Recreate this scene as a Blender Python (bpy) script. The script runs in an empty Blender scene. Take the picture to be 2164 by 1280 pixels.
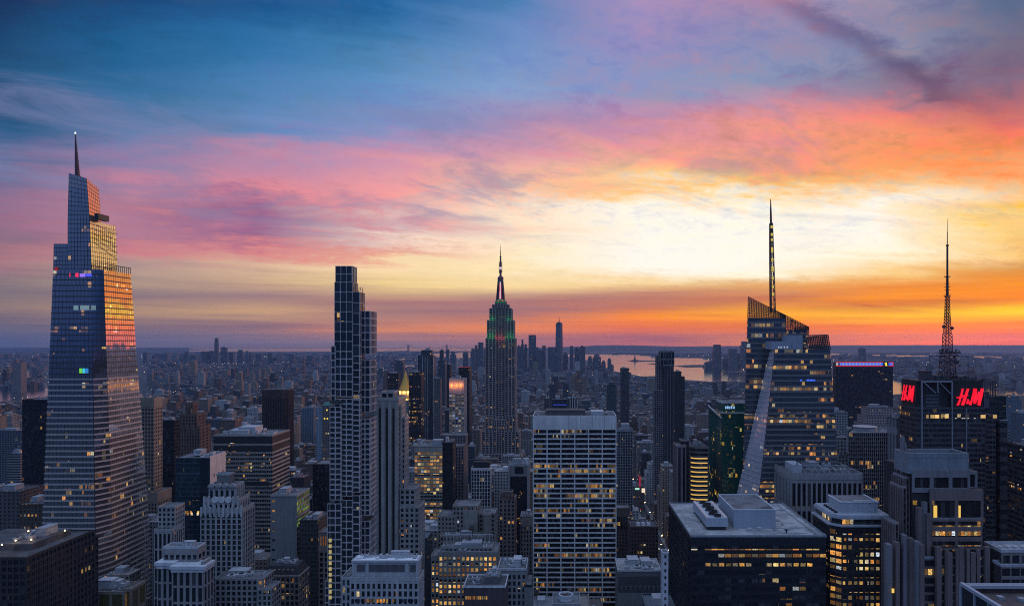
import bpy, math, random
from math import sin, cos, pi, radians, atan, atan2, tan, sqrt
import numpy as np

# ------------------------------------------------------------------ camera, sky, sun, exposure
SC = bpy.context.scene
C = SC.collection
F, VX, HZ, EYE = 1540.0, 1190.0, 719.0, 260.0      # focal length in photo pixels, vanishing point, eye level, eye height (m)
cam_d = bpy.data.cameras.new("camera")
cam_d.sensor_width = 36.0
cam_d.lens = 36.0*F/2164.0
cam_d.shift_x = -(VX-1082.0)/2164.0
cam_d.shift_y = (HZ-640.0)/2164.0
cam_d.clip_start = 1.0
cam_d.clip_end = 90000.0
cam = bpy.data.objects.new("camera", cam_d)
C.objects.link(cam)
cam.location = (0, 0, EYE)
cam.rotation_euler = (radians(90), 0, 0)
SC.camera = cam
SC.view_settings.view_transform = 'Standard'
SC.view_settings.look = 'None'
SC.view_settings.exposure = 0.0
SC.view_settings.gamma = 1.0
SC.render.engine = 'CYCLES'
SC.cycles.max_bounces = 4
SC.cycles.diffuse_bounces = 2
SC.cycles.glossy_bounces = 3
SC.cycles.transparent_max_bounces = 12
SC.cycles.volume_bounces = 0
SC.cycles.use_denoising = False
SC.cycles.sample_clamp_indirect = 4.0

def lin(c):
    return tuple((x/255/12.92 if x/255 <= 0.04045 else ((x/255+0.055)/1.055)**2.4) for x in c)

class NT:
    """small helper to write node trees as expressions"""
    def __init__(s, nt): s.nt = nt
    def new(s, t, **kw):
        n = s.nt.nodes.new(t)
        for k, v in kw.items(): setattr(n, k, v)
        return n
    def put(s, sock, v):
        if v is None: return
        if isinstance(v, bpy.types.NodeSocket): s.nt.links.new(v, sock)
        elif isinstance(v, (tuple, list)) and sock.type == 'RGBA' and len(v) == 3: sock.default_value = (*v, 1)
        else: sock.default_value = v
    def m(s, op, a, b=None, c=None, clamp=False):
        n = s.new('ShaderNodeMath', operation=op, use_clamp=clamp)
        for i, v in enumerate((a, b, c)): s.put(n.inputs[i], v)
        return n.outputs[0]
    def vm(s, op, a, b=None):
        n = s.new('ShaderNodeVectorMath', operation=op)
        s.put(n.inputs[0], a)
        if b is not None: s.put(n.inputs[3] if op == 'SCALE' else n.inputs[1], b)
        return n.outputs['Value'] if op in ('LENGTH', 'DOT_PRODUCT') else n.outputs[0]
    def rng(s, v, a, b, c=0.0, d=1.0, smooth=False):
        n = s.new('ShaderNodeMapRange', interpolation_type='SMOOTHSTEP' if smooth else 'LINEAR')
        s.put(n.inputs[0], v)
        for i, x in enumerate((a, b, c, d)): s.put(n.inputs[i+1], x)
        return n.outputs[0]
    def mix(s, f, a, b, blend='MIX'):
        n = s.new('ShaderNodeMix', data_type='RGBA', blend_type=blend)
        s.put(n.inputs[0], f); s.put(n.inputs[6], a); s.put(n.inputs[7], b)
        return n.outputs[2]
    def xyz(s, v):
        n = s.new('ShaderNodeSeparateXYZ'); s.put(n.inputs[0], v); return n.outputs
    def vec(s, x, y, z):
        n = s.new('ShaderNodeCombineXYZ')
        for i, v in enumerate((x, y, z)): s.put(n.inputs[i], v)
        return n.outputs[0]
    def noise(s, v, scale=1.0, detail=4.0, rough=0.5, dist=0.0, color=False):
        n = s.new('ShaderNodeTexNoise')
        s.put(n.inputs['Vector'], v); s.put(n.inputs['Scale'], scale)
        n.inputs['Detail'].default_value = detail; n.inputs['Roughness'].default_value = rough
        n.inputs['Distortion'].default_value = dist
        return n.outputs['Color' if color else 0]
    def white(s, v):
        n = s.new('ShaderNodeTexWhiteNoise', noise_dimensions='3D'); s.put(n.inputs['Vector'], v); return n.outputs
    def ramp(s, f, stops, interp='LINEAR'):
        n = s.new('ShaderNodeValToRGB'); cr = n.color_ramp; cr.interpolation = interp
        while len(cr.elements) < len(stops): cr.elements.new(0.5)
        for e, (p, c) in zip(cr.elements, sorted(stops, key=lambda q: q[0])):
            e.position = p; e.color = (*c, 1)
        s.put(n.inputs[0], f)
        return n.outputs[0]

# dusk sky: colours of a sunset by azimuth (columns) and elevation (stops), broken up by a cloud layer
SKY = {
 -9: [(0,(104,148,206)),(250,(96,126,182)),(500,(92,112,164)),(650,(88,102,148)),(725,(70,82,124))],
 0: [(0,(8,50,92)),(90,(8,62,104)),(180,(18,74,116)),(270,(48,94,138)),(330,(92,106,148)),(390,(124,110,146)),(450,(155,110,136)),(480,(150,112,135)),(510,(138,110,130)),(545,(168,116,128)),(585,(138,118,126)),(620,(122,112,120)),(650,(138,116,118)),(680,(104,97,116)),(725,(85,90,115))],
 270: [(0,(12,70,120)),(90,(28,92,142)),(180,(50,108,155)),(270,(85,125,170)),(330,(146,126,166)),(390,(190,130,155)),(450,(176,126,150)),(500,(178,122,142)),(535,(205,125,135)),(565,(172,145,142)),(600,(165,145,130)),(625,(135,115,125)),(655,(170,138,118)),(690,(118,102,116)),(725,(100,98,118))],
 541: [(0,(15,85,140)),(90,(45,112,165)),(180,(75,130,180)),(270,(108,140,190)),(330,(188,138,168)),(390,(220,138,152)),(440,(172,112,145)),(490,(150,100,140)),(520,(215,130,135)),(560,(215,180,152)),(600,(195,160,135)),(625,(150,120,128)),(655,(200,158,122)),(690,(138,108,116)),(725,(118,105,120))],
 811: [(0,(20,95,155)),(90,(70,130,180)),(180,(95,145,195)),(270,(132,146,195)),(330,(200,147,175)),(390,(236,157,160)),(450,(218,155,162)),(500,(245,215,190)),(535,(232,160,140)),(560,(250,220,165)),(600,(240,208,145)),(635,(168,122,120)),(660,(158,120,120)),(690,(192,127,108)),(700,(205,130,95)),(725,(125,105,118))],
 1082: [(0,(70,125,180)),(90,(110,145,195)),(180,(130,160,205)),(270,(158,140,182)),(330,(218,155,170)),(390,(248,188,162)),(450,(252,226,192)),(510,(255,235,195)),(560,(255,234,180)),(605,(246,215,150)),(635,(178,122,118)),(658,(160,112,118)),(680,(205,125,100)),(697,(222,128,80)),(725,(150,105,110))],
 1352: [(0,(165,145,190)),(90,(150,140,190)),(180,(135,150,195)),(270,(190,140,175)),(320,(238,160,150)),(390,(255,205,140)),(440,(256,248,222)),(510,(264,260,248)),(570,(258,254,232)),(598,(245,210,150)),(618,(192,132,112)),(648,(186,112,96)),(668,(250,140,40)),(690,(225,112,75)),(725,(165,95,100))],
 1623: [(0,(165,135,170)),(90,(140,140,180)),(180,(135,150,185)),(230,(190,145,170)),(270,(235,150,145)),(330,(250,165,120)),(370,(255,200,110)),(410,(255,240,200)),(450,(255,250,225)),(500,(268,264,258)),(560,(262,258,240)),(582,(255,248,212)),(600,(228,170,105)),(630,(195,112,85)),(662,(255,172,25)),(690,(232,118,48)),(725,(206,118,70))],
 1893: [(0,(150,145,175)),(60,(140,135,165)),(105,(135,140,168)),(145,(128,122,152)),(185,(152,122,146)),(230,(230,130,120)),(270,(245,150,110)),(330,(250,165,100)),(380,(255,210,150)),(430,(257,248,222)),(480,(262,258,240)),(530,(257,246,208)),(580,(250,200,120)),(605,(235,140,60)),(628,(252,150,20)),(645,(200,108,65)),(665,(255,190,0)),(690,(245,125,10)),(712,(244,122,20)),(725,(240,116,24))],
 2164: [(0,(85,105,140)),(90,(104,108,138)),(150,(122,100,126)),(200,(180,108,118)),(250,(235,122,100)),(300,(250,140,80)),(350,(250,170,110)),(400,(250,205,140)),(450,(255,195,50)),(480,(255,215,120)),(530,(250,200,120)),(560,(210,140,70)),(600,(255,150,10)),(630,(255,130,0)),(655,(255,210,20)),(680,(255,140,0)),(705,(255,118,5)),(725,(250,106,12))],
 90: [(0,(120,130,172)),(250,(190,130,140)),(450,(225,150,110)),(600,(215,125,80)),(690,(200,100,66)),(725,(170,72,52))],
 130: [(0,(120,160,216)),(300,(88,122,178)),(550,(70,98,152)),(725,(52,70,112))],  # unseen sky behind the camera, shaped for fill light and reflections
}
def el_of(px, py):                                    # elevation angle of a photo row at a photo column
    x = (px-VX)/F
    return atan((HZ-py)/F/sqrt(1+x*x))
V0, V1 = radians(-2), radians(62)
SKYGAIN = 1.0
HAZE_D = 3.0e-5
HAZE_S = (.050, .065, .135)                          # light the haze scatters back along a long level path
SC.cycles.pixel_filter_type = 'BLACKMAN_HARRIS'
SC.cycles.filter_width = 1.05
world = bpy.data.worlds.new("World")
SC.world = world
world.use_nodes = True
wt = world.node_tree
wt.nodes.clear()
w = NT(wt)
tc = w.new('ShaderNodeTexCoord')
d = w.vm('NORMALIZE', tc.outputs['Generated'])
dx, dy, dz = w.xyz(d)[:3]
zc = w.m('MAXIMUM', dz, 0.0)
inv = w.m('DIVIDE', 1.0, w.m('ADD', zc, 0.055))
P = w.vec(w.m('MULTIPLY', dx, inv), w.m('MULTIPLY', dy, inv), 0.0)       # the flat cloud layer overhead
# rotate the layer so that its streets run towards the sunset, and stretch along them
rot = w.new('ShaderNodeMapping'); rot.inputs['Rotation'].default_value = (0, 0, radians(-24)); rot.inputs['Scale'].default_value = (1, 1, 1)
wt.links.new(P, rot.inputs[0]); PR = rot.outputs[0]
n1 = w.noise(w.vm('MULTIPLY', PR, (0.55, 1.25, 1)), 1.0, 7, 0.62, 0.6, color=True)
n1s = w.xyz(n1)
inv2 = w.m('DIVIDE', 1.0, w.m('ADD', zc, 0.22))                          # the finer clouds stand up more than the layer's streets
P2 = w.vec(w.m('MULTIPLY', dx, inv2), w.m('MULTIPLY', dy, inv2), 0.0)
rot2 = w.new('ShaderNodeMapping'); rot2.inputs['Rotation'].default_value = (0, 0, radians(-18))
wt.links.new(P2, rot2.inputs[0]); PQ = rot2.outputs[0]
n2 = w.noise(w.vm('MULTIPLY', PQ, (4.2, 5.0, 1)), 1.0, 7, 0.66, 0.7)
n3 = w.noise(w.vm('MULTIPLY', PQ, (15.0, 17.0, 1)), 1.0, 7, 0.68, 0.5)
az = w.m('ARCTAN2', dx, dy)
el = w.m('ARCSINE', dz)
# streaks low over the horizon, thin and level
st = w.noise(w.vec(w.m('MULTIPLY', az, 3.0), w.m('MULTIPLY', el, 95.0), 0.0), 1.0, 5, 0.6, 0.8)
low = w.rng(el, radians(1.0), radians(6.5), 1.0, 0.0, True)
hi = w.rng(el, radians(3.0), radians(9.0), 0.0, 1.0, True)
warp = w.m('MULTIPLY', w.m('SUBTRACT', n1s[0], 0.5), w.m('MULTIPLY', hi, 0.13))
warp = w.m('ADD', warp, w.m('MULTIPLY', w.m('SUBTRACT', n2, 0.5), w.m('MULTIPLY', hi, 0.07)))
warp = w.m('ADD', warp, w.m('MULTIPLY', w.m('SUBTRACT', st, 0.5), w.m('MULTIPLY', low, 0.016)))
warp = w.m('ADD', warp, w.m('MULTIPLY', w.m('SUBTRACT', n3, 0.5), w.m('MULTIPLY', hi, 0.045)))
elw = w.m('ADD', el, warp)
azw = w.m('ADD', az, w.m('MULTIPLY', w.m('SUBTRACT', n1s[1], 0.5), 0.22))
t_el = w.rng(elw, V0, V1)
ZEN = (180, 208, 258)  # sky overhead, out of view, brightened to light the city
def column(px, stops):
    pxx = min(max(px, 0), 2164)
    if px in (-9, 90, 130): pxx = {-9: 0, 90: 2164, 130: 2164}[px]
    out = [(0.0, tuple(0.55*c for c in lin(stops[-1][1])))]
    for py, c in stops:
        e = el_of(pxx, py)
        if c[0] >= 244 and c[1] >= 214: c = (min(c[0], 256), min(c[1], 250), min(c[2]+8, 238))
        T = math.exp(-HAZE_D*min(28000.0, 202.0/sin(max(e, .002))))        # the low sky is seen through the haze: stronger beyond it
        T = max(T, .4)
        out.append(((e-V0)/(V1-V0), tuple(max(.01, (a-s_*(1-T))/T) for a, s_ in zip(lin(c), HAZE_S))))
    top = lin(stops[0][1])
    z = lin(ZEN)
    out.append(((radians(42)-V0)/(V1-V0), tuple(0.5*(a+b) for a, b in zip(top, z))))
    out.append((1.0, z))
    return w.ramp(t_el, out)
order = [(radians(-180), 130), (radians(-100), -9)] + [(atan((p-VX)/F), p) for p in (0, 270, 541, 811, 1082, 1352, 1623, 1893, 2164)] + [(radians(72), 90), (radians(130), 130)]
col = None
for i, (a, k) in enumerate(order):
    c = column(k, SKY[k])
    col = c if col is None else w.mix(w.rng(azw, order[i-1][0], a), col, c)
# mottled altocumulus: lit pink-orange on one side, purple-grey on the other
mot = w.m('ADD', w.m('MULTIPLY', w.m('SUBTRACT', n2, 0.5), 2.3), w.m('MULTIPLY', w.m('SUBTRACT', n3, 0.5), 2.1))
right = w.rng(az, radians(-26), radians(14), 0.5, 1.0, True)
mask_el = w.m('MULTIPLY', w.rng(el, radians(4), radians(12), 0.09, 1.0, True), w.rng(el, radians(16), radians(30), 1.0, 0.45, True))
ma = w.m('MULTIPLY', w.m('MULTIPLY', mot, right), mask_el)
dark = w.m('MULTIPLY', w.m('MULTIPLY', ma, -1.0), 1.2, clamp=True)
lite = w.m('MULTIPLY', ma, 1.5, clamp=True)
col = w.mix(dark, col, w.mix(1.0, col, (0.60, 0.66, 0.92), 'MULTIPLY'))
col = w.mix(lite, col, w.mix(1.0, col, (1.40, 1.0, 0.84), 'MULTIPLY'))
# blue-grey gaps in the pink layer
n4 = w.noise(w.vm('MULTIPLY', PQ, (1.5, 2.6, 1)), 1.0, 8, 0.64, 1.0)
gap = w.m('MULTIPLY', w.rng(n4, 0.47, 0.66, 0.0, 1.0, True), w.m('MULTIPLY', w.rng(el, radians(6), radians(11), 0.0, 1.0, True), w.rng(el, radians(17), radians(17.5), 1.0, 0.0, True)))
col = w.mix(w.m('MULTIPLY', gap, w.rng(az, radians(-10), radians(18), 0.62, 0.36)), col, lin((122, 130, 172)))
# thin level streaks near the horizon
sk = w.m('MULTIPLY', w.m('SUBTRACT', st, 0.5), low)
col = w.mix(w.m('MULTIPLY', sk, 2.6, clamp=True), col, w.mix(1.0, col, (1.25, 1.16, 0.98), 'MULTIPLY'))
col = w.mix(w.m('MULTIPLY', sk, -2.6, clamp=True), col, w.mix(1.0, col, (0.62, 0.62, 0.95), 'MULTIPLY'))
# a ragged purple cloud street running down to the right
line = w.m('SUBTRACT', radians(23.3), w.m('MULTIPLY', w.m('SUBTRACT', az, radians(18.3)), 0.68))
off = w.m('ADD', w.m('SUBTRACT', el, line), w.m('MULTIPLY', w.m('SUBTRACT', n2, 0.5), 0.07))
off = w.m('ADD', off, w.m('MULTIPLY', w.m('SUBTRACT', n3, 0.5), 0.03))
bank = w.m('MULTIPLY', w.rng(w.m('ABSOLUTE', off), 0.0, radians(1.5), 1.0, 0.0, True), w.m('MULTIPLY', w.rng(az, radians(14), radians(19), 0.0, 1.0, True), w.rng(az, radians(26), radians(32), 1.0, 0.0, True)))
col = w.mix(w.m('MULTIPLY', bank, 0.7), col, w.mix(1.0, col, (0.52, 0.40, 0.55), 'MULTIPLY'))
nis = w.new('ShaderNodeTexSky', sky_type='NISHITA')
nis.sun_disc = False
nis.sun_elevation = radians(1.0)
nis.sun_rotation = radians(24)
col = w.mix(1.0, col, w.mix(1.0, nis.outputs[0], (0.002, 0.002, 0.002), 'MULTIPLY'), 'ADD')
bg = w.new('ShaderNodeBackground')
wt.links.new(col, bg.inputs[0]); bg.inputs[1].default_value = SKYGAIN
wo = w.new('ShaderNodeOutputWorld')
wt.links.new(bg.outputs[0], wo.inputs[0])
world.cycles.sampling_method = 'MANUAL'
world.cycles.sample_map_resolution = 512

sun_d = bpy.data.lights.new("sun", 'SUN')
sun_d.energy = 0.9
sun_d.angle = radians(12)
sun_d.color = (1.0, 0.52, 0.36)
sun = bpy.data.objects.new("sun", sun_d)
C.objects.link(sun)
SA, SE = radians(62), radians(5)                       # azimuth (to the right of the view) and elevation of the afterglow
from mathutils import Vector
sun.rotation_euler = Vector((sin(SA)*cos(SE), cos(SA)*cos(SE), sin(SE))).to_track_quat('Z', 'Y').to_euler()

# ------------------------------------------------------------------ mesh building helpers
rnd = random.Random(7)

class MB:
    """collects boxes, prisms, tubes and faces; build() links them as one mesh object"""
    def __init__(s): s.v = []; s.f = []; s.m = []
    def face(s, pts, mi=0):
        n = len(s.v); s.v.extend(pts); s.f.append(tuple(range(n, n+len(pts)))); s.m.append(mi)
    def box(s, x0, x1, y0, y1, z0, z1, mi=0, bottom=False):
        n = len(s.v)
        s.v.extend([(x0,y0,z0),(x1,y0,z0),(x1,y1,z0),(x0,y1,z0),(x0,y0,z1),(x1,y0,z1),(x1,y1,z1),(x0,y1,z1)])
        fs = [(0,1,5,4),(1,2,6,5),(2,3,7,6),(3,0,4,7),(4,5,6,7)]
        if bottom: fs.append((3,2,1,0))
        s.f.extend([tuple(n+i for i in q) for q in fs]); s.m.extend([mi]*len(fs))
    def obox(s, fr, a0, a1, d0, d1, z0, z1, mi=0):
        """box on a wall frame: a along the wall, d outwards from it"""
        ox, oy, ux, uy = fr; nx, ny = uy, -ux
        def p(a, dd, z): return (ox+ux*a+nx*dd, oy+uy*a+ny*dd, z)
        n = len(s.v)
        s.v.extend([p(a0,d1,z0),p(a1,d1,z0),p(a1,d0,z0),p(a0,d0,z0),p(a0,d1,z1),p(a1,d1,z1),p(a1,d0,z1),p(a0,d0,z1)])
        s.f.extend([tuple(n+i for i in q) for q in ((0,1,5,4),(1,2,6,5),(3,0,4,7),(4,5,6,7),(3,2,1,0))]); s.m.extend([mi]*5)
    def prism(s, poly, z0, z1, mi=0, cap=True, mcap=None):
        """poly: list of (x,y), counter-clockwise from above; z1 may be a list (sloping top)"""
        k = len(poly); n = len(s.v)
        zt = z1 if isinstance(z1, (list, tuple)) else [z1]*k
        s.v.extend([(x,y,z0) for x,y in poly]); s.v.extend([(x,y,z) for (x,y),z in zip(poly, zt)])
        for i in range(k):
            j = (i+1) % k
            s.f.append((n+i, n+j, n+k+j, n+k+i)); s.m.append(mi)
        if cap: s.f.append(tuple(n+k+i for i in range(k))); s.m.append(mi if mcap is None else mcap)
    def loft(s, rings, mi=0, cap=True):
        """rings: lists of (x,y,z), all of one length, counter-clockwise from above"""
        k = len(rings[0]); n = len(s.v)
        for r in rings: s.v.extend(r)
        for q in range(len(rings)-1):
            for i in range(k):
                j = (i+1) % k
                s.f.append((n+q*k+i, n+q*k+j, n+(q+1)*k+j, n+(q+1)*k+i)); s.m.append(mi)
        if cap: s.f.append(tuple(n+(len(rings)-1)*k+i for i in range(k))); s.m.append(mi)
    def cyl(s, x, y, z0, z1, r0, r1=None, k=12, mi=0):
        r1 = r0 if r1 is None else r1
        s.loft([[(x+r*cos(2*pi*i/k), y+r*sin(2*pi*i/k), z) for i in range(k)] for z, r in ((z0, r0), (z1, max(r1, 1e-3)))], mi)
    def lathe(s, x, y, prof, k=12, mi=0):
        s.loft([[(x+r*cos(2*pi*i/k), y+r*sin(2*pi*i/k), z) for i in range(k)] for z, r in prof], mi)
    def bar(s, a, b, t, mi=0, t2=None):
        """square bar from a to b"""
        a, b = Vector(a), Vector(b); dr = (b-a).normalized()
        up = Vector((0,0,1)) if abs(dr.z) < 0.9 else Vector((1,0,0))
        sx = dr.cross(up).normalized(); sy = sx.cross(dr).normalized()
        t2 = t if t2 is None else t2
        n = len(s.v)
        for c, h in ((a, t/2), (b, t2/2)):
            for ex, ey in ((-1,-1),(1,-1),(1,1),(-1,1)):
                s.v.append(tuple(c+sx*ex*h+sy*ey*h))
        for q in ((0,1,5,4),(1,2,6,5),(2,3,7,6),(3,0,4,7),(4,5,6,7),(3,2,1,0)):
            s.f.append(tuple(n+i for i in q)); s.m.append(mi)
    def build(s, name, mats, parent=None, loc=None):
        me = bpy.data.meshes.new(name)
        me.from_pydata(s.v, [], s.f)
        if not isinstance(mats, (list, tuple)): mats = [mats]
        for m_ in mats: me.materials.append(m_)
        if len(mats) > 1: me.polygons.foreach_set('material_index', s.m)
        me.update()
        o = bpy.data.objects.new(name, me)
        C.objects.link(o)
        if parent is not None: o.parent = parent
        if loc is not None: o.location = loc
        return o

def tag(o, label=None, cat=None, group=None, kind=None):
    for k, v in (('label', label), ('category', cat), ('group', group), ('kind', kind)):
        if v: o[k] = v
    return o
def thing(name, label, cat, loc=(0,0,0), group=None):
    o = bpy.data.objects.new(name, None); C.objects.link(o); o.location = loc
    o.empty_display_size = 5
    return tag(o, label, cat, group)
def at(px, py, Y): return ((px-VX)*Y/F, Y, EYE-(py-HZ)*Y/F)
def gnd(px, py):
    Y = EYE*F/(py-HZ); return ((px-VX)*Y/F, Y)

# ------------------------------------------------------------------ materials
def mat(name):
    m = bpy.data.materials.new(name); m.use_nodes = True; m.node_tree.nodes.clear()
    n = NT(m.node_tree)
    out = n.new('ShaderNodeOutputMaterial'); b = n.new('ShaderNodeBsdfPrincipled')
    m.node_tree.links.new(b.outputs[0], out.inputs[0])
    m.cycles.emission_sampling = 'NONE'
    return m, n, b
def objpos(n): return n.new('ShaderNodeTexCoord').outputs['Object']
def wpos(n): return n.new('ShaderNodeNewGeometry').outputs['Position']
WALLS = {}
def wall(col, rough=0.85, var=0.32, streak=0.42, spec=0.3):
    """masonry, concrete or metal wall: blotches and rain streaks of its own"""
    key = (col, rough, var, streak, spec)
    if key in WALLS: return WALLS[key]
    m, n, b = mat('wall_surface')
    p = wpos(n)
    a = n.noise(p, 0.11, 5, 0.6)
    s_ = n.noise(n.vm('MULTIPLY', p, (0.8, 0.8, 0.03)), 1.0, 4, 0.6)
    g = n.noise(p, 1.7, 3, 0.6)
    f = n.m('ADD', n.m('MULTIPLY', n.m('SUBTRACT', a, 0.5), 2*var), n.m('MULTIPLY', n.m('SUBTRACT', s_, 0.5), 2*streak))
    f = n.m('ADD', f, n.m('MULTIPLY', n.m('SUBTRACT', g, 0.5), 0.55))
    f = n.m('MAXIMUM', n.m('ADD', f, 1.0), 0.25)
    c = n.vm('SCALE', n.vec(*col), f)
    n.put(b.inputs['Base Color'], c); b.inputs['Roughness'].default_value = rough
    b.inputs['Specular IOR Level'].default_value = spec
    WALLS[key] = m
    return m
LITK = 0.62
def lit_nodes(n, p, r, litfrac, fh, warm=0.5, run=0.05):
    """which windows are lit, and the colour of the light in them; returns (mask, colour)"""
    px, py, pz = n.xyz(p)[:3]
    fl = n.m('FLOOR', n.m('DIVIDE', pz, fh))
    nf = n.noise(n.vec(n.m('MULTIPLY', px, run), n.m('MULTIPLY', py, run), n.m('MULTIPLY', fl, 3.37)), 1.0, 1, 0.5)
    wf = n.white(n.vec(fl, 3.0, 1.0))[0]
    score = n.m('ADD', n.m('MULTIPLY', n.rng(nf, 0.3, 0.7), 0.66), n.m('MULTIPLY', r, 0.34))
    ff = n.m('ADD', 0.35, n.m('MULTIPLY', n.m('POWER', wf, 2.5), 1.9))
    on = n.m('GREATER_THAN', score, n.m('SUBTRACT', 0.93, n.m('MULTIPLY', ff, LITK*litfrac)))
    r2 = n.m('FRACT', n.m('MULTIPLY', r, 917.3))
    cr = n.ramp(r2, [(0.0, (1.0, 0.36, 0.07)), (0.3, (1.0, 0.47, 0.10)), (0.55, (1.0, 0.58, 0.16)), (0.72, (0.95, 0.68, 0.22)), (0.85, (1.0, 0.78, 0.40)), (0.94, (1.0, 0.86, 0.58)), (0.975, (0.78, 0.9, 1.0))])
    r3 = n.m('FRACT', n.m('MULTIPLY', r, 3571.7))
    room = n.noise(n.vm('MULTIPLY', p, (1.5, 1.5, 2.2)), 1.0, 2, 0.6)
    st = n.m('MULTIPLY', n.m('ADD', 0.07, n.m('MULTIPLY', 0.75, n.m('POWER', r3, 2.6))), n.rng(room, 0.34, 0.66, 0.12, 1.65))
    return on, cr, st
WINS = {}
def glass(lit=0.1, fh=4.0, col=(0.012, 0.016, 0.024), spec=0.5, rough=0.12, metal=0.0, power=1.0, tint=None, run=0.05, blind=0.25):
    key = (lit, fh, col, spec, rough, metal, power, tint, run)
    if key in WINS: return WINS[key]
    m, n, b = mat('window_glass')
    g = n.new('ShaderNodeNewGeometry'); oi = n.new('ShaderNodeObjectInfo')
    r = n.m('FRACT', n.m('ADD', g.outputs['Random Per Island'], n.m('MULTIPLY', oi.outputs['Random'], 7.13)))
    p = g.outputs['Position']
    on, cr, st = lit_nodes(n, p, r, lit, fh, run=run)
    # some panes stand with pale blinds down
    rb = n.m('FRACT', n.m('MULTIPLY', r, 211.7))
    bl = n.m('MULTIPLY', n.m('LESS_THAN', rb, blind), n.m('MULTIPLY', rb, 1.4))
    n.put(b.inputs['Base Color'], n.mix(bl, col, (0.16, 0.16, 0.17)))
    b.inputs['Metallic'].default_value = metal
    b.inputs['Roughness'].default_value = rough; b.inputs['Specular IOR Level'].default_value = spec
    if tint: cr = n.mix(1.0, cr, tint, 'MULTIPLY')
    n.put(b.inputs['Emission Color'], cr)
    n.put(b.inputs['Emission Strength'], n.m('MULTIPLY', n.m('MULTIPLY', on, st), power))
    # each pane leans its own way a little, so that reflections break from pane to pane
    if metal > 0.2:
        jit = n.vm('SCALE', n.vm('SUBTRACT', n.white(n.vec(r, 2.0, 5.0))[1], (0.5, 0.5, 0.5)), 0.007)
        wav = n.vm('SCALE', n.vm('SUBTRACT', n.noise(p, 0.16, 2, 0.5, 0.0, True), (0.5, 0.5, 0.5)), 0.016)
        n.put(b.inputs['Normal'], n.vm('NORMALIZE', n.vm('ADD', n.vm('ADD', g.outputs['Normal'], jit), wav)))
    WINS[key] = m
    return m
FACS = {}
def facade_mat(wallc, glassc=(0.02, 0.025, 0.035), bw=3.2, fh=3.6, wf=0.5, hf=0.5, lit=0.08, var=0.3, roof=None, spec=0.35, power=1.0, perisl=False, vert=0.0):
    """a wall with its rows of windows drawn on it, for buildings too far off for modelled windows"""
    key = (wallc, glassc, bw, fh, wf, hf, lit, var, roof, spec, power, perisl, vert)
    if key in FACS: return FACS[key]
    m, n, b = mat('facade_surface')
    g = n.new('ShaderNodeNewGeometry'); oi = n.new('ShaderNodeObjectInfo')
    p = g.outputs['Position']; N_ = g.outputs['True Normal']
    nx, ny, nz = n.xyz(N_)[:3]; px, py, pz = n.xyz(p)[:3]
    idr = n.m('FRACT', n.m('ADD', n.m('MULTIPLY', oi.outputs['Random'], 5.31), g.outputs['Random Per Island'] if perisl else 0.0))
    side = n.m('GREATER_THAN', n.m('ABSOLUTE', nx), 0.7)
    h = n.m('ADD', n.m('MULTIPLY', side, py), n.m('MULTIPLY', n.m('SUBTRACT', 1.0, side), px))
    bwv = n.m('MULTIPLY', bw, n.m('ADD', 0.8, n.m('MULTIPLY', idr, 0.45)))
    u = n.m('DIVIDE', h, bwv); v = n.m('DIVIDE', pz, fh)
    fu, fv = n.m('FRACT', u), n.m('FRACT', v)
    mu = n.m('LESS_THAN', n.m('ABSOLUTE', n.m('SUBTRACT', fu, 0.5)), wf/2)
    mv = n.m('LESS_THAN', n.m('ABSOLUTE', n.m('SUBTRACT', fv, 0.5)), hf/2)
    up = n.m('GREATER_THAN', nz, 0.6)
    isw = n.m('MULTIPLY', n.m('MULTIPLY', mu, mv), n.m('SUBTRACT', 1.0, up))
    cell = n.vec(n.m('FLOOR', u), n.m('FLOOR', v), n.m('ADD', n.m('MULTIPLY', side, 13.0), n.m('MULTIPLY', idr, 97.0)))
    wn = n.white(cell)
    r = wn[0]
    on, cr, st = lit_nodes(n, p, r, lit, fh, run=0.03)
    bl = n.noise(p, 0.09, 4, 0.6)
    fs = n.noise(n.vm('MULTIPLY', p, (0.7, 0.7, 0.03)), 1.0, 3, 0.6)
    f = n.m('ADD', n.m('MULTIPLY', n.m('SUBTRACT', idr, 0.5), 2*var), n.m('MULTIPLY', n.m('SUBTRACT', bl, 0.5), 0.5))
    f = n.m('MAXIMUM', n.m('ADD', n.m('ADD', f, 1.0), n.m('MULTIPLY', n.m('SUBTRACT', fs, 0.5), 0.4)), 0.2)
    wc = n.vm('SCALE', n.vec(*wallc), f)
    if perisl:
        hue = n.white(n.vec(idr, 4.0, 9.0))[0]
        tn = n.ramp(hue, [(0, (1, 0.82, 0.72)), (0.3, (1.0, 0.94, 0.88)), (0.6, (0.92, 0.96, 1.05)), (0.8, (0.6, 0.62, 0.66)), (1, (1.25, 1.2, 1.12))], 'CONSTANT')
        wc = n.mix(1.0, wc, tn, 'MULTIPLY')
    gc = n.mix(n.m('MULTIPLY', n.m('FRACT', n.m('MULTIPLY', r, 37.7)), 0.35), glassc, (0.10, 0.105, 0.115))
    cc = n.mix(isw, wc, gc)
    rf = roof or tuple(0.6*x+0.06 for x in wallc)
    rs = n.vm('SCALE', n.vec(*rf), n.m('ADD', 0.45, n.m('ADD', n.m('MULTIPLY', n.noise(p, 0.25, 4, 0.65), 0.8), n.m('MULTIPLY', n.m('FRACT', n.m('MULTIPLY', idr, 71.3)), 0.5))))
    cc = n.mix(up, cc, rs)
    n.put(b.inputs['Base Color'], cc)
    n.put(b.inputs['Roughness'], n.m('SUBTRACT', 0.85, n.m('MULTIPLY', isw, 0.6)))
    b.inputs['Specular IOR Level'].default_value = spec
    n.put(b.inputs['Emission Color'], cr)
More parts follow.
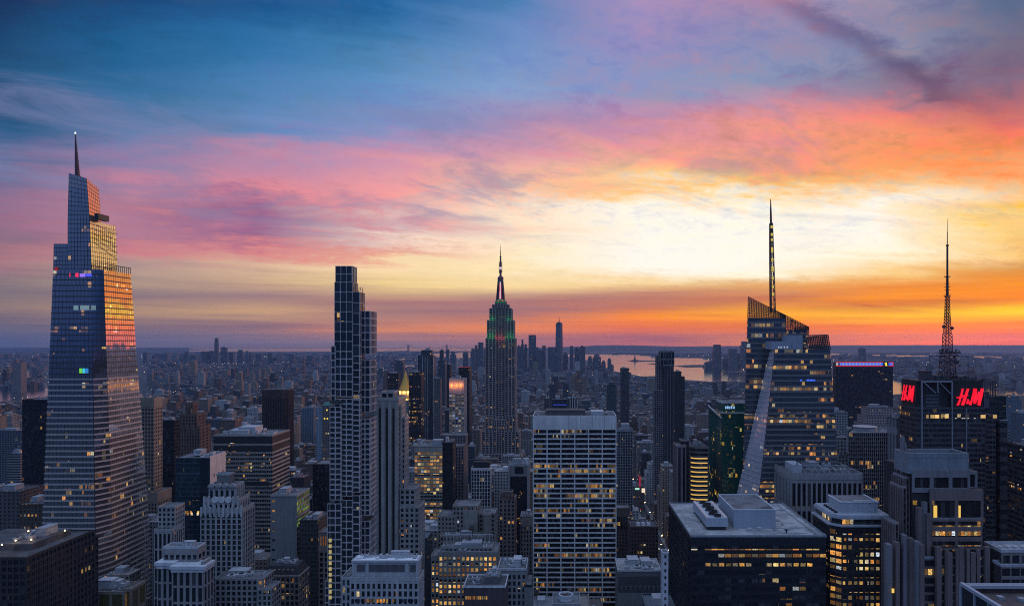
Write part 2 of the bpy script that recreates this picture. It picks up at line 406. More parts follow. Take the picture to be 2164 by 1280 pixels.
    n.put(b.inputs['Emission Strength'], n.m('MULTIPLY', n.m('MULTIPLY', n.m('MULTIPLY', on, st), isw), power))
    FACS[key] = m
    return m
def roofing(name, col):
    """flat roof: patched membrane with ponding stains and seams of its own"""
    m, n, b = mat(name); p = wpos(n)
    a = n.noise(p, 0.09, 6, 0.65, 0.5); c = n.noise(p, 0.6, 5, 0.65)
    f = n.m('ADD', n.rng(a, 0.42, 0.56, 0.72, 1.12, True), n.m('MULTIPLY', n.m('SUBTRACT', c, 0.5), 0.7))
    x, y, z = n.xyz(p)[:3]
    sm = n.m('MAXIMUM', n.m('LESS_THAN', n.m('FRACT', n.m('DIVIDE', x, 5.3)), 0.03), n.m('LESS_THAN', n.m('FRACT', n.m('DIVIDE', y, 7.9)), 0.025))
    f = n.m('MULTIPLY', f, n.m('SUBTRACT', 1.0, n.m('MULTIPLY', sm, 0.3)))
    n.put(b.inputs['Base Color'], n.vm('SCALE', n.vec(*col), f)); b.inputs['Roughness'].default_value = .9; b.inputs['Specular IOR Level'].default_value = .3
    return m
def plain(name, col, rough=0.7, metal=0.0, spec=0.4, var=0.2, scale=0.5):
    m, n, b = mat(name)
    f = n.noise(wpos(n), scale, 5, 0.6)
    n.put(b.inputs['Base Color'], n.vm('SCALE', n.vec(*col), n.rng(f, 0.25, 0.75, 1-var, 1+var)))
    b.inputs['Roughness'].default_value = rough; b.inputs['Metallic'].default_value = metal; b.inputs['Specular IOR Level'].default_value = spec
    return m
def glow(name, col, power):
    m, n, b = mat(name)
    b.inputs['Base Color'].default_value = (0.02, 0.02, 0.02, 1)
    n.put(b.inputs['Emission Color'], (*col, 1)); b.inputs['Emission Strength'].default_value = power
    return m
ROOF_GREY = roofing('roof_membrane', (0.17, 0.17, 0.175))
ROOF_DARK = roofing('roof_tar', (0.085, 0.085, 0.09))
ROOF_PALE = roofing('roof_gravel', (0.40, 0.385, 0.375))
UNIT = plain('unit_metal', (0.30, 0.31, 0.33), 0.6, var=0.3, scale=0.6)
UNIT_PALE = plain('unit_white_metal', (0.42, 0.43, 0.45), 0.6, var=0.25, scale=0.6)
DARKM = plain('dark_metal', (0.025, 0.026, 0.03), 0.5)
FAN = plain('fan_black', (0.015, 0.015, 0.016), 0.6)
STEEL = plain('steel', (0.22, 0.23, 0.25), 0.45, 0.6)
WOODT = plain('tank_wood', (0.10, 0.075, 0.055), 0.9, var=0.4)

# ------------------------------------------------------------------ a building and its facades
HERO_RECTS = []          # photo rectangles (x0, x1, top, lowest visible row, depth) of the modelled buildings
N_WIN = 0
class Bld:
    def __init__(s, name, label, cat, pxc, Y, group=None):
        s.Y = Y; s.X = (pxc-VX)*Y/F
        s.root = thing(name, label, cat, (s.X, Y, 0), group)
        s.mbs = {}; s.wins = []; s.px = []
    def lx(s, px, Y=None): return (px-VX)*(Y or s.Y)/F - s.X
    def lz(s, py, Y=None): return EYE-(py-HZ)*(Y or s.Y)/F
    def mb(s, part, mats):
        if part not in s.mbs: s.mbs[part] = (MB(), mats)
        return s.mbs[part][0]
    def facade(s, fr, W, z0, z1, st, side=False):
        """piers, spandrels and window quads on one wall. fr = (ox,oy,ux,uy)"""
        bay, fh = st['bay'], st['fh']
        nb = max(1, round(W/bay)); nf = max(1, round((z1-z0-st.get('top', 0)-st.get('bot', 0))/fh))
        zb = z0+st.get('bot', 0); zt = z1-st.get('top', 0)
        fh = (zt-zb)/nf; bay = W/nb
        pw, sh, pd, sd = st['pw'], st['sh'], st['pd'], st['sd']
        mb = s.mb('wall', st['mats'])
        pm = st.get('pm', 0)
        if pw > 0:
            for i in range(nb+1):
                a0, a1 = max(0, i*bay-pw/2), min(W, i*bay+pw/2)
                if st.get('skip') and i % st['skip'] and 0 < i < nb: continue
                mb.obox(fr, a0, a1, 0.0, pd, z0, zt+st.get('pup', 0), pm)
        if sh > 0:
            for j in range(nf+1):
                zc = zb+j*fh
                mb.obox(fr, 0.004, W-0.004, 0.0, sd, max(z0, zc-sh/2), min(z1, zc+sh/2), st.get('sm', 0))
        if st.get('top', 0) > 0.5: mb.obox(fr, 0.002, W-0.002, 0.0, max(pd, sd)-0.02, zt+sh/2-0.01, z1, st.get('tm', 0))
        if st.get('bot', 0) > 0.5: mb.obox(fr, 0.002, W-0.002, 0.0, max(pd, sd)-0.02, z0, zb-sh/2+0.01, 0)
        sub = st.get('sub', 1); g = st.get('mull', 0.08)
        ox, oy, ux, uy = fr; nx, ny = uy, -ux
        arch = st.get('arch', 0)
        for j in range(nf):
            za, zc = zb+j*fh+sh/2+0.02, zb+(j+1)*fh-sh/2-0.02
            if zc-za < 0.2: continue
            for i in range(nb):
                A0, A1 = i*bay+pw/2+0.02, (i+1)*bay-pw/2-0.02
                if A1-A0 < 0.2: continue
                ws = (A1-A0)/sub
                for k in range(sub):
                    a0, a1 = A0+k*ws+(g/2 if k else 0), A0+(k+1)*ws-(g/2 if k < sub-1 else 0)
                    s.wins.append(((ox+ux*(a0+a1)/2+nx*0.05, oy+uy*(a0+a1)/2+ny*0.05, (za+zc)/2), a1-a0, zc-za, (ux, uy), st['win'], side))
                if arch:
                    for e0, e1 in ((A0, A0+arch), (A1, A1-arch)):
                        dd = max(pd, sd)-0.012
                        q = [(ox+ux*a+nx*dd, oy+uy*a+ny*dd, z) for a, z in ((e0, zc-arch), (e0, zc), (e1, zc), ((e0*0.7+e1*0.3), zc-arch*0.3))]
                        mb.face(q if (e1 < e0) == (ux+uy > 0) else q[::-1], pm)
    def block(s, x0, x1, yt, d, st, Y=None, zb=0.0, side=None, core=None, roof=ROOF_GREY, parapet=1.0, par_mat=None, fside=None, other=False, zt=None, roofpart=True):
        """box whose front (photo columns x0..x1, top row yt) stands at depth Y and which runs d metres back"""
        Y = Y or s.Y; dy = Y-s.Y
        X0, X1, Z = s.lx(x0, Y), s.lx(x1, Y), (s.lz(yt, Y) if zt is None else zt)
        mb = s.mb('wall', st['mats'])
        mb.box(X0, X1, dy, dy+d, zb, Z, st.get('core', 1) if core is None else core)
        if side is None: side = 'R' if (x0+x1)/2 < VX else 'L'
        if st.get('bay'):
            s.facade((X0, dy, 1, 0), X1-X0, zb, Z, st)
            sst = fside or st
            if 'R' in side or other: s.facade((X1, dy, 0, 1), d, zb, Z, sst, True)
            if 'L' in side or other: s.facade((X0, dy+d, 0, -1), d, zb, Z, sst, True)
        if parapet is not None and roofpart:
            pr = MB(); pr.box(X0+0.3, X1-0.3, dy+0.3, dy+d-0.3, Z-0.5, Z+0.06); pr.build('roof', roof, s.root)
            if parapet > 0:
                pa = MB()
                h = parapet
                pa.box(X0-0.25, X1+0.25, dy-0.28, dy+0.25, Z-0.3, Z+h, bottom=True); pa.box(X0-0.24, X1+0.24, dy+d-0.25, dy+d+0.2, Z-0.3, Z+h-0.004)
                pa.box(X0-0.23, X0+0.24, dy+0.25, dy+d-0.25, Z-0.3, Z+h-0.008, bottom=True); pa.box(X1-0.24, X1+0.23, dy+0.25, dy+d-0.25, Z-0.3, Z+h-0.008, bottom=True); pa.build('parapet', par_mat or st['mats'][0], s.root)
        s.px.append((x0, x1, yt, Y))
        return X0, X1, dy, dy+d, Z
    def units(s, box, n, seed=1, hmax=4.0, pale=False, tank=0, bulk=1):
        """mechanical units, a stair bulkhead and water tanks on a roof"""
        X0, X1, y0, y1, Z = box; r = random.Random(seed)
        W, D = X1-X0, y1-y0
        for k in range(bulk):
            w_, d_, h_ = W*r.uniform(.2, .4), D*r.uniform(.25, .45), r.uniform(3, hmax+2)
            x, y = X0+r.uniform(.12, .8-.2)*W, y0+r.uniform(.25, .5)*D
            b = MB(); b.box(x, x+w_, y, y+d_, Z, Z+h_); b.box(x-.2, x+w_+.2, y-.2, y+d_+.2, Z+h_, Z+h_+.35, 0, True)
            b.build('stair_bulkhead', UNIT if not pale else UNIT_PALE, s.root)
        for k in range(n):
            w_, d_, h_ = r.uniform(1.8, min(6, .2*W+2)), r.uniform(2, min(7, .2*D+2)), r.uniform(1.2, hmax*.7)
            x, y = X0+.8+r.random()*max(.1, W-w_-1.6), y0+.8+r.random()*max(.1, D-d_-1.6)
            b = MB(); b.box(x, x+w_, y, y+d_, Z+.4, Z+.4+h_, 0, True)
            for e in ((0,0),(1,0),(0,1),(1,1)): b.box(x+e[0]*(w_-.2), x+e[0]*(w_-.2)+.2, y+e[1]*(d_-.2), y+e[1]*(d_-.2)+.2, Z, Z+.4)
            b.cyl(x+w_/2, y+d_/2, Z+.4+h_, Z+.7+h_, min(w_, d_)*.33, None, 10, 1)
            b.build('roof_unit', [UNIT_PALE if (pale or r.random() < .3) else UNIT, FAN], s.root)
        if W > 8 and D > 6:
            b = MB()
            for k in range(7):
                x, y = X0+1+r.random()*(W-2), y0+1+r.random()*(D-2)
                if k % 2: b.bar((x, y, Z+.35), (min(X1-.8, x+r.uniform(3, 9)), y, Z+.35), .22)
                else: b.bar((x, y, Z+.35), (x, min(y1-.8, y+r.uniform(3, 9)), Z+.35), .22)
            for k in range(9):
                x, y, e = X0+1+r.random()*(W-2.4), y0+1+r.random()*(D-2.4), r.uniform(.4, 1.1)
                b.box(x, x+e, y, y+e, Z, Z+r.uniform(.5, 1.6), 1)
            for k in range(3):
                x, y = X0+1+r.random()*(W-2), y0+1+r.random()*(D-2); b.bar((x, y, Z), (x, y, Z+r.uniform(2.5, 6)), .14)
            b.build('roof_pipes', [UNIT, UNIT_PALE], s.root)
        for k in range(tank):
            x, y = X0+r.uniform(.2, .8)*W, y0+r.uniform(.3, .8)*D
            b = MB()
            for a in range(4): b.bar((x+1.3*cos(a*pi/2+.8), y+1.3*sin(a*pi/2+.8), Z), (x+1.1*cos(a*pi/2+.8), y+1.1*sin(a*pi/2+.8), Z+3.2), .3, 1)
            b.cyl(x, y, Z+3.2, Z+7.0, 2.0, 1.9, 12, 0); b.cyl(x, y, Z+7.0, Z+8.3, 2.15, 0.05, 12, 1)
            b.build('water_tank', [WOODT, DARKM], s.root)
    def done(s, maxwin=100, low=None):
        global N_WIN
        for part, (mb, mats) in s.mbs.items():
            if mb.f: mb.build(part, mats, s.root)
        wins = s.wins
        if wins:
            # the panes that show largest: front before side, and the upper (unhidden) rows first
            order = sorted(range(len(wins)), key=lambda i: (wins[i][5], -round(wins[i][1]*wins[i][2], 1) if False else 0, -wins[i][0][2]))
            ind = set(order[:maxwin]) if len(wins) > 1 else set()
            cache = {}
            rest = MB(); rmats = []
            for i, (c, w_, h_, (ux, uy), m_, sd) in enumerate(wins):
                if i in ind:
                    key = (round(w_, 2), round(h_, 2), ux, uy, m_.name)
                    if key not in cache:
                        q = MB(); q.face([(-ux*w_/2, -uy*w_/2, -h_/2), (ux*w_/2, uy*w_/2, -h_/2), (ux*w_/2, uy*w_/2, h_/2), (-ux*w_/2, -uy*w_/2, h_/2)])
                        o = q.build('window', m_, s.root, c); cache[key] = o
                    else:
                        o = cache[key].copy(); C.objects.link(o); o.parent = s.root; o.location = c
                    N_WIN += 1
                else:
                    if m_ not in rmats: rmats.append(m_)
                    x, y, z = c
                    rest.face([(x-ux*w_/2, y-uy*w_/2, z-h_/2), (x+ux*w_/2, y+uy*w_/2, z-h_/2), (x+ux*w_/2, y+uy*w_/2, z+h_/2), (x-ux*w_/2, y-uy*w_/2, z+h_/2)], rmats.index(m_))
            if rest.f: tag(rest.build('window_rows', rmats, s.root), kind='stuff')
        for x0, x1, yt, Y in s.px:
            HERO_RECTS.append((x0, x1, yt, low if low else 1280, Y))
        return s
def style(bay, fh, pw, sh, pd, sd, mats, win, **kw):
    d = dict(bay=bay, fh=fh, pw=pw, sh=sh, pd=pd, sd=sd, mats=mats, win=win); d.update(kw); return d

# ------------------------------------------------------------------ the modelled towers
DGL = plain('curtain_wall_dark', (0.012, 0.014, 0.018), 0.15, spec=0.5)
def mk(col, core=None, **kw):
    return [wall(col, **kw), core if core else wall(tuple(c*0.8 for c in col), **kw)]
LIME, PALE, BRICK, BROWN = (.34,.325,.30), (.50,.50,.50), (.19,.12,.09), (.12,.085,.07)
GREY, DARK, TAN, SAND = (.27,.27,.28), (.028,.03,.034), (.27,.225,.18), (.38,.34,.285)

# --- tall tapered glass tower on the left -------------------------------------------------
def inset(ring, k=.988):
    cx, cy = sum(p[0] for p in ring)/len(ring), sum(p[1] for p in ring)/len(ring)
    return [(cx+(p[0]-cx)*k, cy+(p[1]-cy)*k, p[2]) for p in ring]
def glass_tower():
    Y = 600.0
    B = Bld('glass_skyscraper', 'very tall tapering glass skyscraper with stepped crown and thin spire, reflecting orange sunset', 'skyscraper', 200, Y)
    R = B.root
    def poly(py, l, c, s_, r):     # left front, front corner, chamfer end, far right, as photo columns on row py
        Z = EYE-(py-HZ)*Y/F
        ch = 3.0+0.02*(py-560)
        X3 = (s_-VX)*(Y+ch)/F - B.X
        X4 = X3-0.0
        Yr = (X3+B.X)*F/(r-VX)
        return [(B.lx(l), 0, Z), (B.lx(c), 0, Z), (X3, ch, Z), (X4, Yr-Y, Z), (B.lx(l)-1.5, Yr-Y, Z)]
    top = poly(569, 112, 193, 219, 276)
    p1105 = poly(1105, 90, 201, 236, 312)
    k = top[0][2]/(top[0][2]-p1105[0][2])
    base = [tuple(a[i]+(b[i]-a[i])*k for i in range(2))+(0.0,) for a, b in zip(top, p1105)]
    gm = glass(0.20, 4.6, (0.46, 0.50, 0.56), 0.6, 0.035, 0.86, 0.9, None, 0.06, 0.0)
    n = NT(gm.node_tree); bs = [x for x in gm.node_tree.nodes if x.type == 'BSDF_PRINCIPLED'][0]
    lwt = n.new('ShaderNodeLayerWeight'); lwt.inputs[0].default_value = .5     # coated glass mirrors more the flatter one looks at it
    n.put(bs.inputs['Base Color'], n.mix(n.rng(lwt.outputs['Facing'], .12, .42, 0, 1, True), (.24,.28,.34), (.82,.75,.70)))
    gm_ind = gm
    ZT = top[0][2]
    core = MB(); core.loft([inset([tuple(x+(y-x)*k_/60 for x, y in zip(a, c_)) for a, c_ in zip(base, top)]) for k_ in range(61)], 0)
    body = core.build('glass_body', DGL, R)
    bands = MB(); mull = MB(); W = []
    def lerp(a, b, t): return tuple(x+(y-x)*t for x, y in zip(a, b))
    def ring(z): return [lerp(a, b, z/ZT) for a, b in zip(base, top)]
    nf = 70; fh = ZT/nf
    faces = ((0, 1), (1, 2), (2, 3))
    for j in range(6, nf):
        z0, z1 = j*fh, (j+1)*fh
        r0, r1 = ring(z0), ring(z1)
        big = z0 < 232
        hb = 1.25 if big else 0.85
        mi = 0 if big else 1
        if j in (63, 66): hb = 0.9
        for fi, (a, b) in enumerate(faces):
            A0, B0, A1, B1 = Vector(r0[a]), Vector(r0[b]), Vector(r1[a]), Vector(r1[b])
            u = (B0-A0); L = u.length; u.normalize(); n = Vector((u.y, -u.x, 0))
            pr = 0.55 if big else 0.16
            bands.face([tuple(A0), tuple(B0), tuple(B0+n*pr), tuple(A0+n*pr)], mi)
            t = hb/fh
            At, Bt = A0.lerp(A1, t), B0.lerp(B1, t)
            bands.face([tuple(A0+n*pr), tuple(B0+n*pr), tuple(Bt+n*pr), tuple(At+n*pr)], mi)
            bands.face([tuple(At+n*pr), tuple(Bt+n*pr), tuple(Bt), tuple(At)], mi)
            nb = max(1, round(L/3.1))
            for i in range(nb):
                q0, q1 = i/nb+0.004, (i+1)/nb-0.004
                c4 = [A0.lerp(B0, q0).lerp(A1.lerp(B1, q0), t+.01), A0.lerp(B0, q1).lerp(A1.lerp(B1, q1), t+.01), A0.lerp(B0, q1).lerp(A1.lerp(B1, q1), .99), A0.lerp(B0, q0).lerp(A1.lerp(B1, q0), .99)]
                lean = n*0
                W.append((fi, j, [tuple(c4[0]+n*.06+lean), tuple(c4[1]+n*.06+lean), tuple(c4[2]+n*.06), tuple(c4[3]+n*.06)]))
            if j % 1 == 0:
                for i in range(1, nb):
                    if i % 2 and big: continue
                    m0, m1 = A0.lerp(B0, i/nb), A1.lerp(B1, i/nb)
                    mull.face([tuple(m0-u*.09+n*.14), tuple(m0+u*.09+n*.14), tuple(m1+u*.09+n*.14), tuple(m1-u*.09+n*.14)])
    bands.build('spandrel_bands', [wall((.40,.365,.35), 0.6, .12, .1), wall((.055,.06,.075), 0.5, .1, .05)], R)
    mull.build('mullions', DARKM, R)
    # upper tiers: (left col, corner col, right col) at their bottom and top rows
    W2 = []
    def tier(name, rows, depth0=0.6, nfl=10, bands_m=None, yend=None):
        rings = []
        for (py, l, c, r, dz) in rows:
            Yf = Y+depth0; Z = EYE-(py-HZ)*Yf/F
            Xl, Xc = (l-VX)*Yf/F-B.X, (c-VX)*Yf/F-B.X
            Yr = yend if yend else (Xc+B.X)*F/(r-VX)
            rings.append([(Xl, depth0, Z), (Xc, depth0, Z-dz), (Xc, Yr-Y, Z-dz*2.2), (Xl, Yr-Y, Z-dz*1.2)])
        m = MB(); m.loft(rings, 0); o = m.build(name, DGL, R)
        a, b = rings
        fr = MB()
        for j in range(nfl):
            t0, t1 = j/nfl, (j+1)/nfl
            for fi, (p, q) in enumerate(((0, 1), (1, 2))):
                A0, B0 = Vector(a[p]).lerp(Vector(b[p]), t0), Vector(a[q]).lerp(Vector(b[q]), t0)
                A1, B1 = Vector(a[p]).lerp(Vector(b[p]), t1), Vector(a[q]).lerp(Vector(b[q]), t1)
                u = (B0-A0); L = Vector((u.x, u.y, 0)).length; u = Vector((u.x, u.y, 0)).normalized(); n = Vector((u.y, -u.x, 0))
                nb = max(2, round(L/2.6))
                for i in range(nb):
                    q0, q1 = i/nb+.012, (i+1)/nb-.012
                    c4 = [A0.lerp(B0, q0).lerp(A1.lerp(B1, q0), .03), A0.lerp(B0, q1).lerp(A1.lerp(B1, q1), .03), A0.lerp(B0, q1).lerp(A1.lerp(B1, q1), .97), A0.lerp(B0, q0).lerp(A1.lerp(B1, q0), .97)]
                    W2.append((fi, 80, [tuple(c+n*.06) for c in c4]))
                fr.face([tuple(A0+n*.14), tuple(B0+n*.14), tuple(B0+n*.14+Vector((0,0,.34))), tuple(A0+n*.14+Vector((0,0,.34)))])
                for i in range(nb+1):
                    if i % 2: continue
                    m0, m1 = A0.lerp(B0, i/nb), A1.lerp(B1, i/nb)
                    fr.face([tuple(m0-u*.13+n*.12), tuple(m0+u*.13+n*.12), tuple(m1+u*.13+n*.12), tuple(m1-u*.13+n*.12)])
        fr.build('crown_mullions', DARKM, o)
        return rings
    tier('shoulder_tier', [(569, 113, 145, 160, 0), (515, 114, 146, 160, 0)], 0.8, 6, yend=628)
    tier('middle_tier', [(569, 143.5, 193, 248, 0), (464, 143.5, 189.5, 244, 0)], 0.5, 11)
    r3 = tier('upper_tier', [(464, 143.5, 189.5, 213, 0), (366, 146, 183, 208, 4.2)], 0.3, 10)
    # slanted braces and rim on the west side of the crown
    br = MB()
    Zm = EYE-(464-HZ)*Y/F
    xw = B.lx(190.5)+0.45
    for i in range(5):
        br.bar((xw, 1+i*1.0, Zm-2-i*4.0), (xw-.1+.5, 36, Zm-7-i*5.5), .22)
    br.build('crown_braces', DARKM, R)
    lg = MB(); zl = EYE-(456-HZ)*Y/F
    lg.box(B.lx(196), B.lx(205), 2, 16, zl-2.4, zl+2.4, 0, True)
    lg.build('sky_ledge', plain('ledge_dark', (.02,.024,.03), .4), R)
    # terrace railing round the top of the main body
    tr = MB(); zt = ZT
    for a, b in ((1, 2), (2, 3), (0, 1)):
        A, Bv = Vector(top[a]), Vector(top[b]); L = (Bv-A).length; n_ = max(2, round(L/3))
        if (a, b) == (0, 1): continue
        tr.bar(A+Vector((0,0,5)), Bv+Vector((0,0,5)), .5)
        for i in range(n_+1):
            q = A.lerp(Bv, i/n_); tr.bar(q, q+Vector((0,0,5)), .35)
    tr.build('terrace_railing', DARKM, R)
    # spire
    sp = MB(); Ys = Y+8
    x0, x1 = (160-VX)*Ys/F-B.X, (168.5-VX)*Ys/F-B.X
    zb = EYE-(372-HZ)*Ys/F; zt_ = EYE-(283-HZ)*Ys/F
    xm, rad = (x0+x1)/2-.2, (x1-x0)/2
    xt = (159.2-VX)*Ys/F-B.X
    for i in range(22):
        t0, t1 = i/22, (i+1)/22
        for t in (t0,):
            r_ = rad*(1-t)**0.9+.25; xx = xm+(xt-xm)*t
            sp.cyl(xx, 8, zb+(zt_-zb)*t0, zb+(zt_-zb)*t0+.5, r_+.18, None, 8)
        ra, rb = rad*(1-t0)**0.9+.25, rad*(1-t1)**0.9+.2
        sp.loft([[(xm+(xt-xm)*t0+ra*cos(a*pi/3), 8+ra*sin(a*pi/3), zb+(zt_-zb)*t0) for a in range(6)], [(xm+(xt-xm)*t1+rb*cos(a*pi/3), 8+rb*sin(a*pi/3), zb+(zt_-zb)*t1) for a in range(6)]])
    so = sp.build('spire', plain('spire_metal', (.10,.06,.075), .5, .3), R)
    bk = MB(); bk.cyl(xt, 8, zt_, zt_+1.6, .7, .4, 8); bk.build('beacon_lamp', glow('beacon_white', (.9, .95, 1), 1.2), so)
    # panes
    W.sort(key=lambda q: (-q[1], q[0]))
    allw = W2+W
    vis = sorted(range(len(allw)), key=lambda i: -abs((Vector(allw[i][2][1])-Vector(allw[i][2][0])).cross(Vector(allw[i][2][3])-Vector(allw[i][2][0])).length) if allw[i][0] != 1 else 0)
    ind = set(vis[:100])
    rest = MB()
    for i, (fi, j, q) in enumerate(allw):
        if i in ind:
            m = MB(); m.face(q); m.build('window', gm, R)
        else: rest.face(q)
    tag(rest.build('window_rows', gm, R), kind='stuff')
    # lit club floor: red and blue light behind the glass, and a colour screen lower down
    def strip(name, px0, px1, py0, py1, col, pw, par=R):
        m = MB(); z0, z1 = B.lz(py1), B.lz(py0)
        r_ = ring(min(z0, ZT)); yy = -.35
        m.box(B.lx(px0), B.lx(px1), yy, yy+.12, z0, z1, 0, True)
        m.build(name, glow(name+'_light', col, pw), par)
    strip('party_light', 147, 149, 577, 585, (1, .03, .1), .8); strip('party_light', 160, 166, 577, 585, (1, .03, .12), 1.1)
    strip('party_light', 169, 180, 578, 585, (.35, .2, 1), .9); strip('party_light', 181, 194, 578, 584, (.10, .10, 1), .9)
    strip('party_light', 116, 122, 565, 572, (.8, .02, .02), .35)
    strip('lit_lobby', 156, 166, 645, 655, (.45, .75, .95), .3); strip('lit_lobby', 170, 189, 645, 655, (.5, .75, .9), .3); strip('lit_lobby', 193, 203, 645, 655, (.45, .7, .9), .25)
    strip('screen', 168, 174, 778, 788, (.25, 1, .08), .6); strip('screen', 175, 180, 778, 788, (.05, .7, .9), .8); strip('screen', 181, 187, 778, 788, (.05, .35, 1), .6)
    HERO_RECTS.append((86, 324, 569, 1215, Y)); HERO_RECTS.append((140, 248, 366, 1215, Y))
glass_tower()

# --- black slab left of it
st = style(2.4, 3.8, .35, 1.0, .12, .1, [wall((.02,.02,.022), .5), DGL], glass(.07, 3.8, run=.1))
b = Bld('office_tower', 'black flat-roofed slab tower half hidden left of the tapering glass skyscraper', 'office tower', 72, 760)
bx = b.block(47, 118, 846, 45, st); b.units(bx, 5, 3); b.done(60, 1060)
# --- brown ornate tower right of it
st = style(2.9, 3.7, 1.3, 1.5, .35, .2, mk(TAN), glass(.13, 3.7), top=9)
b = Bld('office_tower', 'slim brown brick tower with pinkish lit west wall right of the tapering glass skyscraper', 'office tower', 300, 720)
bx = b.block(262, 325, 842, 15, st, other=False); b.block(262, 332, 1042, 26, st, Y=716); b.units(bx, 3, 4); b.done(60, 1100)
# --- dark slab and gothic brown tower
b = Bld('office_tower', 'narrow black tower standing in front of the brown gothic tower', 'office tower', 358, 790)
st = style(2.5, 3.8, .3, 1.0, .12, .1, [wall((.025,.025,.028), .5), DGL], glass(.05, 3.8, run=.1))
bx = b.block(341, 368, 889, 12, st); b.units(bx, 2, 8); b.done(30, 1040)
st = style(3.2, 3.7, 1.5, 1.3, .4, .2, mk((.15,.105,.085)), glass(.08, 3.7), pup=3)
b = Bld('gothic_tower', 'brown gothic office tower with pinnacles stepping up to a lit peak', 'office tower', 398, 840)
b.block(372, 422, 905, 26, st); b.block(380, 416, 878, 20, st, Y=842); bx = b.block(392, 408, 856, 12, st, Y=845, parapet=2)
pn = MB()
for px, py, Y in ((373,905,840),(384,905,840),(396,905,840),(408,905,840),(421,905,840),(381,878,842),(392,878,842),(404,878,842),(415,878,842),(393,856,845),(400,856,845),(407,856,845)):
    x, y, z = b.lx(px, Y), Y-840+.6, b.lz(py, Y)
    pn.box(x-.8, x+.8, y-.8, y+.8, z-6, z+3); pn.lathe(x, y, [(z+3, .9), (z+8, .08)], 6)
pn.build('pinnacles', wall((.17,.12,.10)), b.root)
b.done(40, 960)
# --- brown rotated tower with chamfered corners
b = Bld('office_tower', 'dark brown octagonal tower with vertical stripes, upper left middle distance', 'office tower', 578, 1250)
X0, X1, Z = b.lx(550), b.lx(607), b.lz(824)
m = b.mb('wall', mk((.075,.05,.045), DGL)); c = 7
m.prism([(X0+c,0),(X1-c,0),(X1,c),(X1,36-c),(X1-c,36),(X0+c,36),(X0,36-c),(X0,c)], 0, Z, 0)
for (x0, y0, x1, y1, n_) in ((X0+c,0,X1-c,0,11),(X1-c,0,X1,c,3),(X0,c,X0+c,0,3),(X1,c,X1,36-c,7)):
    L = sqrt((x1-x0)**2+(y1-y0)**2); ux, uy = (x1-x0)/L, (y1-y0)/L
    for i in range(n_):
        m.obox((x0, y0, ux, uy), (i+.15)*L/n_, (i+.62)*L/n_, -.1, .06, 8, Z-14, 1)
        m.obox((x0, y0, ux, uy), (i+.75)*L/n_, (i+1.02)*L/n_, -.1, .6, 0, Z-1, 0)
b.mb('roof', [ROOF_DARK]).prism([(X0+c,.5),(X1-c,.5),(X1-.5,c),(X1-.5,36-c),(X1-c,35.5),(X0+c,35.5),(X0+.5,36-c),(X0+.5,c)], Z, Z+1.2)
b.px.append((549,608,823,1250)); b.done(0, 908)
# --- bottom-left dark building with lamps on its roof
st = style(3.4, 3.9, .9, 1.4, .35, .2, mk((.045,.04,.04), wall((.03,.028,.03))), glass(.10, 3.9, power=.8))
b = Bld('office_building', 'dark low block in the bottom left corner with lamps glowing on its roof', 'office building', -20, 400)
bx = b.block(-140, 55, 1180, 58, st, parapet=1.0, roof=ROOF_DARK)
X0, X1, y0, y1, Z = bx
sb = MB(); sb.box(X0+2, X1-9, 16, 50, Z, Z+3.6); sb.box(X0+2.5, X1-9.5, 16.5, 49.5, Z+3.6, Z+3.65); sb.build('penthouse', ROOF_DARK, b.root)
b.units((X0+24, X1-11, 20, 48, Z+3.6), 8, 5, 3.0, False, 0, 1)
st2 = dict(st); b.block(50, 60, 1192, 60, st2, parapet=.8, roof=ROOF_DARK, Y=402)
lamp_m = glow('lamp_warm', (1, .72, .35), 6.0)
for px, py in ((4, 1168), (33, 1160), (66, 1158), (60, 1140), (118, 1137), (137, 1139)):
    Yl = 400+(1178-py)*1.05; x, y, z = at(px, py, Yl)
    l = MB(); zz = Z+.1; l.cyl(x-b.X, Yl-400, zz, zz+4.4, .09, .07, 6); lo_ = l.build('roof_lamp', DARKM, b.root)
    h = MB(); h.lathe(x-b.X, Yl-400, [(zz+4.4, .2), (zz+4.7, .42), (zz+5.1, .3), (zz+5.2, .05)], 8)
    h.build('lamp_head', lamp_m, lo_)
    pl = bpy.data.lights.new('roof_lamp_light', 'POINT'); pl.energy = 260; pl.color = (1, .7, .35); pl.shadow_soft_size = .4
    po = bpy.data.objects.new('roof_lamp_light', pl); C.objects.link(po); po.parent = b.root; po.location = (x-b.X, Yl-400, zz+5.8)
b.done(100, 1280)
# --- small beige building at bottom with painted panels
st = style(9, 14, 1.6, 2.0, .4, .3, mk((.24,.20,.16), wall((.2,.17,.13))), glass(.0, 14, (.10,.085,.03), .3, .5))
b = Bld('low_building', 'small beige block with large tiled wall panels at the bottom edge', 'low building', 205, 470)
bx = b.block(152, 262, 1252, 20, st, roof=ROOF_DARK); b.units(bx, 6, 11, 3.5, True, 0, 2)
b.block(262, 277, 1246, 16, st, Y=473); b.done(20, 1280)
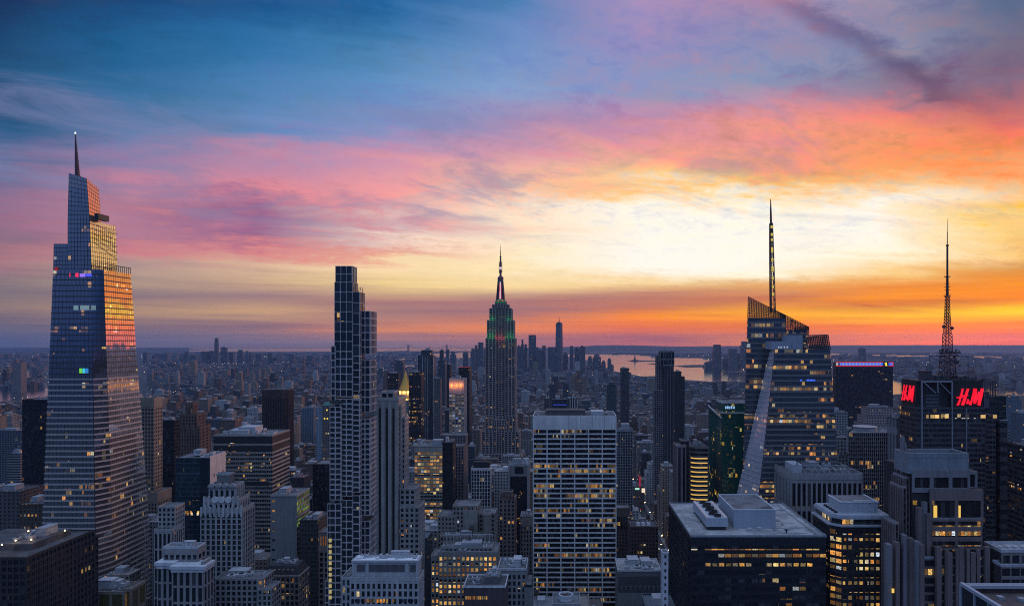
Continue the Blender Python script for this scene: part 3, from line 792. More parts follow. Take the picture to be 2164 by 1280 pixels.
# --- blue glass building with white side
b = Bld('office_building', 'blue glass block with a blank white concrete core and pink lit west wall', 'office building', 410, 600)
st = style(1.6, 3.9, .14, .5, .1, .08, [wall((.05,.07,.09), .4), plain('blue_glass_core', (.012,.022,.032), .12, spec=.6)], glass(.10, 3.9, (.015,.035,.05), .9, .08, .35, .9, None, .04))
stw = style(0, 0, 0, 0, 0, 0, mk((.50,.50,.51)), None)
bx1 = b.block(371, 423, 968, 28, st, parapet=.6, side='')
bx = b.block(423, 443, 966, 28, stw, parapet=.8, roof=ROOF_DARK, side='')
sw = b.mb('west_wall', mk((.50,.47,.45)))  # sunset light on this wall put into a warmer wall colour
sw.box(bx[1], bx[1]+.35, .3, 27.7, 0, bx[4]-.3)
lw = glass(.0, 4)
for i in range(3):
    for j in range(2):
        b.wins.append(((bx[1]+.36, 7+i*8, bx[4]-16-j*7), 1.7, 3.2, (0, 1), lw, True))
b.mb('wall', None).box(bx1[0], bx1[1], -.32, -.02, b.lz(1003), b.lz(999), 0)
for i in range(40):
    b.wins.append(((b.lx(380+rnd.random()*40), -.12, b.lz(1082+rnd.choice((0, 0, 3)))), 1.5, 2.2, (1, 0), glass(1.6, 4.0, power=1.5), False)) if i < 14 else None
b.units((bx1[0], bx[1], 2, 26, bx[4]), 4, 21, 3, False, 0, 1); b.done(100, 1142)
# --- wide banded office building
st = style(1.7, 3.9, .22, 1.7, .12, .3, [wall((.26,.24,.22), .6), DGL], glass(.20, 3.9, (.02,.028,.03), .6, .1, run=.05, power=.9), pm=0)
b = Bld('office_building', 'wide flat office block with dark top band and horizontal window bands', 'office building', 513, 690)
dk = dict(st); dk['mats'] = [wall((.035,.036,.04), .5), DGL]
bx = b.block(452, 575, 921, 44, st, side='R', fside=style(6, 3.9, .2, 1.9, .1, .35, st['mats'], glass(.06, 3.9)))
for q_ in ((bx[0]-.4, bx[1]+.45, -.42, 44.2, bx[4]-6.4, bx[4]-.32), (bx[0]-.36, bx[1]+.40, -.38, 44, bx[4]-14, bx[4]-9.5), (bx[0]-.34, bx[1]-3, -.36, .1, bx[4]-47, bx[4]-43)):
    tb = MB(); tb.box(*q_, 0, True); tb.build('dark_band', wall((.03,.032,.036), .5), b.root)
b.units(bx, 9, 17, 4, True, 0, 2); b.done(100, 1060)
# --- art-deco stepped tower
b = Bld('stepped_tower', 'grey art deco tower with stepped crown, scalloped top and round medallions', 'office tower', 482, 480)
DECO = mk((.34,.335,.33), wall((.17,.165,.16)))
st = style(3.55, 3.5, 1.25, .75, .55, .18, DECO, glass(.09, 3.5), sub=2, top=2.0)
b.block(424, 512, 1078, 18, st, Y=480, parapet=1.6, side='R')
stc = style(3.4, 8.5, 1.6, 1.4, .7, .25, DECO, glass(.03, 3.5), top=2.2, pup=1.2)
b.block(431, 505, 1056, 15, stc, Y=482, parapet=1.2, zb=60)
b.block(442, 498, 1026, 12, stc, Y=484.5, parapet=1.0, zb=80)
bx = b.block(458, 485, 1003, 7, style(0,0,0,0,0,0,DECO,None), Y=490, zb=80)
cr = MB()
Yc = 484.0
for i in range(4):
    x = b.lx(449+i*14, Yc); z = b.lz(1026, Yc)
    cr.loft([[(x+2.6*cos(a*pi/8), Yc-480-1.6+dy, z-.6+2.4*sin(a*pi/8)) for a in range(9)] for dy in (1.6, 0)], 0, True)
cr.build('scallops', DECO[0], b.root)
md = MB(); Yc = 481.2
for i in range(3):
    x = b.lx(455+i*14, Yc); z = b.lz(1055, Yc)
    md.loft([[(x+2.1*cos(-a*pi/8), .9+dy, z+2.1*sin(-a*pi/8)) for a in range(16)] for dy in (.5, -.55)], 0)
md.build('medallions', wall((.55,.55,.55)), b.root)
md = MB()
for i in range(10):
    x = b.lx(426+i*9.4, 480); z = b.lz(1078); md.box(x-.6, x+.6, -.9, .3, z-4, z+2.2+1.2*(i % 2)); 
for i in range(8):
    x = b.lx(432+i*10.2, 482); z = b.lz(1056, 482); md.box(x-.55, x+.55, 1.2, 2.4, z-7, z+2.4)
md.build('finials', wall((.42,.42,.42)), b.root)
b.done(100, 1240)
# its lower front wings
st = style(3.2, 3.5, 1.3, 1.2, .3, .15, mk((.27,.265,.26)), glass(.08, 3.5))
b = Bld('low_building', 'low grey wing block with flat roofs at the foot of the art deco tower', 'low building', 520, 462)
bx = b.block(455, 556, 1224, 16, st); b.units(bx, 5, 2, 3, True); b.block(545, 574, 1245, 14, st, Y=458); b.done(60, 1280)
# --- low corniced building
b = Bld('corniced_building', 'grey masonry block with a broad white cornice and set-back penthouse', 'office building', 388, 430)
MS = mk((.26,.25,.245), wall((.16,.155,.15)))
st = style(3.7, 9.5, 1.5, 1.3, .35, .2, MS, glass(.05, 4), top=1.2)
bx = b.block(332, 366, 1192, 9, st, Y=434, side='', parapet=0)
bx2 = b.block(364, 430, 1200, 12, st, Y=430, side='R', parapet=0)
co = b.mb('cornice', [wall((.55,.56,.58), .7)])
for q, yy in ((bx, 4), (bx2, 0)):
    co.box(q[0]-1.0, q[1]+1.2, yy-1.3, yy+12.2, q[4]-.4, q[4]+1.5, 0, True); co.box(q[0]-.5, q[1]+.7, yy-.75, yy+12.0, q[4]-2.2, q[4]-.4, 0, True)
bp = b.block(346, 418, 1158, 9, style(3.6, 4.0, 1.2, 1.2, .25, .15, MS, glass(.10, 4), top=3.2), Y=438, parapet=1.2, par_mat=wall((.45,.46,.48)), zb=100)
bq = MB(); bq.box(bx2[1]-2.6, bx2[1]-.6, 2, 11, bx2[4], bx2[4]+3.4); bq.build('stair_wall', MS[0], b.root)
b.units(bp, 4, 9, 3, True); b.done(100, 1280)
# columned lodge behind it
st = style(3.4, 13, 1.3, 1.2, .5, .3, mk((.33,.33,.33), wall((.12,.12,.12))), glass(.25, 5), top=2)
b = Bld('low_building', 'pale building with a row of tall columns tucked beside the glass skyscraper', 'low building', 345, 560)
b.block(326, 362, 1120, 16, st); b.block(334, 370, 1072, 14, style(3,3.6,1.4,1.5,.2,.1,mk((.30,.30,.31)),glass(.06,3.6)), Y=566); b.done(60, 1160)
# --- grey blank wall block with green-lit glazed side
b = Bld('office_building', 'block with blank grey concrete front and green lit windows along its side', 'office building', 600, 600)
stb = style(0, 0, 0, 0, 0, 0, mk((.26,.26,.265)), None)
sg = style(3.2, 4.0, .3, 1.4, .15, .2, mk((.06,.07,.06), DGL), glass(.9, 4.0, (.02,.03,.025), tint=(.35, 1.0, .30), power=.8))
bx = b.block(572, 627, 1048, 30, stb, side='')
b.facade((bx[1], 0, 0, 1), 30, bx[4]-26, bx[4], sg, True)
b.facade((bx[1], 0, 0, 1), 30, 0, bx[4]-26, style(3.2, 4.0, .3, 1.4, .15, .2, sg['mats'], glass(.12, 4.0)), True)
for j in range(12):
    b.wins.append(((b.lx(578), -.05, bx[4]-4-j*8), 2.5, 1.6, (1, 0), glass(.5, 4.0), False))
b.units(bx, 8, 12, 3, False, 0, 1); b.done(100, 1200)
# --- dark mansard building
b = Bld('mansard_building', 'stone block with dark mansard roof, dormers and bright yellow window rows', 'office building', 605, 520)
MS2 = mk((.22,.19,.165), wall((.14,.12,.10)))
st = style(3.1, 4.2, 1.2, 1.3, .3, .2, MS2, glass(.34, 4.2, power=1.1), top=1)
bx = b.block(555, 632, 1216, 20, st, parapet=None)
b.mb('cornice', [wall((.30,.26,.23))]).box(bx[0]-.6, bx[1]+.6, -.7, 20, bx[4]-.5, bx[4]+.5, 0, True)
mr = MB(); X0, X1, y0, y1, Z = bx; Z += .5
mr.loft([[(X0,0,Z),(X1,0,Z),(X1,20,Z),(X0,20,Z)], [(X0+2.5,3,Z+6),(X1-2.5,3,Z+6),(X1-2.5,17,Z+6),(X0+2.5,17,Z+6)]], 0)
ro = mr.build('mansard_roof', plain('slate', (.03,.032,.036), .7), b.root)
for i in range(6):
    dm = MB(); x = X0+5+i*(X1-X0-10)/5; dm.box(x-.7, x+.7, .5, 3.2, Z+1.5, Z+3.9); dm.face([(x-.5, .49, Z+1.7), (x+.5, .49, Z+1.7), (x+.5, .49, Z+3.5), (x-.5, .49, Z+3.5)], 1)
    dm.build('dormer', [wall((.2,.17,.15)), glass(1.2, 4, power=.8)], ro)
b.units((X0+4, X1-4, 4, 16, Z+6), 6, 31, 2.5, True); b.done(100, 1280)
# --- dark green slab behind
b = Bld('office_building', 'plain blackish slab standing left of the arched stone tower', 'office building', 678, 760)
st = style(2.2, 3.8, .2, .8, .08, .06, [wall((.018,.022,.024), .5), DGL], glass(.02, 3.8))
bx = b.block(661, 700, 982, 30, st); b.done(20, 1092)
# stone arches building under it
b = Bld('low_building', 'narrow stone building with three tall glowing arched windows, left of the arched tower', 'low building', 682, 560)
st = style(3.6, 4.0, 1.4, 1.2, .3, .2, mk((.22,.17,.15)), glass(.12, 4.0), top=14)
bx = b.block(674, 706, 1126, 16, st)
for i in range(3): b.wins.append(((b.lx(678.5+i*5.2), -.4, b.lz(1142)), 1.0, 7.0, (1, 0), glass(1.9, 9, tint=(1, .6, .35), power=1.0), False))
b.done(60, 1280)

# --- arched stone tower
b = Bld('arched_tower', 'slender stepped tower covered in rows of round-arched windows in pale stone frames', 'skyscraper', 745, 450)
STN = mk((.44,.41,.405), wall((.06,.06,.065)))
gA = glass(.035, 3.2, (.02,.028,.04), .7, .1, .15, 1.0, None, .1)
def arch_style(fh, pw, sh, **kw): return style(3.2, fh, pw, sh, .34, .30, STN, gA, arch=.6, core=1, **kw)
lo, mid, hi_ = arch_style(3.2, .66, .8), arch_style(4.4, .5, .66), arch_style(6.2, .36, .42)
def stack(x0, x1, rows, d, Y):
    """rows: (top row, bottom row, style); the storeys get taller upwards"""
    for k, (yt, yb, s_) in enumerate(rows):
        zb = 0 if yb is None else b.lz(yb, Y)
        X0, X1, dy, Z = b.lx(x0, Y), b.lx(x1, Y), Y-b.Y, b.lz(yt, Y)
        b.mb('wall', STN).box(X0, X1, dy, dy+d, zb, Z, 1)
        if s_ is None: continue
        b.facade((X0, dy, 1, 0), X1-X0, zb, Z, s_); b.facade((X1, dy, 0, 1), d, zb, Z, s_, True)
    q = MB(); q.box(X0+.2, X1-.2, dy+.2, dy+d-.2, b.lz(rows[0][0], Y)-.3, b.lz(rows[0][0], Y)+.05); q.build('roof', ROOF_DARK, b.root)
    b.px.append((x0, x1, rows[0][0], Y))
stack(709, 744, [(562, 596, hi_)], 9.5, 451.6)
stack(707, 745, [(596, 742, hi_), (742, 838, mid), (842, 1048, lo), (1056, None, mid)], 10.5, 451)
stack(745.5, 760, [(617, 752, hi_), (752, 826, mid), (833, 1040, lo), (1046, None, mid)], 10.5, 452)
stack(761, 782, [(657, 748, mid), (760, 870, mid), (884, 1088, lo), (1100, None, mid)], 15, 456)
stack(700, 708.5, [(731, 850, mid)], 10, 450.6)
stack(697, 721, [(846, 852, None), (859, 1056, lo), (1063, None, mid)], 22, 449.5)
stack(692, 699, [(1063, None, mid)], 22, 449.8); stack(687, 695, [(1226, None, mid)], 20, 449)
lf = MB()
for j in range(11):
    lf.box(b.lx(696), b.lx(702), -1.18, -1.12, b.lz(1140+j*12)-1.1, b.lz(1140+j*12)+1.1)
lf.build('lit_stairwell', glow('stairwell_light', (.85, .72, .30), .45), b.root)
wl = MB(); wl.face([(b.lx(711.5), .55, b.lz(670)), (b.lx(717), .55, b.lz(670)), (b.lx(717), .55, b.lz(661)), (b.lx(711.5), .55, b.lz(661))]); wl.build('lit_window', glow('amber_light', (1, .6, .25), .55), b.root)
an = MB(); zz = b.lz(617, 453.5)
for px in (758, 761, 766): an.bar((b.lx(px, 460), 9, zz-1), (b.lx(px, 460)+.6, 9, zz+3.5), .3)
an.build('roof_antennas', DARKM, b.root)
b.done(100, 1180)
# --- tower with three dark vertical strips
b = Bld('office_tower', 'grey stone tower with three dark vertical strips, right of the arched tower', 'office tower', 828, 530)
FST = mk((.32,.305,.29))
stp = style(0, 0, 0, 0, 0, 0, FST, None)
st = style(3.2, 3.7, 1.5, 1.6, .3, .15, FST, glass(.10, 3.7))
bx = b.block(790, 842, 845, 24, stp, parapet=2.0, side='')
b.block(806, 832, 829, 16, style(4, 5, 1.2, 1.4, .4, .3, FST, glass(0, 5)), Y=534, parapet=.8)
ds = b.mb('dark_strips', [wall((.016,.016,.02), .5)])
for px in (801, 815.5, 829.5): ds.box(b.lx(px), b.lx(px+4.2), -.22, .1, 0, b.lz(862), 0, True)
fs = b.mb('wall', None)
for px in (797.5, 806, 820.5, 834.5): fs.box(b.lx(px), b.lx(px+(2.6 if px < 800 else 7)), -.6, 0, 0, b.lz(850))
b.block(842, 848, 858, 12, st, Y=532, side='R'); b.block(842, 856, 884, 12, st, Y=534, side='R')
b.block(845, 877, 1034, 18, st, Y=531, side='R'); b.block(845, 886, 1072, 20, st, Y=530.5, side='R')
b.units(bx, 3, 6, 3); b.done(100, 1180)
# --- limestone bank block at bottom
b = Bld('limestone_building', 'pale limestone block with deep attic storey and a row of lit windows', 'office building', 812, 410)
LS = mk((.37,.37,.375), wall((.20,.20,.205)))
st = style(2.95, 4.3, 1.35, 1.3, .35, .2, LS, glass(.12, 4.3), top=1.5)
bx = b.block(740, 885, 1224, 14, st, parapet=1.2, side='R', other=False)
lr = glass(1.7, 40, tint=(1, .85, .5), power=.9)
for i in range(21):
    if i in (14, 15): continue
    b.wins.append(((b.lx(745.5+i*6.6), -.42, b.lz(1268)), 1.15, 1.9, (1, 0), lr, False))
at_ = b.mb('attic', [wall((.40,.405,.415)), wall((.10,.10,.11))])
X0, X1, Z = b.lx(742), b.lx(881), bx[4]
at_.box(X0, X1, 3, 13, Z, Z+9.0, 0)
for q0, q1 in ((753, 772), (776, 856), (866, 884)): at_.box(b.lx(q0)-.6, b.lx(q1)-.9, 2.86, 3.2, Z+3.4, Z+7.6, 1, True)
for px in (742, 772, 856, 877): at_.box(b.lx(px), b.lx(px+4.5), 2.4, 4, Z, Z+9.4, 0)
at_.box(X0-.6, X1+.6, 2.2, 13.4, Z+9.0, Z+10.0, 0, True)
b.mb('roof', None).box(X0+.8, X1-.8, 3.4, 12.6, Z+10.0, Z+10.06)
for i in range(5):
    q = MB(); x = X0+6+i*6.4; q.box(x, x+.9, -.2, 1.6, Z, Z+2.0); q.build('roof_statue_plinth', LS[0], b.root)
pp = MB()
for i in range(9):
    x = X0+2+i*(X1-X0-4)/9; pp.bar((x, 4+i % 3*2, Z+10.6), (x+4, 7+i % 3*2, Z+10.6), .35); pp.bar((x, 4+i % 3*2, Z+10), (x, 4+i % 3*2, Z+10.6), .3)
pp.build('roof_pipes', UNIT_PALE, b.root)
b.units((X0, X1, 5, 13, Z+10), 6, 41, 2.4, True)
b.block(722, 741, 1222, 18, style(3, 4.3, 1.3, 1.3, .25, .15, LS, glass(.2, 4.3)), Y=414); b.done(100, 1280)

# --- distant middle: gold pyramid tower, glass towers, lit hotel
b = Bld('gold_roofed_tower', 'stone tower with a glowing gold pyramid roof in the middle distance', 'office tower', 853, 1760)
st = style(3.4, 4, 1.4, 1.4, .4, .2, mk(LIME), glass(.1, 4))
b.block(836, 871, 846, 40, st, roof=ROOF_DARK, parapet=1)
gz = b.lz(836); bm_ = MB(); xc = b.lx(853.2)
bm_.prism([(xc+18*cos(pi/8+a*pi/4), 20+18*sin(pi/8+a*pi/4)) for a in range(8)], b.lz(846), b.lz(826))
bm_.build('lantern_base', wall((.40,.33,.22)), b.root)
gp = MB()
gold, n_, b_ = mat('gold_leaf'); b_.inputs['Base Color'].default_value = (.62, .38, .08, 1); b_.inputs['Metallic'].default_value = .75; b_.inputs['Roughness'].default_value = .42
gp.loft([[(xc+r*cos(pi/8+a*pi/4), 20+r*sin(pi/8+a*pi/4), z) for a in range(8)] for z, r in ((b.lz(826), 15.5), (b.lz(818), 12.6), (b.lz(808), 8.8), (b.lz(799), 5.4), (b.lz(793), 3.6), (b.lz(790), 2.6), (b.lz(783), .4))])
for a in range(8): gp.bar((xc+15.5*cos(pi/8+a*pi/4), 20+15.5*sin(pi/8+a*pi/4), b.lz(826)), (xc+3.6*cos(pi/8+a*pi/4), 20+3.6*sin(pi/8+a*pi/4), b.lz(793)), .7)
gp.build('pyramid_roof', gold, b.root)
gl = MB(); z0 = b.lz(829)
for a in range(16): gl.box(xc+17*cos(a*pi/8)-.7, xc+17*cos(a*pi/8)+.7, 20+17*sin(a*pi/8)-.7, 20+17*sin(a*pi/8)+.7, z0, z0+1.6)
for a in range(12): gl.box(xc-17+a*3-.6, xc-17+a*3+.6, -.9, -.2, b.lz(845), b.lz(842.5))
gl.build('floodlights', glow('flood_amber', (1, .55, .12), 3.5), b.root)
for a in range(5):
    pl = bpy.data.lights.new('pyramid_floodlight', 'POINT'); pl.energy = 7000; pl.color = (1, .55, .14); pl.shadow_soft_size = 1
    po = bpy.data.objects.new('pyramid_floodlight', pl); C.objects.link(po); po.parent = b.root; t = -pi/2+(a-2)*pi/5
    po.location = (xc+20*cos(t), 20+20*sin(t), b.lz(829))
b.done(0, 900)
def simple(name, label, cat, px0, px1, yt, Y, d, m, low, steps=(), units=3, side=None, roof=ROOF_DARK, group=None, par=1.0, seed=None):
    """a tower whose windows are too small in the photo to be modelled: body with set-backs, roof, parapet, roof units"""
    b = Bld(name, label, cat, (px0+px1)/2, Y, group)
    st0 = style(0, 0, 0, 0, 0, 0, [m, m], None)
    box = b.block(px0, px1, yt, d, st0, roof=roof, parapet=par)
    for (a0, a1, t, dd, oy) in steps:
        bx_ = b.block(a0, a1, t, dd, st0, Y=Y+oy, roof=roof, parapet=par)
        if t < yt: box = bx_
    if units: b.units(box, units, seed or int(px0*7+yt), 3.5)
    b.done(0, low); return b, box
GT = facade_mat((.045,.06,.075), (.012,.022,.035), 2.2, 3.6, .8, .72, .05, .1, spec=.6)
GT2 = facade_mat((.06,.075,.09), (.02,.035,.05), 3.0, 3.6, .75, .7, .05, .1, spec=.6)
DK = facade_mat((.022,.022,.026), (.012,.013,.017), 2.4, 3.8, .7, .6, .10, .1)
DKL = facade_mat((.03,.028,.03), (.012,.013,.017), 3.0, 4.0, .7, .6, .30, .1)
STO = facade_mat((.28,.265,.25), (.03,.033,.04), 3.0, 3.6, .45, .5, .10, .12)
STD = facade_mat((.15,.13,.12), (.02,.022,.028), 3.0, 3.6, .45, .5, .12, .12)
BRK = facade_mat((.16,.105,.085), (.02,.022,.028), 3.0, 3.4, .42, .48, .10, .12)
RES = facade_mat((.22,.22,.225), (.03,.035,.045), 2.6, 3.1, .6, .55, .10, .12)
b, bx = simple('glass_tower', 'slim dark blue glass tower with pale vertical fins beside the gold pyramid', 'skyscraper', 883, 915, 752, 1500, 30, GT, 930, [(890, 912, 741, 20, 4)])
fn = MB()
for px in (893, 898.5, 904, 915.6): fn.box(b.lx(px)-.35, b.lx(px)+.35, -.8, -.05, 20, b.lz(752))
fn.build('fins', wall((.5,.5,.52), .5), b.root); sp = MB(); sp.bar((b.lx(906.5), 10, bx[4]), (b.lx(906.5), 10, b.lz(729)), .9, 0, .3); sp.build('mast', DARKM, b.root)
simple('office_tower', 'black block with amber office lights left of the slim finned glass tower', 'office tower', 864, 890, 788, 1420, 30, DKL, 930)
simple('apartment_tower', 'slim pale-edged tower right of the slim finned glass tower', 'apartment tower', 916, 931, 801, 1340, 14, facade_mat((.16,.14,.14), (.012,.014,.02), 3, 3.4, .7, .6, .06), 930)
simple('glass_tower', 'grey-blue tower with narrow upper shaft behind the lit hotel', 'skyscraper', 926, 941, 762, 2300, 25, GT2, 830, [(929, 937, 740, 12, 6)])
b, bx = simple('office_tower', 'dark slab tower with red aircraft lights along its roof edge', 'office tower', 969, 992, 777, 1500, 40, DK, 930, units=0)
rl = MB()
for i in range(9): rl.box(b.lx(970+i*2.6)-.5, b.lx(970+i*2.6)+.5, -.6, .4, bx[4]+1, bx[4]+2.0)
rl.build('warning_lights', glow('red_light', (1, .05, .05), .55), b.root)
simple('office_tower', 'dark slab in the distance, left of the red-lit slab tower', 'office tower', 944, 952, 771, 1900, 24, DK, 830)
simple('office_tower', 'dark square tower left of the gold pyramid roof', 'office tower', 819, 842, 789, 1950, 30, DK, 860)
simple('office_tower', 'blue-grey block further off above the gold pyramid', 'office tower', 834, 852, 762, 3300, 40, GT2, 800)
# lit hotel with orange crown
b = Bld('hotel_tower', 'hotel tower with rows of pale blue lit windows under an orange glowing crown', 'hotel', 964, 1060)
st = style(4.6, 3.6, 1.3, 1.0, .35, .2, mk((.30,.29,.30), wall((.05,.05,.06))), glass(2.2, 3.6, tint=(.52, .72, 1.6), power=.75, run=.01), top=22)
bx = b.block(949, 981, 801, 27, st, parapet=1.0, side='')
b.facade((bx[1], 0, 0, 1), 27, 0, bx[4], style(3.4, 3.6, 1.6, 1.5, .3, .15, mk((.33,.25,.22)), glass(.08, 3.6)), True)
cl = MB()
for i in range(5): cl.box(b.lx(951.5+i*6.2)-.9, b.lx(951.5+i*6.2)+.9, -.6, -.35, b.lz(817.5), b.lz(812))
cl.build('crown_lights', glow('crown_orange', (1, .22, .04), 1.3), b.root)
for i in range(3):
    pl = bpy.data.lights.new('crown_uplight', 'POINT'); pl.energy = 2500; pl.color = (1, .3, .08); pl.shadow_soft_size = 1
    po = bpy.data.objects.new('crown_uplight', pl); C.objects.link(po); po.parent = b.root; po.location = (b.lx(954+i*10), -3, b.lz(814))
b.block(940, 949, 866, 24, style(0,0,0,0,0,0,mk((.33,.34,.36)),None), Y=1062); b.units(bx, 4, 3, 4); b.done(100, 930)
# office with yellow lit floors, dark slab, brown gothic
b = Bld('office_building', 'office block with many bright yellow floors beside a black slab', 'office building', 905, 800)
st = style(3.3, 3.9, .45, 1.35, .2, .3, [wall((.28,.27,.24), .6), DGL], glass(.85, 3.9, (.03,.03,.03), run=.03, power=1.0), top=5)
bx = b.block(876, 935, 944, 30, st, side=''); b.units(bx, 4, 5, 4, False, 0, 1); b.done(100, 1095)
simple('office_tower', 'black windowless slab on the right of the yellow-lit office block', 'office tower', 935, 957, 936, 802, 24, facade_mat((.014,.015,.018), (.01,.011,.014), 2.5, 3.9, .6, .5, .02), 1090)
st = style(3.6, 3.7, 1.6, 1.2, .5, .2, mk((.17,.15,.15)), glass(.08, 3.7), pup=2)
b = Bld('office_tower', 'brownish ribbed tower below the lit hotel tower', 'office tower', 965, 860)
b.block(944, 980, 944, 24, st); bx = b.block(931, 984, 920, 20, style(3.4,3.7,1.6,1.4,.4,.2,mk((.2,.185,.185)),glass(.06,3.7)), Y=890); b.done(60, 1050)
b = Bld('office_building', 'slim white grid-fronted building with dark rooftop box, centre of the photo', 'office building', 1017, 800)
st = style(3.0, 3.9, .7, .55, .4, .15, mk((.52,.50,.50), DGL), glass(.12, 3.9), top=2)
bx = b.block(996, 1036, 990, 12, st); b.mb('roof_box', [wall((.03,.03,.032))]).box(b.lx(1000), b.lx(1034), 2, 12, bx[4], bx[4]+7); b.done(100, 1090)
b = Bld('office_building', 'stone-framed building with a tall dark recess in its front, right of centre', 'office building', 1095, 770)
FR = style(0,0,0,0,0,0,mk((.27,.265,.27)),None)
bx = b.block(1074, 1118, 984, 24, FR, side='')
rc = b.mb('dark_recess', [wall((.018,.02,.026), .4)]); rc.box(b.lx(1078), b.lx(1114), -.3, .1, 0, b.lz(1006), 0, True); rc.box(b.lx(1088), b.lx(1106), -.28, .1, b.lz(1000), b.lz(986), 0, True)
fr_ = b.mb('wall', None); fr_.box(b.lx(1074), b.lx(1078), -.8, 0, 0, bx[4]); fr_.box(b.lx(1114), b.lx(1118), -.8, 0, 0, bx[4])
for i in range(26): b.wins.append(((b.lx(1081+rnd.random()*31), -.36, b.lz(1030+rnd.random()*120)), 1.2, .9, (1, 0), glass(1.2, 3.9, power=.7), False))
b.units(bx, 5, 15, 4); b.done(40, 1165)
b = Bld('office_building', 'brown brick tower with small gables and two lit floors, left of the white slab tower', 'office building', 1072, 640)
st = style(3.1, 3.5, 1.5, 1.5, .2, .12, mk((.20,.16,.145)), glass(.16, 3.5))
bx = b.block(1055, 1088, 1056, 20, st); g_ = MB()
for i in range(5):
    x = bx[0]+(i+.5)*(bx[1]-bx[0])/5; g_.loft([[(x-1.2,-.3,bx[4]),(x+1.2,-.3,bx[4]),(x+1.2,3,bx[4]),(x-1.2,3,bx[4])],[(x-.1,-.3,bx[4]+5),(x+.1,-.3,bx[4]+5),(x+.1,3,bx[4]+5),(x-.1,3,bx[4]+5)]])
g_.build('gables', wall((.12,.07,.06)), b.root); b.block(1060, 1083, 1040, 8, style(0,0,0,0,0,0,mk((.18,.14,.13)),None), Y=648); b.done(100, 1165)
b = Bld('stepped_building', 'beige stepped masonry mass with a blank paler wall above the yellow-windowed block', 'office building', 985, 600)
BG = mk((.27,.245,.22))
st = style(3.0, 3.5, 1.5, 1.6, .2, .12, BG, glass(.06, 3.5))
b.block(957, 1010, 1070, 22, st, side=''); b.block(1012, 1046, 1086, 20, st, Y=604); b.block(925, 962, 1092, 22, st, Y=598)
bw_ = b.mb('blank_wall', [wall((.30,.28,.255))]); bw_.box(b.lx(978), b.lx(1008), -.6, 0, 0, b.lz(1076)); bw_.box(b.lx(984), b.lx(1003), -1.6, -.6, 0, b.lz(1100))  # blank wall in a slightly paler beige
b.block(1022, 1036, 1088, 14, style(0,0,0,0,0,0,BG,None), Y=590, zb=0); bx = b.block(930, 1024, 1134, 12, st, Y=584); b.units(bx, 4, 8, 3, False, 1); b.done(100, 1165)
b = Bld('office_building', 'masonry block with rows of bright yellow square windows, bottom centre', 'office building', 988, 520)
YW = mk((.24,.225,.21), wall((.16,.15,.14)))
st = style(3.15, 4.0, 1.35, 1.6, .25, .15, YW, glass(.95, 4.0, power=1.3, run=.016), top=2)
bx = b.block(927, 1050, 1168, 24, st, side='R'); b.block(911, 928, 1176, 20, st, Y=523)
b.block(940, 1040, 1158, 14, style(3.1, 3.2, 1.2, 1.0, .2, .1, YW, glass(.6, 3.2)), Y=526); b.units(bx, 9, 19, 4, False, 1, 2)
rk = MB()
for i in range(14): rk.bar((bx[0]+4+i*2.6, 9, bx[4]+6), (bx[0]+4+i*2.6, 9, bx[4]+11), .3)
rk.bar((bx[0]+4, 9, bx[4]+11), (bx[0]+38, 9, bx[4]+11), .35); rk.build('roof_rack', UNIT_PALE, b.root); b.done(100, 1280)
b = Bld('office_building', 'low brownish block with white roof trim and lit window row at the bottom edge', 'low building', 1030, 440)
st = style(3.0, 4.2, 1.1, 1.5, .2, .15, mk((.10,.08,.085)), glass(1.3, 30, tint=(1, .85, .6), power=.9), bot=0, top=2.5)
bx = b.block(980, 1068, 1240, 22, style(0,0,0,0,0,0,mk((.10,.08,.085)),None), roof=ROOF_DARK, parapet=.9, par_mat=wall((.55,.55,.57)))
for i in range(11): b.wins.append(((b.lx(985+i*4.3), -.05, b.lz(1262)), .85, 2.0, (1, 0), glass(1.9, 30, tint=(1, .9, .7), power=.9), False))
b.mb('penthouse', [wall((.12,.11,.12)), ROOF_GREY]).box(bx[0]+12, bx[1]-4, 6, 18, bx[4], bx[4]+4.2); b.mb('penthouse', None).box(bx[0]+12.2, bx[1]-4.2, 6.2, 17.8, bx[4]+4.2, bx[4]+4.25, 1)
b.units((bx[0]+12, bx[1]-4, 6, 18, bx[4]+4.2), 5, 55, 3, True); b.units((bx[0], bx[0]+10, 4, 18, bx[4]), 3, 56, 3, False, 0, 0); b.done(40, 1280)
b = Bld('office_building', 'grey building with balustraded roof and pale rooftop sheds left of the white slab', 'office building', 1084, 480)
st = style(3.2, 4.2, 1.4, 1.5, .3, .2, mk((.25,.25,.25)), glass(.08, 4.2), top=2)
bx = b.block(1052, 1112, 1205, 24, st, parapet=1.6, par_mat=wall((.42,.42,.44))); b.units(bx, 7, 13, 4, True, 0, 2); b.block(1108, 1124, 1238, 24, style(0,0,0,0,0,0,mk((.03,.03,.034)),None), Y=478); b.done(60, 1280)
b = Bld('office_building', 'narrow ornate stone building touching the left edge of the white slab tower', 'office building', 1112, 680)
st = style(2.8, 4.0, 1.3, 1.4, .3, .15, mk((.30,.28,.27)), glass(.05, 4), top=8)
bx = b.block(1100, 1130, 1092, 20, st); b.units(bx, 3, 3, 3); b.done(60, 1190)

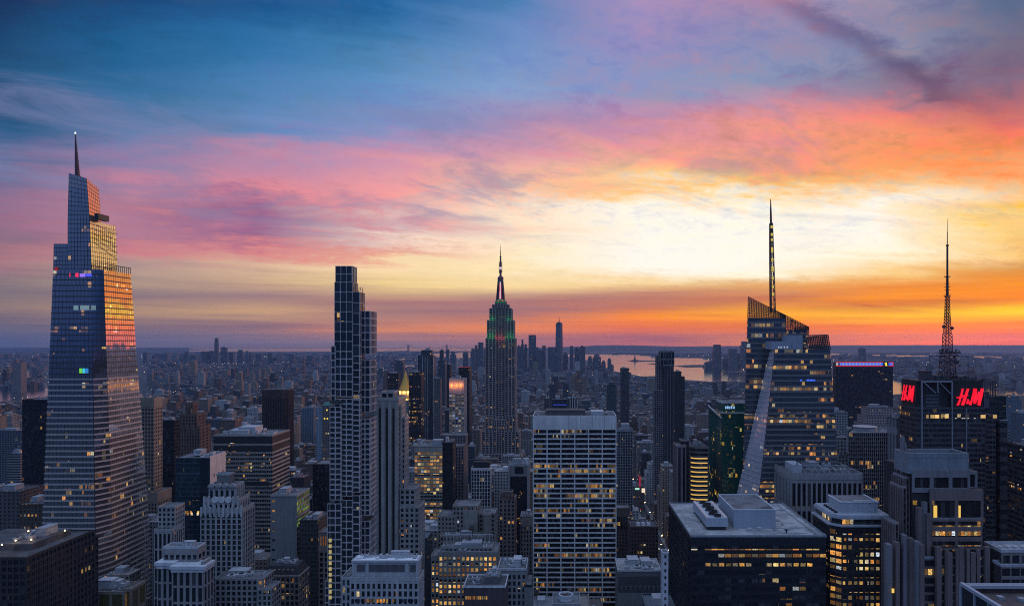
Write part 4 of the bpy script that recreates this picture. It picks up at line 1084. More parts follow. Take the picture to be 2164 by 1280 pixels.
# --- art deco skyscraper with lit mast -----------------------------------------------------
def deco_skyscraper():
    b = Bld('art_deco_skyscraper', 'tall art deco skyscraper with green and red floodlit crown, mast and antenna', 'skyscraper', 1058, 1290)
    ES = mk((.30,.255,.245), wall((.05,.05,.055)))
    gw = glass(.20, 3.9, (.012,.014,.018), .3, .2, 0.0, .7, None, .02)
    st = style(5.9, 3.9, 1.9, 1.3, .9, .15, ES, gw, sub=2)
    stn = style(4.6, 3.9, 1.5, 1.3, .7, .15, ES, gw, sub=2)
    NO = dict(parapet=.8, roof=ROOF_GREY)
    b.block(1026, 1048, 715, 34, st, Y=1290, **NO); b.block(1067, 1088.5, 715, 34, st, Y=1290, **NO)
    b.block(1048, 1067, 716, 34, stn, Y=1293, side='', parapet=None)
    b.block(1018, 1049, 912, 44, st, Y=1278, **NO); b.block(1066, 1097, 912, 44, st, Y=1278, **NO); b.block(1044, 1071, 887, 50, stn, Y=1282, side='', **NO)
    b.block(1026, 1090, 880, 40, st, Y=1284, **NO); b.block(1010, 1104, 960, 60, st, Y=1268, **NO)
    T = lambda x0, x1, yt, yb, d, Y, s_=st: b.block(x0, x1, yt, d, s_, Y=Y, zb=b.lz(yb, 1290), **NO)
    T(1029, 1048, 677, 715, 30, 1292); T(1067, 1085.5, 677, 715, 30, 1292); T(1048, 1067, 680, 716, 28, 1295, stn)
    T(1034, 1048, 652, 677, 26, 1294); T(1067, 1081, 652, 677, 26, 1294); T(1048, 1067, 650, 680, 24, 1297, stn)
    T(1040, 1075, 644, 652, 22, 1296, stn); T(1046, 1069, 637, 644, 18, 1298, stn)
    xc, yc = b.lx(1057.8, 1308), 18.0
    z = lambda py: b.lz(py, 1308)
    mst = MB(); mst.loft([[(xc+r*cos(pi/8+a*pi/4), yc+r*sin(pi/8+a*pi/4), zz) for a in range(8)] for zz, r in ((z(638), 9.6), (z(633), 9.0), (z(632), 7.8), (z(612), 6.2), (z(590), 5.2), (z(588), 4.6))])
    for a in range(4):
        t = pi/4+a*pi/2
        for zz in (0, 1): mst.bar((xc+9.5*cos(t), yc+9.5*sin(t), z(637)), (xc+5.3*cos(t), yc+5.3*sin(t), z(592)), 2.2)
    mo = mst.build('mast', plain('mast_metal', (.16,.13,.15), .4, .4), b.root)
    cp = MB(); cp.lathe(xc, yc, [(z(590), 5.4), (z(588), 5.6), (z(586), 4.9), (z(583.5), 3.2), (z(582), 1.8)], 12); cp.build('mast_dome', plain('dome_metal', (.12,.06,.06), .4, .3), mo)
    tn = MB()
    for py, r0, r1 in ((582, 1.9, 1.7), (576, 2.5, 2.5), (570, 2.0, 1.9), (562, 2.4, 2.2), (553, 1.4, 1.2), (541, .75, .6), (530, .45, .2)):
        nxt = {582:576,576:570,570:562,562:553,553:541,541:530,530:517}[py]
        tn.cyl(xc, yc, z(py), z(nxt), r0, r1, 8)
    for py in (578, 571, 563, 556, 549, 543): tn.cyl(xc, yc, z(py), z(py)+.9, 3.0 if py > 560 else 1.8, None, 8)
    for k in range(5): tn.bar((xc-2.9, yc, z(577-k*5)), (xc-2.9, yc, z(574-k*5)), .6); tn.bar((xc+2.9, yc, z(575-k*5)), (xc+2.9, yc, z(572-k*5)), .6)
    ao = tn.build('antenna', plain('antenna_metal', (.13,.08,.08), .5, .3), b.root)
    g = lambda n_, c, p, par, *bx: (lambda m: [m.box(*q, 0, True) for q in bx] and m.build(n_, glow(n_+'_glow', c, p), par))(MB())
    g('lit_band', (1, .75, .85), .6, ao, (xc-2.6, xc+2.6, yc-2.7, yc-2.2, z(570), z(564)))
    g('lit_mast_windows', (1, .75, .8), .75, mo, (xc-1.0, xc+1.0, yc-7.4, yc-6.8, z(632), z(616)), (xc-.8, xc+.8, yc-6.2, yc-5.4, z(616), z(596)))
    g('lit_mast_edges', (.9, .05, .07), .6, mo, (xc-2.0, xc-1.25, yc-7.5, yc-6.9, z(633), z(600)), (xc+1.25, xc+2.0, yc-7.5, yc-6.9, z(633), z(600)))
    g('green_ring', (.02, .75, .12), .35, b.root, (b.lx(1047, 1298), b.lx(1069, 1298), 7.3, 7.8, b.lz(639.5, 1298), b.lz(638.2, 1298)), (b.lx(1048, 1298), b.lx(1068, 1298), 7.3, 7.8, b.lz(636, 1298)+1, b.lz(635, 1298)+1))
    def lamp(px, py, Y, col, e):
        pl = bpy.data.lights.new('crown_floodlight', 'POINT'); pl.energy = e; pl.color = col; pl.shadow_soft_size = .6
        po = bpy.data.objects.new('crown_floodlight', pl); C.objects.link(po); po.parent = b.root; po.location = (b.lx(px, Y), Y-1290, b.lz(py, Y))
    G, RD = (.02, 1, .12), (1, .08, .12)
    for px in (1031, 1036, 1042, 1070, 1076, 1082): lamp(px, 710, 1286, G, 420)
    for px in (1036, 1042, 1071, 1077): lamp(px, 673, 1288, G, 300)
    for px in (1051, 1057, 1063): lamp(px, 713, 1289, RD, 600)
    for px in (1053, 1062): lamp(px, 636, 1299, RD, 900)
    b.done(100, 962)
deco_skyscraper()

# --- white slab tower in the centre ------------------------------------------------------
b = Bld('slab_office_tower', 'wide white-gridded slab office tower with seven bays of dark ribbon windows', 'office tower', 1215, 620)
TR = mk((.60,.585,.57), DGL, rough=.7)
st = style(11.4, 4.22, .95, 1.25, .42, .32, TR, glass(.40, 4.22, (.012,.013,.016), .4, .12, run=.035, power=.62), sub=6, mull=.14, top=10.5)
bx = b.block(1127, 1302, 880, 40, st, parapet=1.0, side='LR', other=True, roof=ROOF_DARK)
jn = b.mb('wall_joints', [wall((.2,.2,.21))])
for i in range(1, 7):
    x = bx[0]+i*(bx[1]-bx[0])/7; jn.box(x-.12, x+.12, -.44, -.38, bx[4]-10, bx[4]+.6)
rf = MB(); X0, X1, y0, y1, Z = bx
rf.box(X0+10, X1-26, 12, 30, Z, Z+4.2); rf.box(X0+12, X1-28, 13, 29, Z+4.2, Z+4.4); rf.build('mechanical_penthouse', plain('louver_dark', (.08,.075,.075), .8), b.root)
rf = MB(); rf.box(X1-21, X1-10, 10, 26, Z, Z+3.6); rf.build('stair_bulkhead', UNIT_PALE, b.root)
rl = MB()
for i in range(12): rl.bar((X0+2+i*6.4, .8, Z+1), (X0+2+i*6.4, .8, Z+2.6), .12)
rl.bar((X0+2, .8, Z+2.6), (X1-2, .8, Z+2.6), .12)
rl.bar((X1-5, 1, Z+1), (X1-2, 3, Z+3.6), .5); rl.bar((X0+5, 1, Z+1), (X0+2, 3, Z+3.4), .5); rl.build('roof_rail', UNIT, b.root)
b.units((X0+2, X1-2, 8, 34, Z), 10, 77, 3.4, False, 0, 0)
b.done(100, 1280)
# round water-cooling tower on a low roof before it
b = Bld('low_building', 'low roof carrying a round pale cooling drum in front of the white slab tower', 'low building', 1196, 380)
b.block(1168, 1226, 1278, 16, style(0,0,0,0,0,0,mk((.25,.25,.26)),None), roof=ROOF_GREY)
Yd = 388; x, z0 = b.lx(1196, Yd), b.lz(1278)
dr = MB(); dr.lathe(x, 8, [(z0-1, 3.5), (b.lz(1262, Yd), 3.6), (b.lz(1256, Yd), 3.9), (b.lz(1253.5, Yd), 3.9), (b.lz(1253.5, Yd), 3.35), (b.lz(1257, Yd), 3.2)], 24)
dr.build('cooling_drum', [wall((.50,.51,.53), .7)], b.root)
fn = MB(); fn.cyl(x, 8, b.lz(1257, Yd), b.lz(1256.6, Yd), 3.2, None, 20); 
for a in range(5): fn.bar((x, 8, b.lz(1256, Yd)), (x+2.9*cos(a*1.257), 8+2.9*sin(a*1.257), b.lz(1256, Yd)), .5)
fn.build('fan', plain('fan_brown', (.10,.07,.06), .8), b.root); b.done(0, 1280)

# --- between the white slab and the avenue
b = Bld('apartment_tower', 'grey gridded apartment tower standing just right of the white slab tower', 'apartment tower', 1318, 830)
st = style(2.9, 3.1, .75, .8, .5, .25, mk((.235,.235,.25), wall((.08,.08,.09))), glass(.05, 3.1))
bx = b.block(1285, 1337, 911, 22, st, parapet=2.2); b.units(bx, 4, 5, 6, False, 1); b.done(100, 1062)
b = Bld('office_building', 'brick building with a glowing columned loggia just right of the white slab tower', 'office building', 1316, 740)
st = style(2.9, 3.8, 1.4, 1.4, .2, .12, mk((.15,.12,.11)), glass(.10, 3.8), top=24)
bx = b.block(1296, 1331, 1075, 18, st, parapet=1.2)
lg = style(2.4, 14, .7, 1.2, .5, .3, mk((.34,.33,.33), DGL), glass(.05, 4))
b.facade((bx[0], -.25, 1, 0), bx[1]-bx[0], bx[4]-22, bx[4]-7, lg)
lo = glass(1.9, 60, tint=(1, .75, .25), power=1.3)
for i in range(8): b.wins.append(((bx[0]+1.6+i*1.95, -.9, bx[4]-18), 1.3, 3.2, (1, 0), lo, False))
b.done(60, 1280)
b = Bld('office_building', 'dark reddish masonry block with skylights on its roof beside the lamp-lit avenue', 'office building', 1362, 700)
st = style(2.9, 3.6, 1.35, 1.5, .22, .12, mk((.14,.10,.09)), glass(.15, 3.6))
bx = b.block(1333, 1391, 1114, 26, st, parapet=1.2, roof=ROOF_DARK)
sk = MB()
for i in range(3): sk.loft([[(bx[0]+6+i*5,6,bx[4]),(bx[0]+10+i*5,6,bx[4]),(bx[0]+10+i*5,14,bx[4]),(bx[0]+6+i*5,14,bx[4])],[(bx[0]+6.4+i*5,8,bx[4]+2.4),(bx[0]+9.6+i*5,8,bx[4]+2.4),(bx[0]+9.6+i*5,12,bx[4]+2.4),(bx[0]+6.4+i*5,12,bx[4]+2.4)]])
sk.build('skylights', UNIT_PALE, b.root); b.units((bx[0]+2, bx[1]-2, 16, 25, bx[4]), 4, 3, 3, False, 1, 1); b.done(80, 1200)
b = Bld('mansard_building', 'low block with pale flat roof and dark mansard front, bottom, left of avenue', 'low building', 1350, 560)
bx = b.block(1306, 1397, 1206, 30, style(0,0,0,0,0,0,mk((.20,.2,.205)),None), roof=ROOF_PALE, parapet=1.0, par_mat=wall((.5,.5,.52)))
ms = MB(); ms.loft([[(bx[0]-.3,-5,bx[4]-15),(bx[1]+.3,-5,bx[4]-15),(bx[1]+.3,-.3,bx[4]-15),(bx[0]-.3,-.3,bx[4]-15)],[(bx[0],-1.2,bx[4]-4),(bx[1],-1.2,bx[4]-4),(bx[1],-.3,bx[4]-4),(bx[0],-.3,bx[4]-4)]])
ms.build('mansard_roof', plain('slate_dark', (.035,.038,.042), .7), b.root)
fb = b.mb('wall', None); fb.box(bx[0]-.3, bx[1]+.3, -5.2, -.4, 0, bx[4]-15, 0)
for i in range(9):
    dm = MB(); x = bx[0]+2.5+i*3.5; dm.box(x-.7, x+.7, -4.6, -1, bx[4]-13.2, bx[4]-10.4); dm.build('dormer', wall((.13,.13,.14)), b.root)
b.units(bx, 8, 14, 3.4, True, 0, 2); b.done(20, 1280)
b = Bld('sliver_tower', 'narrow white tower edge with one row of small windows beside the black glass block', 'office tower', 1404, 380)
WS = mk((.50,.50,.53), rough=.7)
st = style(3.2, 3.6, 1.9, 2.0, .12, .08, WS, glass(.05, 3.6))
bx = b.block(1400, 1412, 1168, 6, style(0,0,0,0,0,0,WS,None), parapet=.5, side=''); b.facade((bx[0], 6, 0, -1), 6, 0, bx[4], st, True); b.facade((bx[0], 0, 1, 0), bx[1]-bx[0], 0, bx[4], st); b.done(40, 1280)
# --- tall residential tower pair
b = Bld('apartment_tower', 'tall grey apartment tower with a blank pinkish slab wall and lower dark half', 'apartment tower', 1405, 1080)
st = style(2.8, 3.1, .5, .75, .4, .5, mk((.20,.19,.2), wall((.03,.032,.04))), glass(.04, 3.1))
b.block(1388, 1402, 752, 16, st, Y=1083, side='L'); b.block(1383, 1404, 825, 16, st, Y=1081, side='L')
BW = style(0,0,0,0,0,0,mk((.27,.24,.25)),None)
bx = b.block(1402, 1424, 772, 24, BW, Y=1080, side=''); b.block(1396, 1425, 743, 22, style(4,12,.6,1.5,.3,.3,mk((.09,.09,.1), DGL),glass(0,3)), Y=1082, zb=bx[4]-2)
fn = b.mb('wall', None)
for k in range(4): fn.box(bx[0]+2+k*4, bx[0]+2.5+k*4, -.4, 0, 20, bx[4])
b.units((b.lx(1400), b.lx(1422), 4, 20, b.lz(743, 1082)), 2, 4, 4); b.done(80, 960)
simple('glass_tower', 'dark glass apartment tower directly behind the pink slab-walled tower', 'apartment tower', 1425, 1447, 797, 1180, 22, facade_mat((.05,.06,.065), (.015,.02,.028), 2.4, 3.2, .7, .6, .10), 930, [(1426, 1440, 786, 12, 4)])
simple('apartment_tower', 'slim dark tower rising over the river in the right middle distance', 'apartment tower', 1312, 1330, 779, 1650, 20, facade_mat((.06,.065,.075), (.015,.02,.028), 3, 3.2, .6, .55, .05), 900)
simple('apartment_tower', 'darker short tower left of the slim tower over the river', 'apartment tower', 1283, 1303, 815, 1500, 24, GT2, 905, [(1287, 1298, 808, 10, 4)])
simple('office_building', 'block with a vivid blue light strip on its upper edge above the white slab', 'office building', 1167, 1200, 845, 1150, 30, facade_mat((.035,.05,.065), (.01,.02,.03), 3, 3.8, .7, .6, .05), 885)
bl = bpy.data.objects['office_building'] if False else None
x0, y0, z0 = at(1169, 855, 1149.5); x1 = at(1197, 855, 1149.5)[0]
last = [o for o in C.objects if o.get('label', '').startswith('block with a vivid blue')][0]
m_ = MB(); m_.box(x0-last.location.x, x1-last.location.x, -.6, -.1, z0-.9, z0+.9, 0, True); m_.build('blue_light_strip', glow('blue_strip', (.05, .09, .7), .4), last)
simple('office_building', 'small tower with white vertical stripes behind the white slab tower', 'office building', 1200, 1222, 842, 1160, 24, facade_mat((.5,.5,.5), (.02,.02,.024), 4.2, 60, .62, .96, .0, .05), 885)
simple('office_building', 'dark slim block with a red roof light left of the blue light strip', 'office building', 1150, 1161, 843, 1180, 20, facade_mat((.09,.09,.10), (.02,.025,.03), 3, 3.8, .6, .5, .06), 885)
simple('apartment_tower', 'bluish slab tower in the middle distance above the white slab', 'apartment tower', 1161, 1174, 812, 1900, 20, GT2, 850, [(1190, 1202, 812, 18, 10)])
# curved building with glowing balconies
b = Bld('rounded_building', 'rounded grey building with yellow glowing curved balcony ends', 'office building', 1473, 640)
RB = mk((.22,.20,.195), wall((.05,.05,.05)))
X0, X1, Z = b.lx(1459), b.lx(1497), b.lz(944)
m = b.mb('wall', RB); rr = 8.0
def rpoly(g):
    return [(X0-g+rr-rr*cos(t), -g+rr-rr*sin(t)) if False else (X0+rr-(rr+g)*cos(t), rr-(rr+g)*sin(t)) for t in [i*pi/2/6 for i in range(7)]]+[(X1, -g), (X1, 34), (X0-g, 34)]
m.prism(rpoly(0), 0, Z, 1)
nf = 22; lb = MB()
for j in range(nf):
    z1 = Z-j*4.0
    m.prism(rpoly(.35), z1-1.5, z1, 0)
    if 2 <= j < 15:
        pl_ = rpoly(.12)[2:8]
        for (xa, ya), (xb, yb) in zip(pl_[:-1], pl_[1:]):
            lb.face([(xa, ya, z1-2.6), (xb if xb < X0+15 else X0+15, yb, z1-2.6), (xb if xb < X0+15 else X0+15, yb, z1-1.55), (xa, ya, z1-1.55)])
lb.build('lit_balconies', glow('balcony_light', (1, .60, .14), .75), b.root)
b.mb('roof', [ROOF_DARK]).prism(rpoly(-.3), Z, Z+.1)
for i in range(int((X1-X0-9)/3)):
    for j in range(nf-1): b.wins.append(((X0+10.5+i*3, -.03, Z-j*4.0-2.75), 2.6, 2.3, (1, 0), glass(.25, 4.0), False))
for i in range(8):
    for j in range(nf-1): b.wins.append(((X0-.03, 31-i*3, Z-j*4.0-2.75), 2.6, 2.3, (0, -1), glass(.10, 4.0), True))
b.units((X0+4, X1-2, 6, 30, Z), 5, 4, 4, False, 1, 1); b.px.append((1450, 1497, 940, 640)); b.done(100, 1066)
b = Bld('office_tower', 'narrow brown tower with dark vertical stripes left of the rounded building', 'office tower', 1437, 620)
bx = b.block(1431, 1450, 944, 22, style(5, 60, 1.6, .8, .5, .3, mk((.20,.155,.155), wall((.03,.03,.035))), glass(0, 3.8)), side='L'); b.block(1440, 1456, 932, 12, style(0,0,0,0,0,0,mk((.17,.14,.14)),None), Y=632); b.done(20, 1066)
# green glass building
b = Bld('green_glass_building', 'dark green glass tower with stepped sloping roof edges and yellow office lights', 'office tower', 1535, 640)
GG = [wall((.03,.085,.07), .4), plain('green_glass_core', (.014,.06,.05), .1, spec=.6)]
gg = glass(.22, 4.0, (.02,.115,.088), .6, .07, .12, .85, (.95, 1, .45), .06, 0.0)
st = style(1.9, 4.0, .15, .45, .1, .08, GG, gg)
b.block(1526, 1600, 875, 30, st, side='L', parapet=.6)
b.block(1528, 1600, 852, 26, st, Y=660, side='L', zb=80, parapet=1.0, par_mat=wall((.45,.42,.42)))
s2 = b.mb('wing', GG); Xa, Xb = b.lx(1497, 690), b.lx(1530, 641)
s2.prism([(Xb-2, 1), (Xb, 30), (Xa, 50), (Xa, 46)], 0, [b.lz(885), b.lz(875), b.lz(868), b.lz(870)], 1)
pt = MB(); pt.bar((Xb-2, 1, b.lz(885)+.5), (Xa, 46, b.lz(870)+.5), .9); pt.bar((Xa, 46, b.lz(870)+.5), (Xa, 50, b.lz(868)+.5), .9); pt.build('roof_edge', wall((.45,.42,.42)), b.root)
ux, uy = (Xb-2-Xa), 1-46.0; L = sqrt(ux*ux+uy*uy); ux /= L; uy /= L
for j in range(30):
    for i in range(int(L/2.2)): b.wins.append(((Xa+ux*(i+.5)*2.2+uy*.06, 46+uy*(i+.5)*2.2-ux*.06, b.lz(890)-j*4.0), 2.0, 3.3, (ux, uy), gg, False))
sg = MB(); zt = b.lz(858, 658)
for i, (dx_, h_) in enumerate(((0, 2.2), (1.8, 2.6), (3.4, 2.0), (5.2, 2.8), (7.4, 2.2))): sg.box(b.lx(1533, 658)+dx_, b.lx(1533, 658)+dx_+1.2, 19.0, 19.3, zt-2.4, zt-2.4+h_, 0, True)
sg.build('lit_sign', glow('sign_blue_white', (.35, .6, 1.0), .8), b.root)
b.done(100, 1062)

# --- crystalline glass tower with spire ---------------------------------------------------
def crystal_tower():
    Y = 560.0
    b = Bld('crystalline_tower', 'faceted glass tower with sloping lattice crown, pale slanted facet and tall spire', 'skyscraper', 1680, Y)
    R = b.root
    gl = glass(.48, 4.1, (.10,.115,.14), .7, .07, .45, 1.0, None, .035, 0.1)
    gp = glass(.22, 4.1, (.58,.57,.62), .6, .2, .3, .8, None, .05, 0.0)  # sky reflection on the facet put into a paler pane colour
    BND = [wall((.15,.152,.165), .5, .1, .1), wall((.42,.41,.45), .5, .1, .1)]  # paler second tone adds to the facet's painted reflection
    P3 = lambda px, py, Yq: ((px-VX)*Yq/F-b.X, Yq-Y, EYE-(py-HZ)*Yq/F)
    def rows(name, top, bot, faces, fh, cell, gmats, fill=.62, zmin=0, core=DGL, tops=None):
        """a volume between two polygons: core, floor bands, panes"""
        c = MB(); c.loft([inset([tuple(x+(y-x)*k_/40 for x, y in zip(a_, c_)) for a_, c_ in zip(bot, top)], .982) for k_ in range(41)], 0); co = c.build(name, core, R)
        zt = max(p[2] for p in top); zb = bot[0][2]
        nf = int((zt-zb)/fh); bn = MB(); W = []
        for j in range(nf):
            z0 = zt-(j+1)*fh; z1 = z0+fh
            if z0 < zmin: break
            def ring(z): return [tuple(q+(p-q)*(z-bq[2])/(tp[2]-bq[2]) for p, q in zip(tp, bq)) for tp, bq in zip(top, bot)]
            r0, r1 = ring(z0), ring(z1)
            for a, e, gi in faces:
                lim = min(top[a][2], top[e][2])
                if z1 > lim+.01: continue
                A0, B0, A1, B1 = map(Vector, (r0[a], r0[e], r1[a], r1[e]))
                u = (B0-A0); L = u.length; u.normalize(); n = (B0-A0).cross(A1-A0).normalized()
                t = 1-fill; pr = .3
                At, Bt = A0.lerp(A1, t), B0.lerp(B1, t)
                q = [A0+n*pr, B0+n*pr, Bt+n*pr, At+n*pr]
                bn.face([tuple(x) for x in q], gi); bn.face([tuple(A0), tuple(B0), tuple(q[1]), tuple(q[0])], gi); bn.face([tuple(q[3]), tuple(q[2]), tuple(Bt), tuple(At)], gi)
                nb = max(1, round(L/cell))
                for i in range(nb):
                    q0, q1 = (i+.03)/nb, (i+.97)/nb
                    W.append((gi, [tuple(v+n*.06) for v in (A0.lerp(B0, q0).lerp(A1.lerp(B1, q0), t+.02), A0.lerp(B0, q1).lerp(A1.lerp(B1, q1), t+.02), A0.lerp(B0, q1).lerp(A1.lerp(B1, q1), .99), A0.lerp(B0, q0).lerp(A1.lerp(B1, q0), .99))]))
        bn.build('spandrel_bands', BND, R)
        return W
    k = 0
    # front volume
    def dn(tp, bt, z=0):           # extend an edge down to the ground
        s_ = (tp[2]-z)/(tp[2]-bt[2]); return tuple(a+(c_-a)*s_ for a, c_ in zip(tp, bt))
    B_t, B_b = P3(1638, 738, 560), P3(1603, 1050, 560)
    A_t, A_b = P3(1628, 738, 578), P3(1556, 1050, 592)
    C_t, C_b = P3(1754, 742, 560), P3(1776, 1050, 560)
    C_t = (C_t[0], C_t[1], B_t[2])
    A_t = (A_t[0], A_t[1], B_t[2])
    D_t = (C_t[0]+2, 60, B_t[2]); D_b = (C_b[0]+3, 60, C_b[2])
    E_t = (A_t[0]+12, 60, B_t[2]); E_b = (A_b[0]+11, 60, A_b[2])
    W = rows('front_volume', [A_t, B_t, C_t, D_t, E_t], [dn(A_t, A_b), dn(B_t, B_b), dn(C_t, C_b), dn(D_t, D_b), dn(E_t, E_b)], [(0, 1, 1), (1, 2, 0), (2, 3, 0), (4, 0, 0)], 4.15, 2.4, None, .64, 110)
    # rear volume with sloping top
    L_t, L_b = P3(1581, 627, 588), P3(1569, 1020, 588)
    M_t, M_b = P3(1709, 691, 588), P3(1722, 1020, 588)
    z_solid = P3(0, 672, 588)[2]
    Lc = tuple(a+(c_-a)*((L_t[2]-z_solid)/(L_t[2]-L_b[2])) for a, c_ in zip(L_t, L_b))
    Mt = (M_t[0], M_t[1], P3(0, 700, 588)[2])
    back = 34
    W += rows('rear_volume', [(Lc[0], 28, z_solid), (P3(1660, 0, 588)[0], 28, z_solid), (P3(1662, 0, 588)[0], 28+back, z_solid), (Lc[0]+10, 28+back, z_solid)],
              [dn(L_t, L_b)[:1]+(28, 0.0), (P3(1660, 0, 588)[0], 28, 0.0), (P3(1662, 0, 588)[0], 28+back, 0.0), (dn(L_t, L_b)[0]+10, 28+back, 0.0)], [(0, 1, 0), (3, 0, 0)], 4.15, 3.2, None, .7, 110)
    st2 = [(P3(1658, 0, 589)[0], 29, P3(0, 697, 588)[2]), (Mt[0]-.5, 29, P3(0, 697, 588)[2]), (Mt[0]-.5, 29+back, P3(0, 697, 588)[2]), (P3(1658, 0, 589)[0], 29+back, P3(0, 697, 588)[2])]
    W += rows('rear_step_volume', st2, [(p[0], p[1], 60.0) for p in st2], [(0, 1, 0)], 4.15, 3.2, None, .7, 200)
    # open lattice screens on top: sloping left screen, and the right one
    def lattice(name, quad, nu, nv, t=.42, glassy=True):
        q = [Vector(p) for p in quad]; m = MB()     # bottom-left, bottom-right, top-right, top-left
        pt = lambda u, v: q[0].lerp(q[1], u).lerp(q[3].lerp(q[2], u), v)
        for i in range(nu+1): m.bar(pt(i/nu, 0), pt(i/nu, 1), t)
        for j in range(nv+1): m.bar(pt(0, j/nv), pt(1, j/nv), t)
        o = m.build(name, plain('lattice_steel', (.03,.032,.036), .5), R)
        if glassy:
            g_ = MB(); g_.face([tuple(p) for p in quad]); gm_, n_, b_ = mat('screen_glass'); b_.inputs['Base Color'].default_value = (.05,.05,.055,1); b_.inputs['Alpha'].default_value = .6; b_.inputs['Roughness'].default_value = .1
            g_.build('screen_glass', gm_, o)
    zs = z_solid
    pr = lambda px, py, dy=0: (P3(px, py, 588)[0], 27.6+dy, P3(px, py, 588)[2])
    lattice('sloping_screen', [(Lc[0], 27.6, zs), pr(1660, 672), pr(1660, 666), pr(1581, 627)], 22, 8)
    lattice('sloping_screen', [pr(1660, 697), pr(1709, 697), pr(1709, 691), pr(1660, 666)], 14, 5)
    lattice('sloping_screen', [pr(1709, 725), pr(1710, 725, 34), pr(1706, 690, 34), pr(1709, 691)], 8, 6)
    lattice('roof_screen', [P3(1710, 738, 562), P3(1755, 738, 562), P3(1750, 707, 562), P3(1709, 711, 562)], 12, 6)
    lattice('roof_screen', [P3(1755, 738, 562), (P3(1756, 738, 562)[0]+.5, 55, P3(0, 738, 562)[2]), (P3(1750, 707, 562)[0], 55, P3(0, 707, 562)[2]), P3(1750, 707, 562)], 12, 6, .42, False)
    # roof plant
    zt = B_t[2]
    m = MB(); m.box(b.lx(1634), b.lx(1674), 3, 22, zt, b.lz(721)); m.build('roof_plant', [wall((.30,.33,.40), .5)], R)
    m = MB(); m.box(b.lx(1672), b.lx(1701), 5, 24, zt, b.lz(708)); m.build('roof_plant', [wall((.26,.30,.37), .5)], R)
    m = MB()
    for px in (1648, 1653, 1660, 1666): m.box(b.lx(px)-.35, b.lx(px)+.35, 2.6, 2.98, zt+1.2, zt+2.0, 0, True)
    m.build('plant_lights', glow('cool_white', (.8,.9,1), .7), R)
    m = MB(); m.bar((P3(1681, 680, 588)[0], 40, P3(0, 690, 588)[2]), (P3(1682, 674, 588)[0], 40, P3(0, 674, 588)[2]), .8); m.bar((P3(1682, 675, 588)[0], 40, P3(0, 675, 588)[2]), (P3(1692, 682, 588)[0], 40, P3(0, 682, 588)[2]), .9); m.build('window_cleaning_crane', DARKM, R)
    # spire
    Ys = 600; xs = lambda px: (px-VX)*Ys/F-b.X; zs_ = lambda py: EYE-(py-HZ)*Ys/F; yd = Ys-Y
    m = MB(); xb, xt = xs(1633), xs(1628.5)
    lerpx = lambda py: xb+(xt-xb)*(660-py)/(660-421)
    seg = [(660, 1.75), (600, 1.6), (540, 1.35), (500, 1.15), (472, .95)]
    for (p0, r0), (p1, r1) in zip(seg[:-1], seg[1:]):
        for s_ in (-1, 1):
            m.bar((lerpx(p0)+s_*r0, yd-r0, zs_(p0)), (lerpx(p1)+s_*r1, yd-r1, zs_(p1)), .62); m.bar((lerpx(p0)+s_*r0, yd+r0, zs_(p0)), (lerpx(p1)+s_*r1, yd+r1, zs_(p1)), .62)
    py = 660.0; s_ = 1
    while py > 474:
        r_ = 1.75-(660-py)/186*.8
        m.bar((lerpx(py)-s_*r_, yd-r_, zs_(py)), (lerpx(py-9)+s_*r_, yd-r_, zs_(py-9)), .34); m.bar((lerpx(py)-r_, yd-r_, zs_(py)), (lerpx(py)+r_, yd-r_, zs_(py)), .36)
        s_ = -s_; py -= 9
    m.cyl(lerpx(472), yd, zs_(660), zs_(472), .75, .6, 8)
    m.loft([[(lerpx(472)+.95*cos(a*pi/3), yd+.95*sin(a*pi/3), zs_(472)) for a in range(6)], [(lerpx(445)+.75*cos(a*pi/3), yd+.75*sin(a*pi/3), zs_(445)) for a in range(6)], [(xt+.3*cos(a*pi/3), yd+.3*sin(a*pi/3), zs_(421)) for a in range(6)]])
    so = m.build('spire', plain('spire_steel', (.05,.055,.06), .45, .5), R)
    m = MB()
    for py in (480, 496, 507, 526, 531, 549, 566, 571, 588, 606, 622): m.box(lerpx(py)-.8, lerpx(py)+.8, yd-1.9, yd-1.5, zs_(py)-1.1, zs_(py)+1.1, 0, True)
    m.build('spire_lights', glow('spire_yellow', (1, .75, .12), .6), so)
    vis = sorted(range(len(W)), key=lambda i: -(Vector(W[i][1][1])-Vector(W[i][1][0])).cross(Vector(W[i][1][3])-Vector(W[i][1][0])).length*(1 if abs(W[i][1][1][0]-W[i][1][0][0]) > 1 else .2))
    ind = set(vis[:100]); rest = MB(); GM = [gl, gp]
    for i, (gi, q) in enumerate(W):
        if i in ind: m = MB(); m.face(q); m.build('window', GM[gi], R)
        else: rest.face(q, gi)
    tag(rest.build('window_rows', GM, R), kind='stuff')
    m = MB(); zq = b.lz(803)
    for px0, px1 in ((1690, 1694), (1704, 1709), (1710, 1719), (1720, 1722)): m.box(b.lx(px0), b.lx(px1), -.75, -.6, zq-.6, zq+.6, 0, True)
    m.build('blue_lights', glow('blue_room', (.06, .16, 1), 1.0), R)
    HERO_RECTS.append((1569, 1772, 700, 990, Y)); HERO_RECTS.append((1565, 1640, 640, 1062, 588))
crystal_tower()

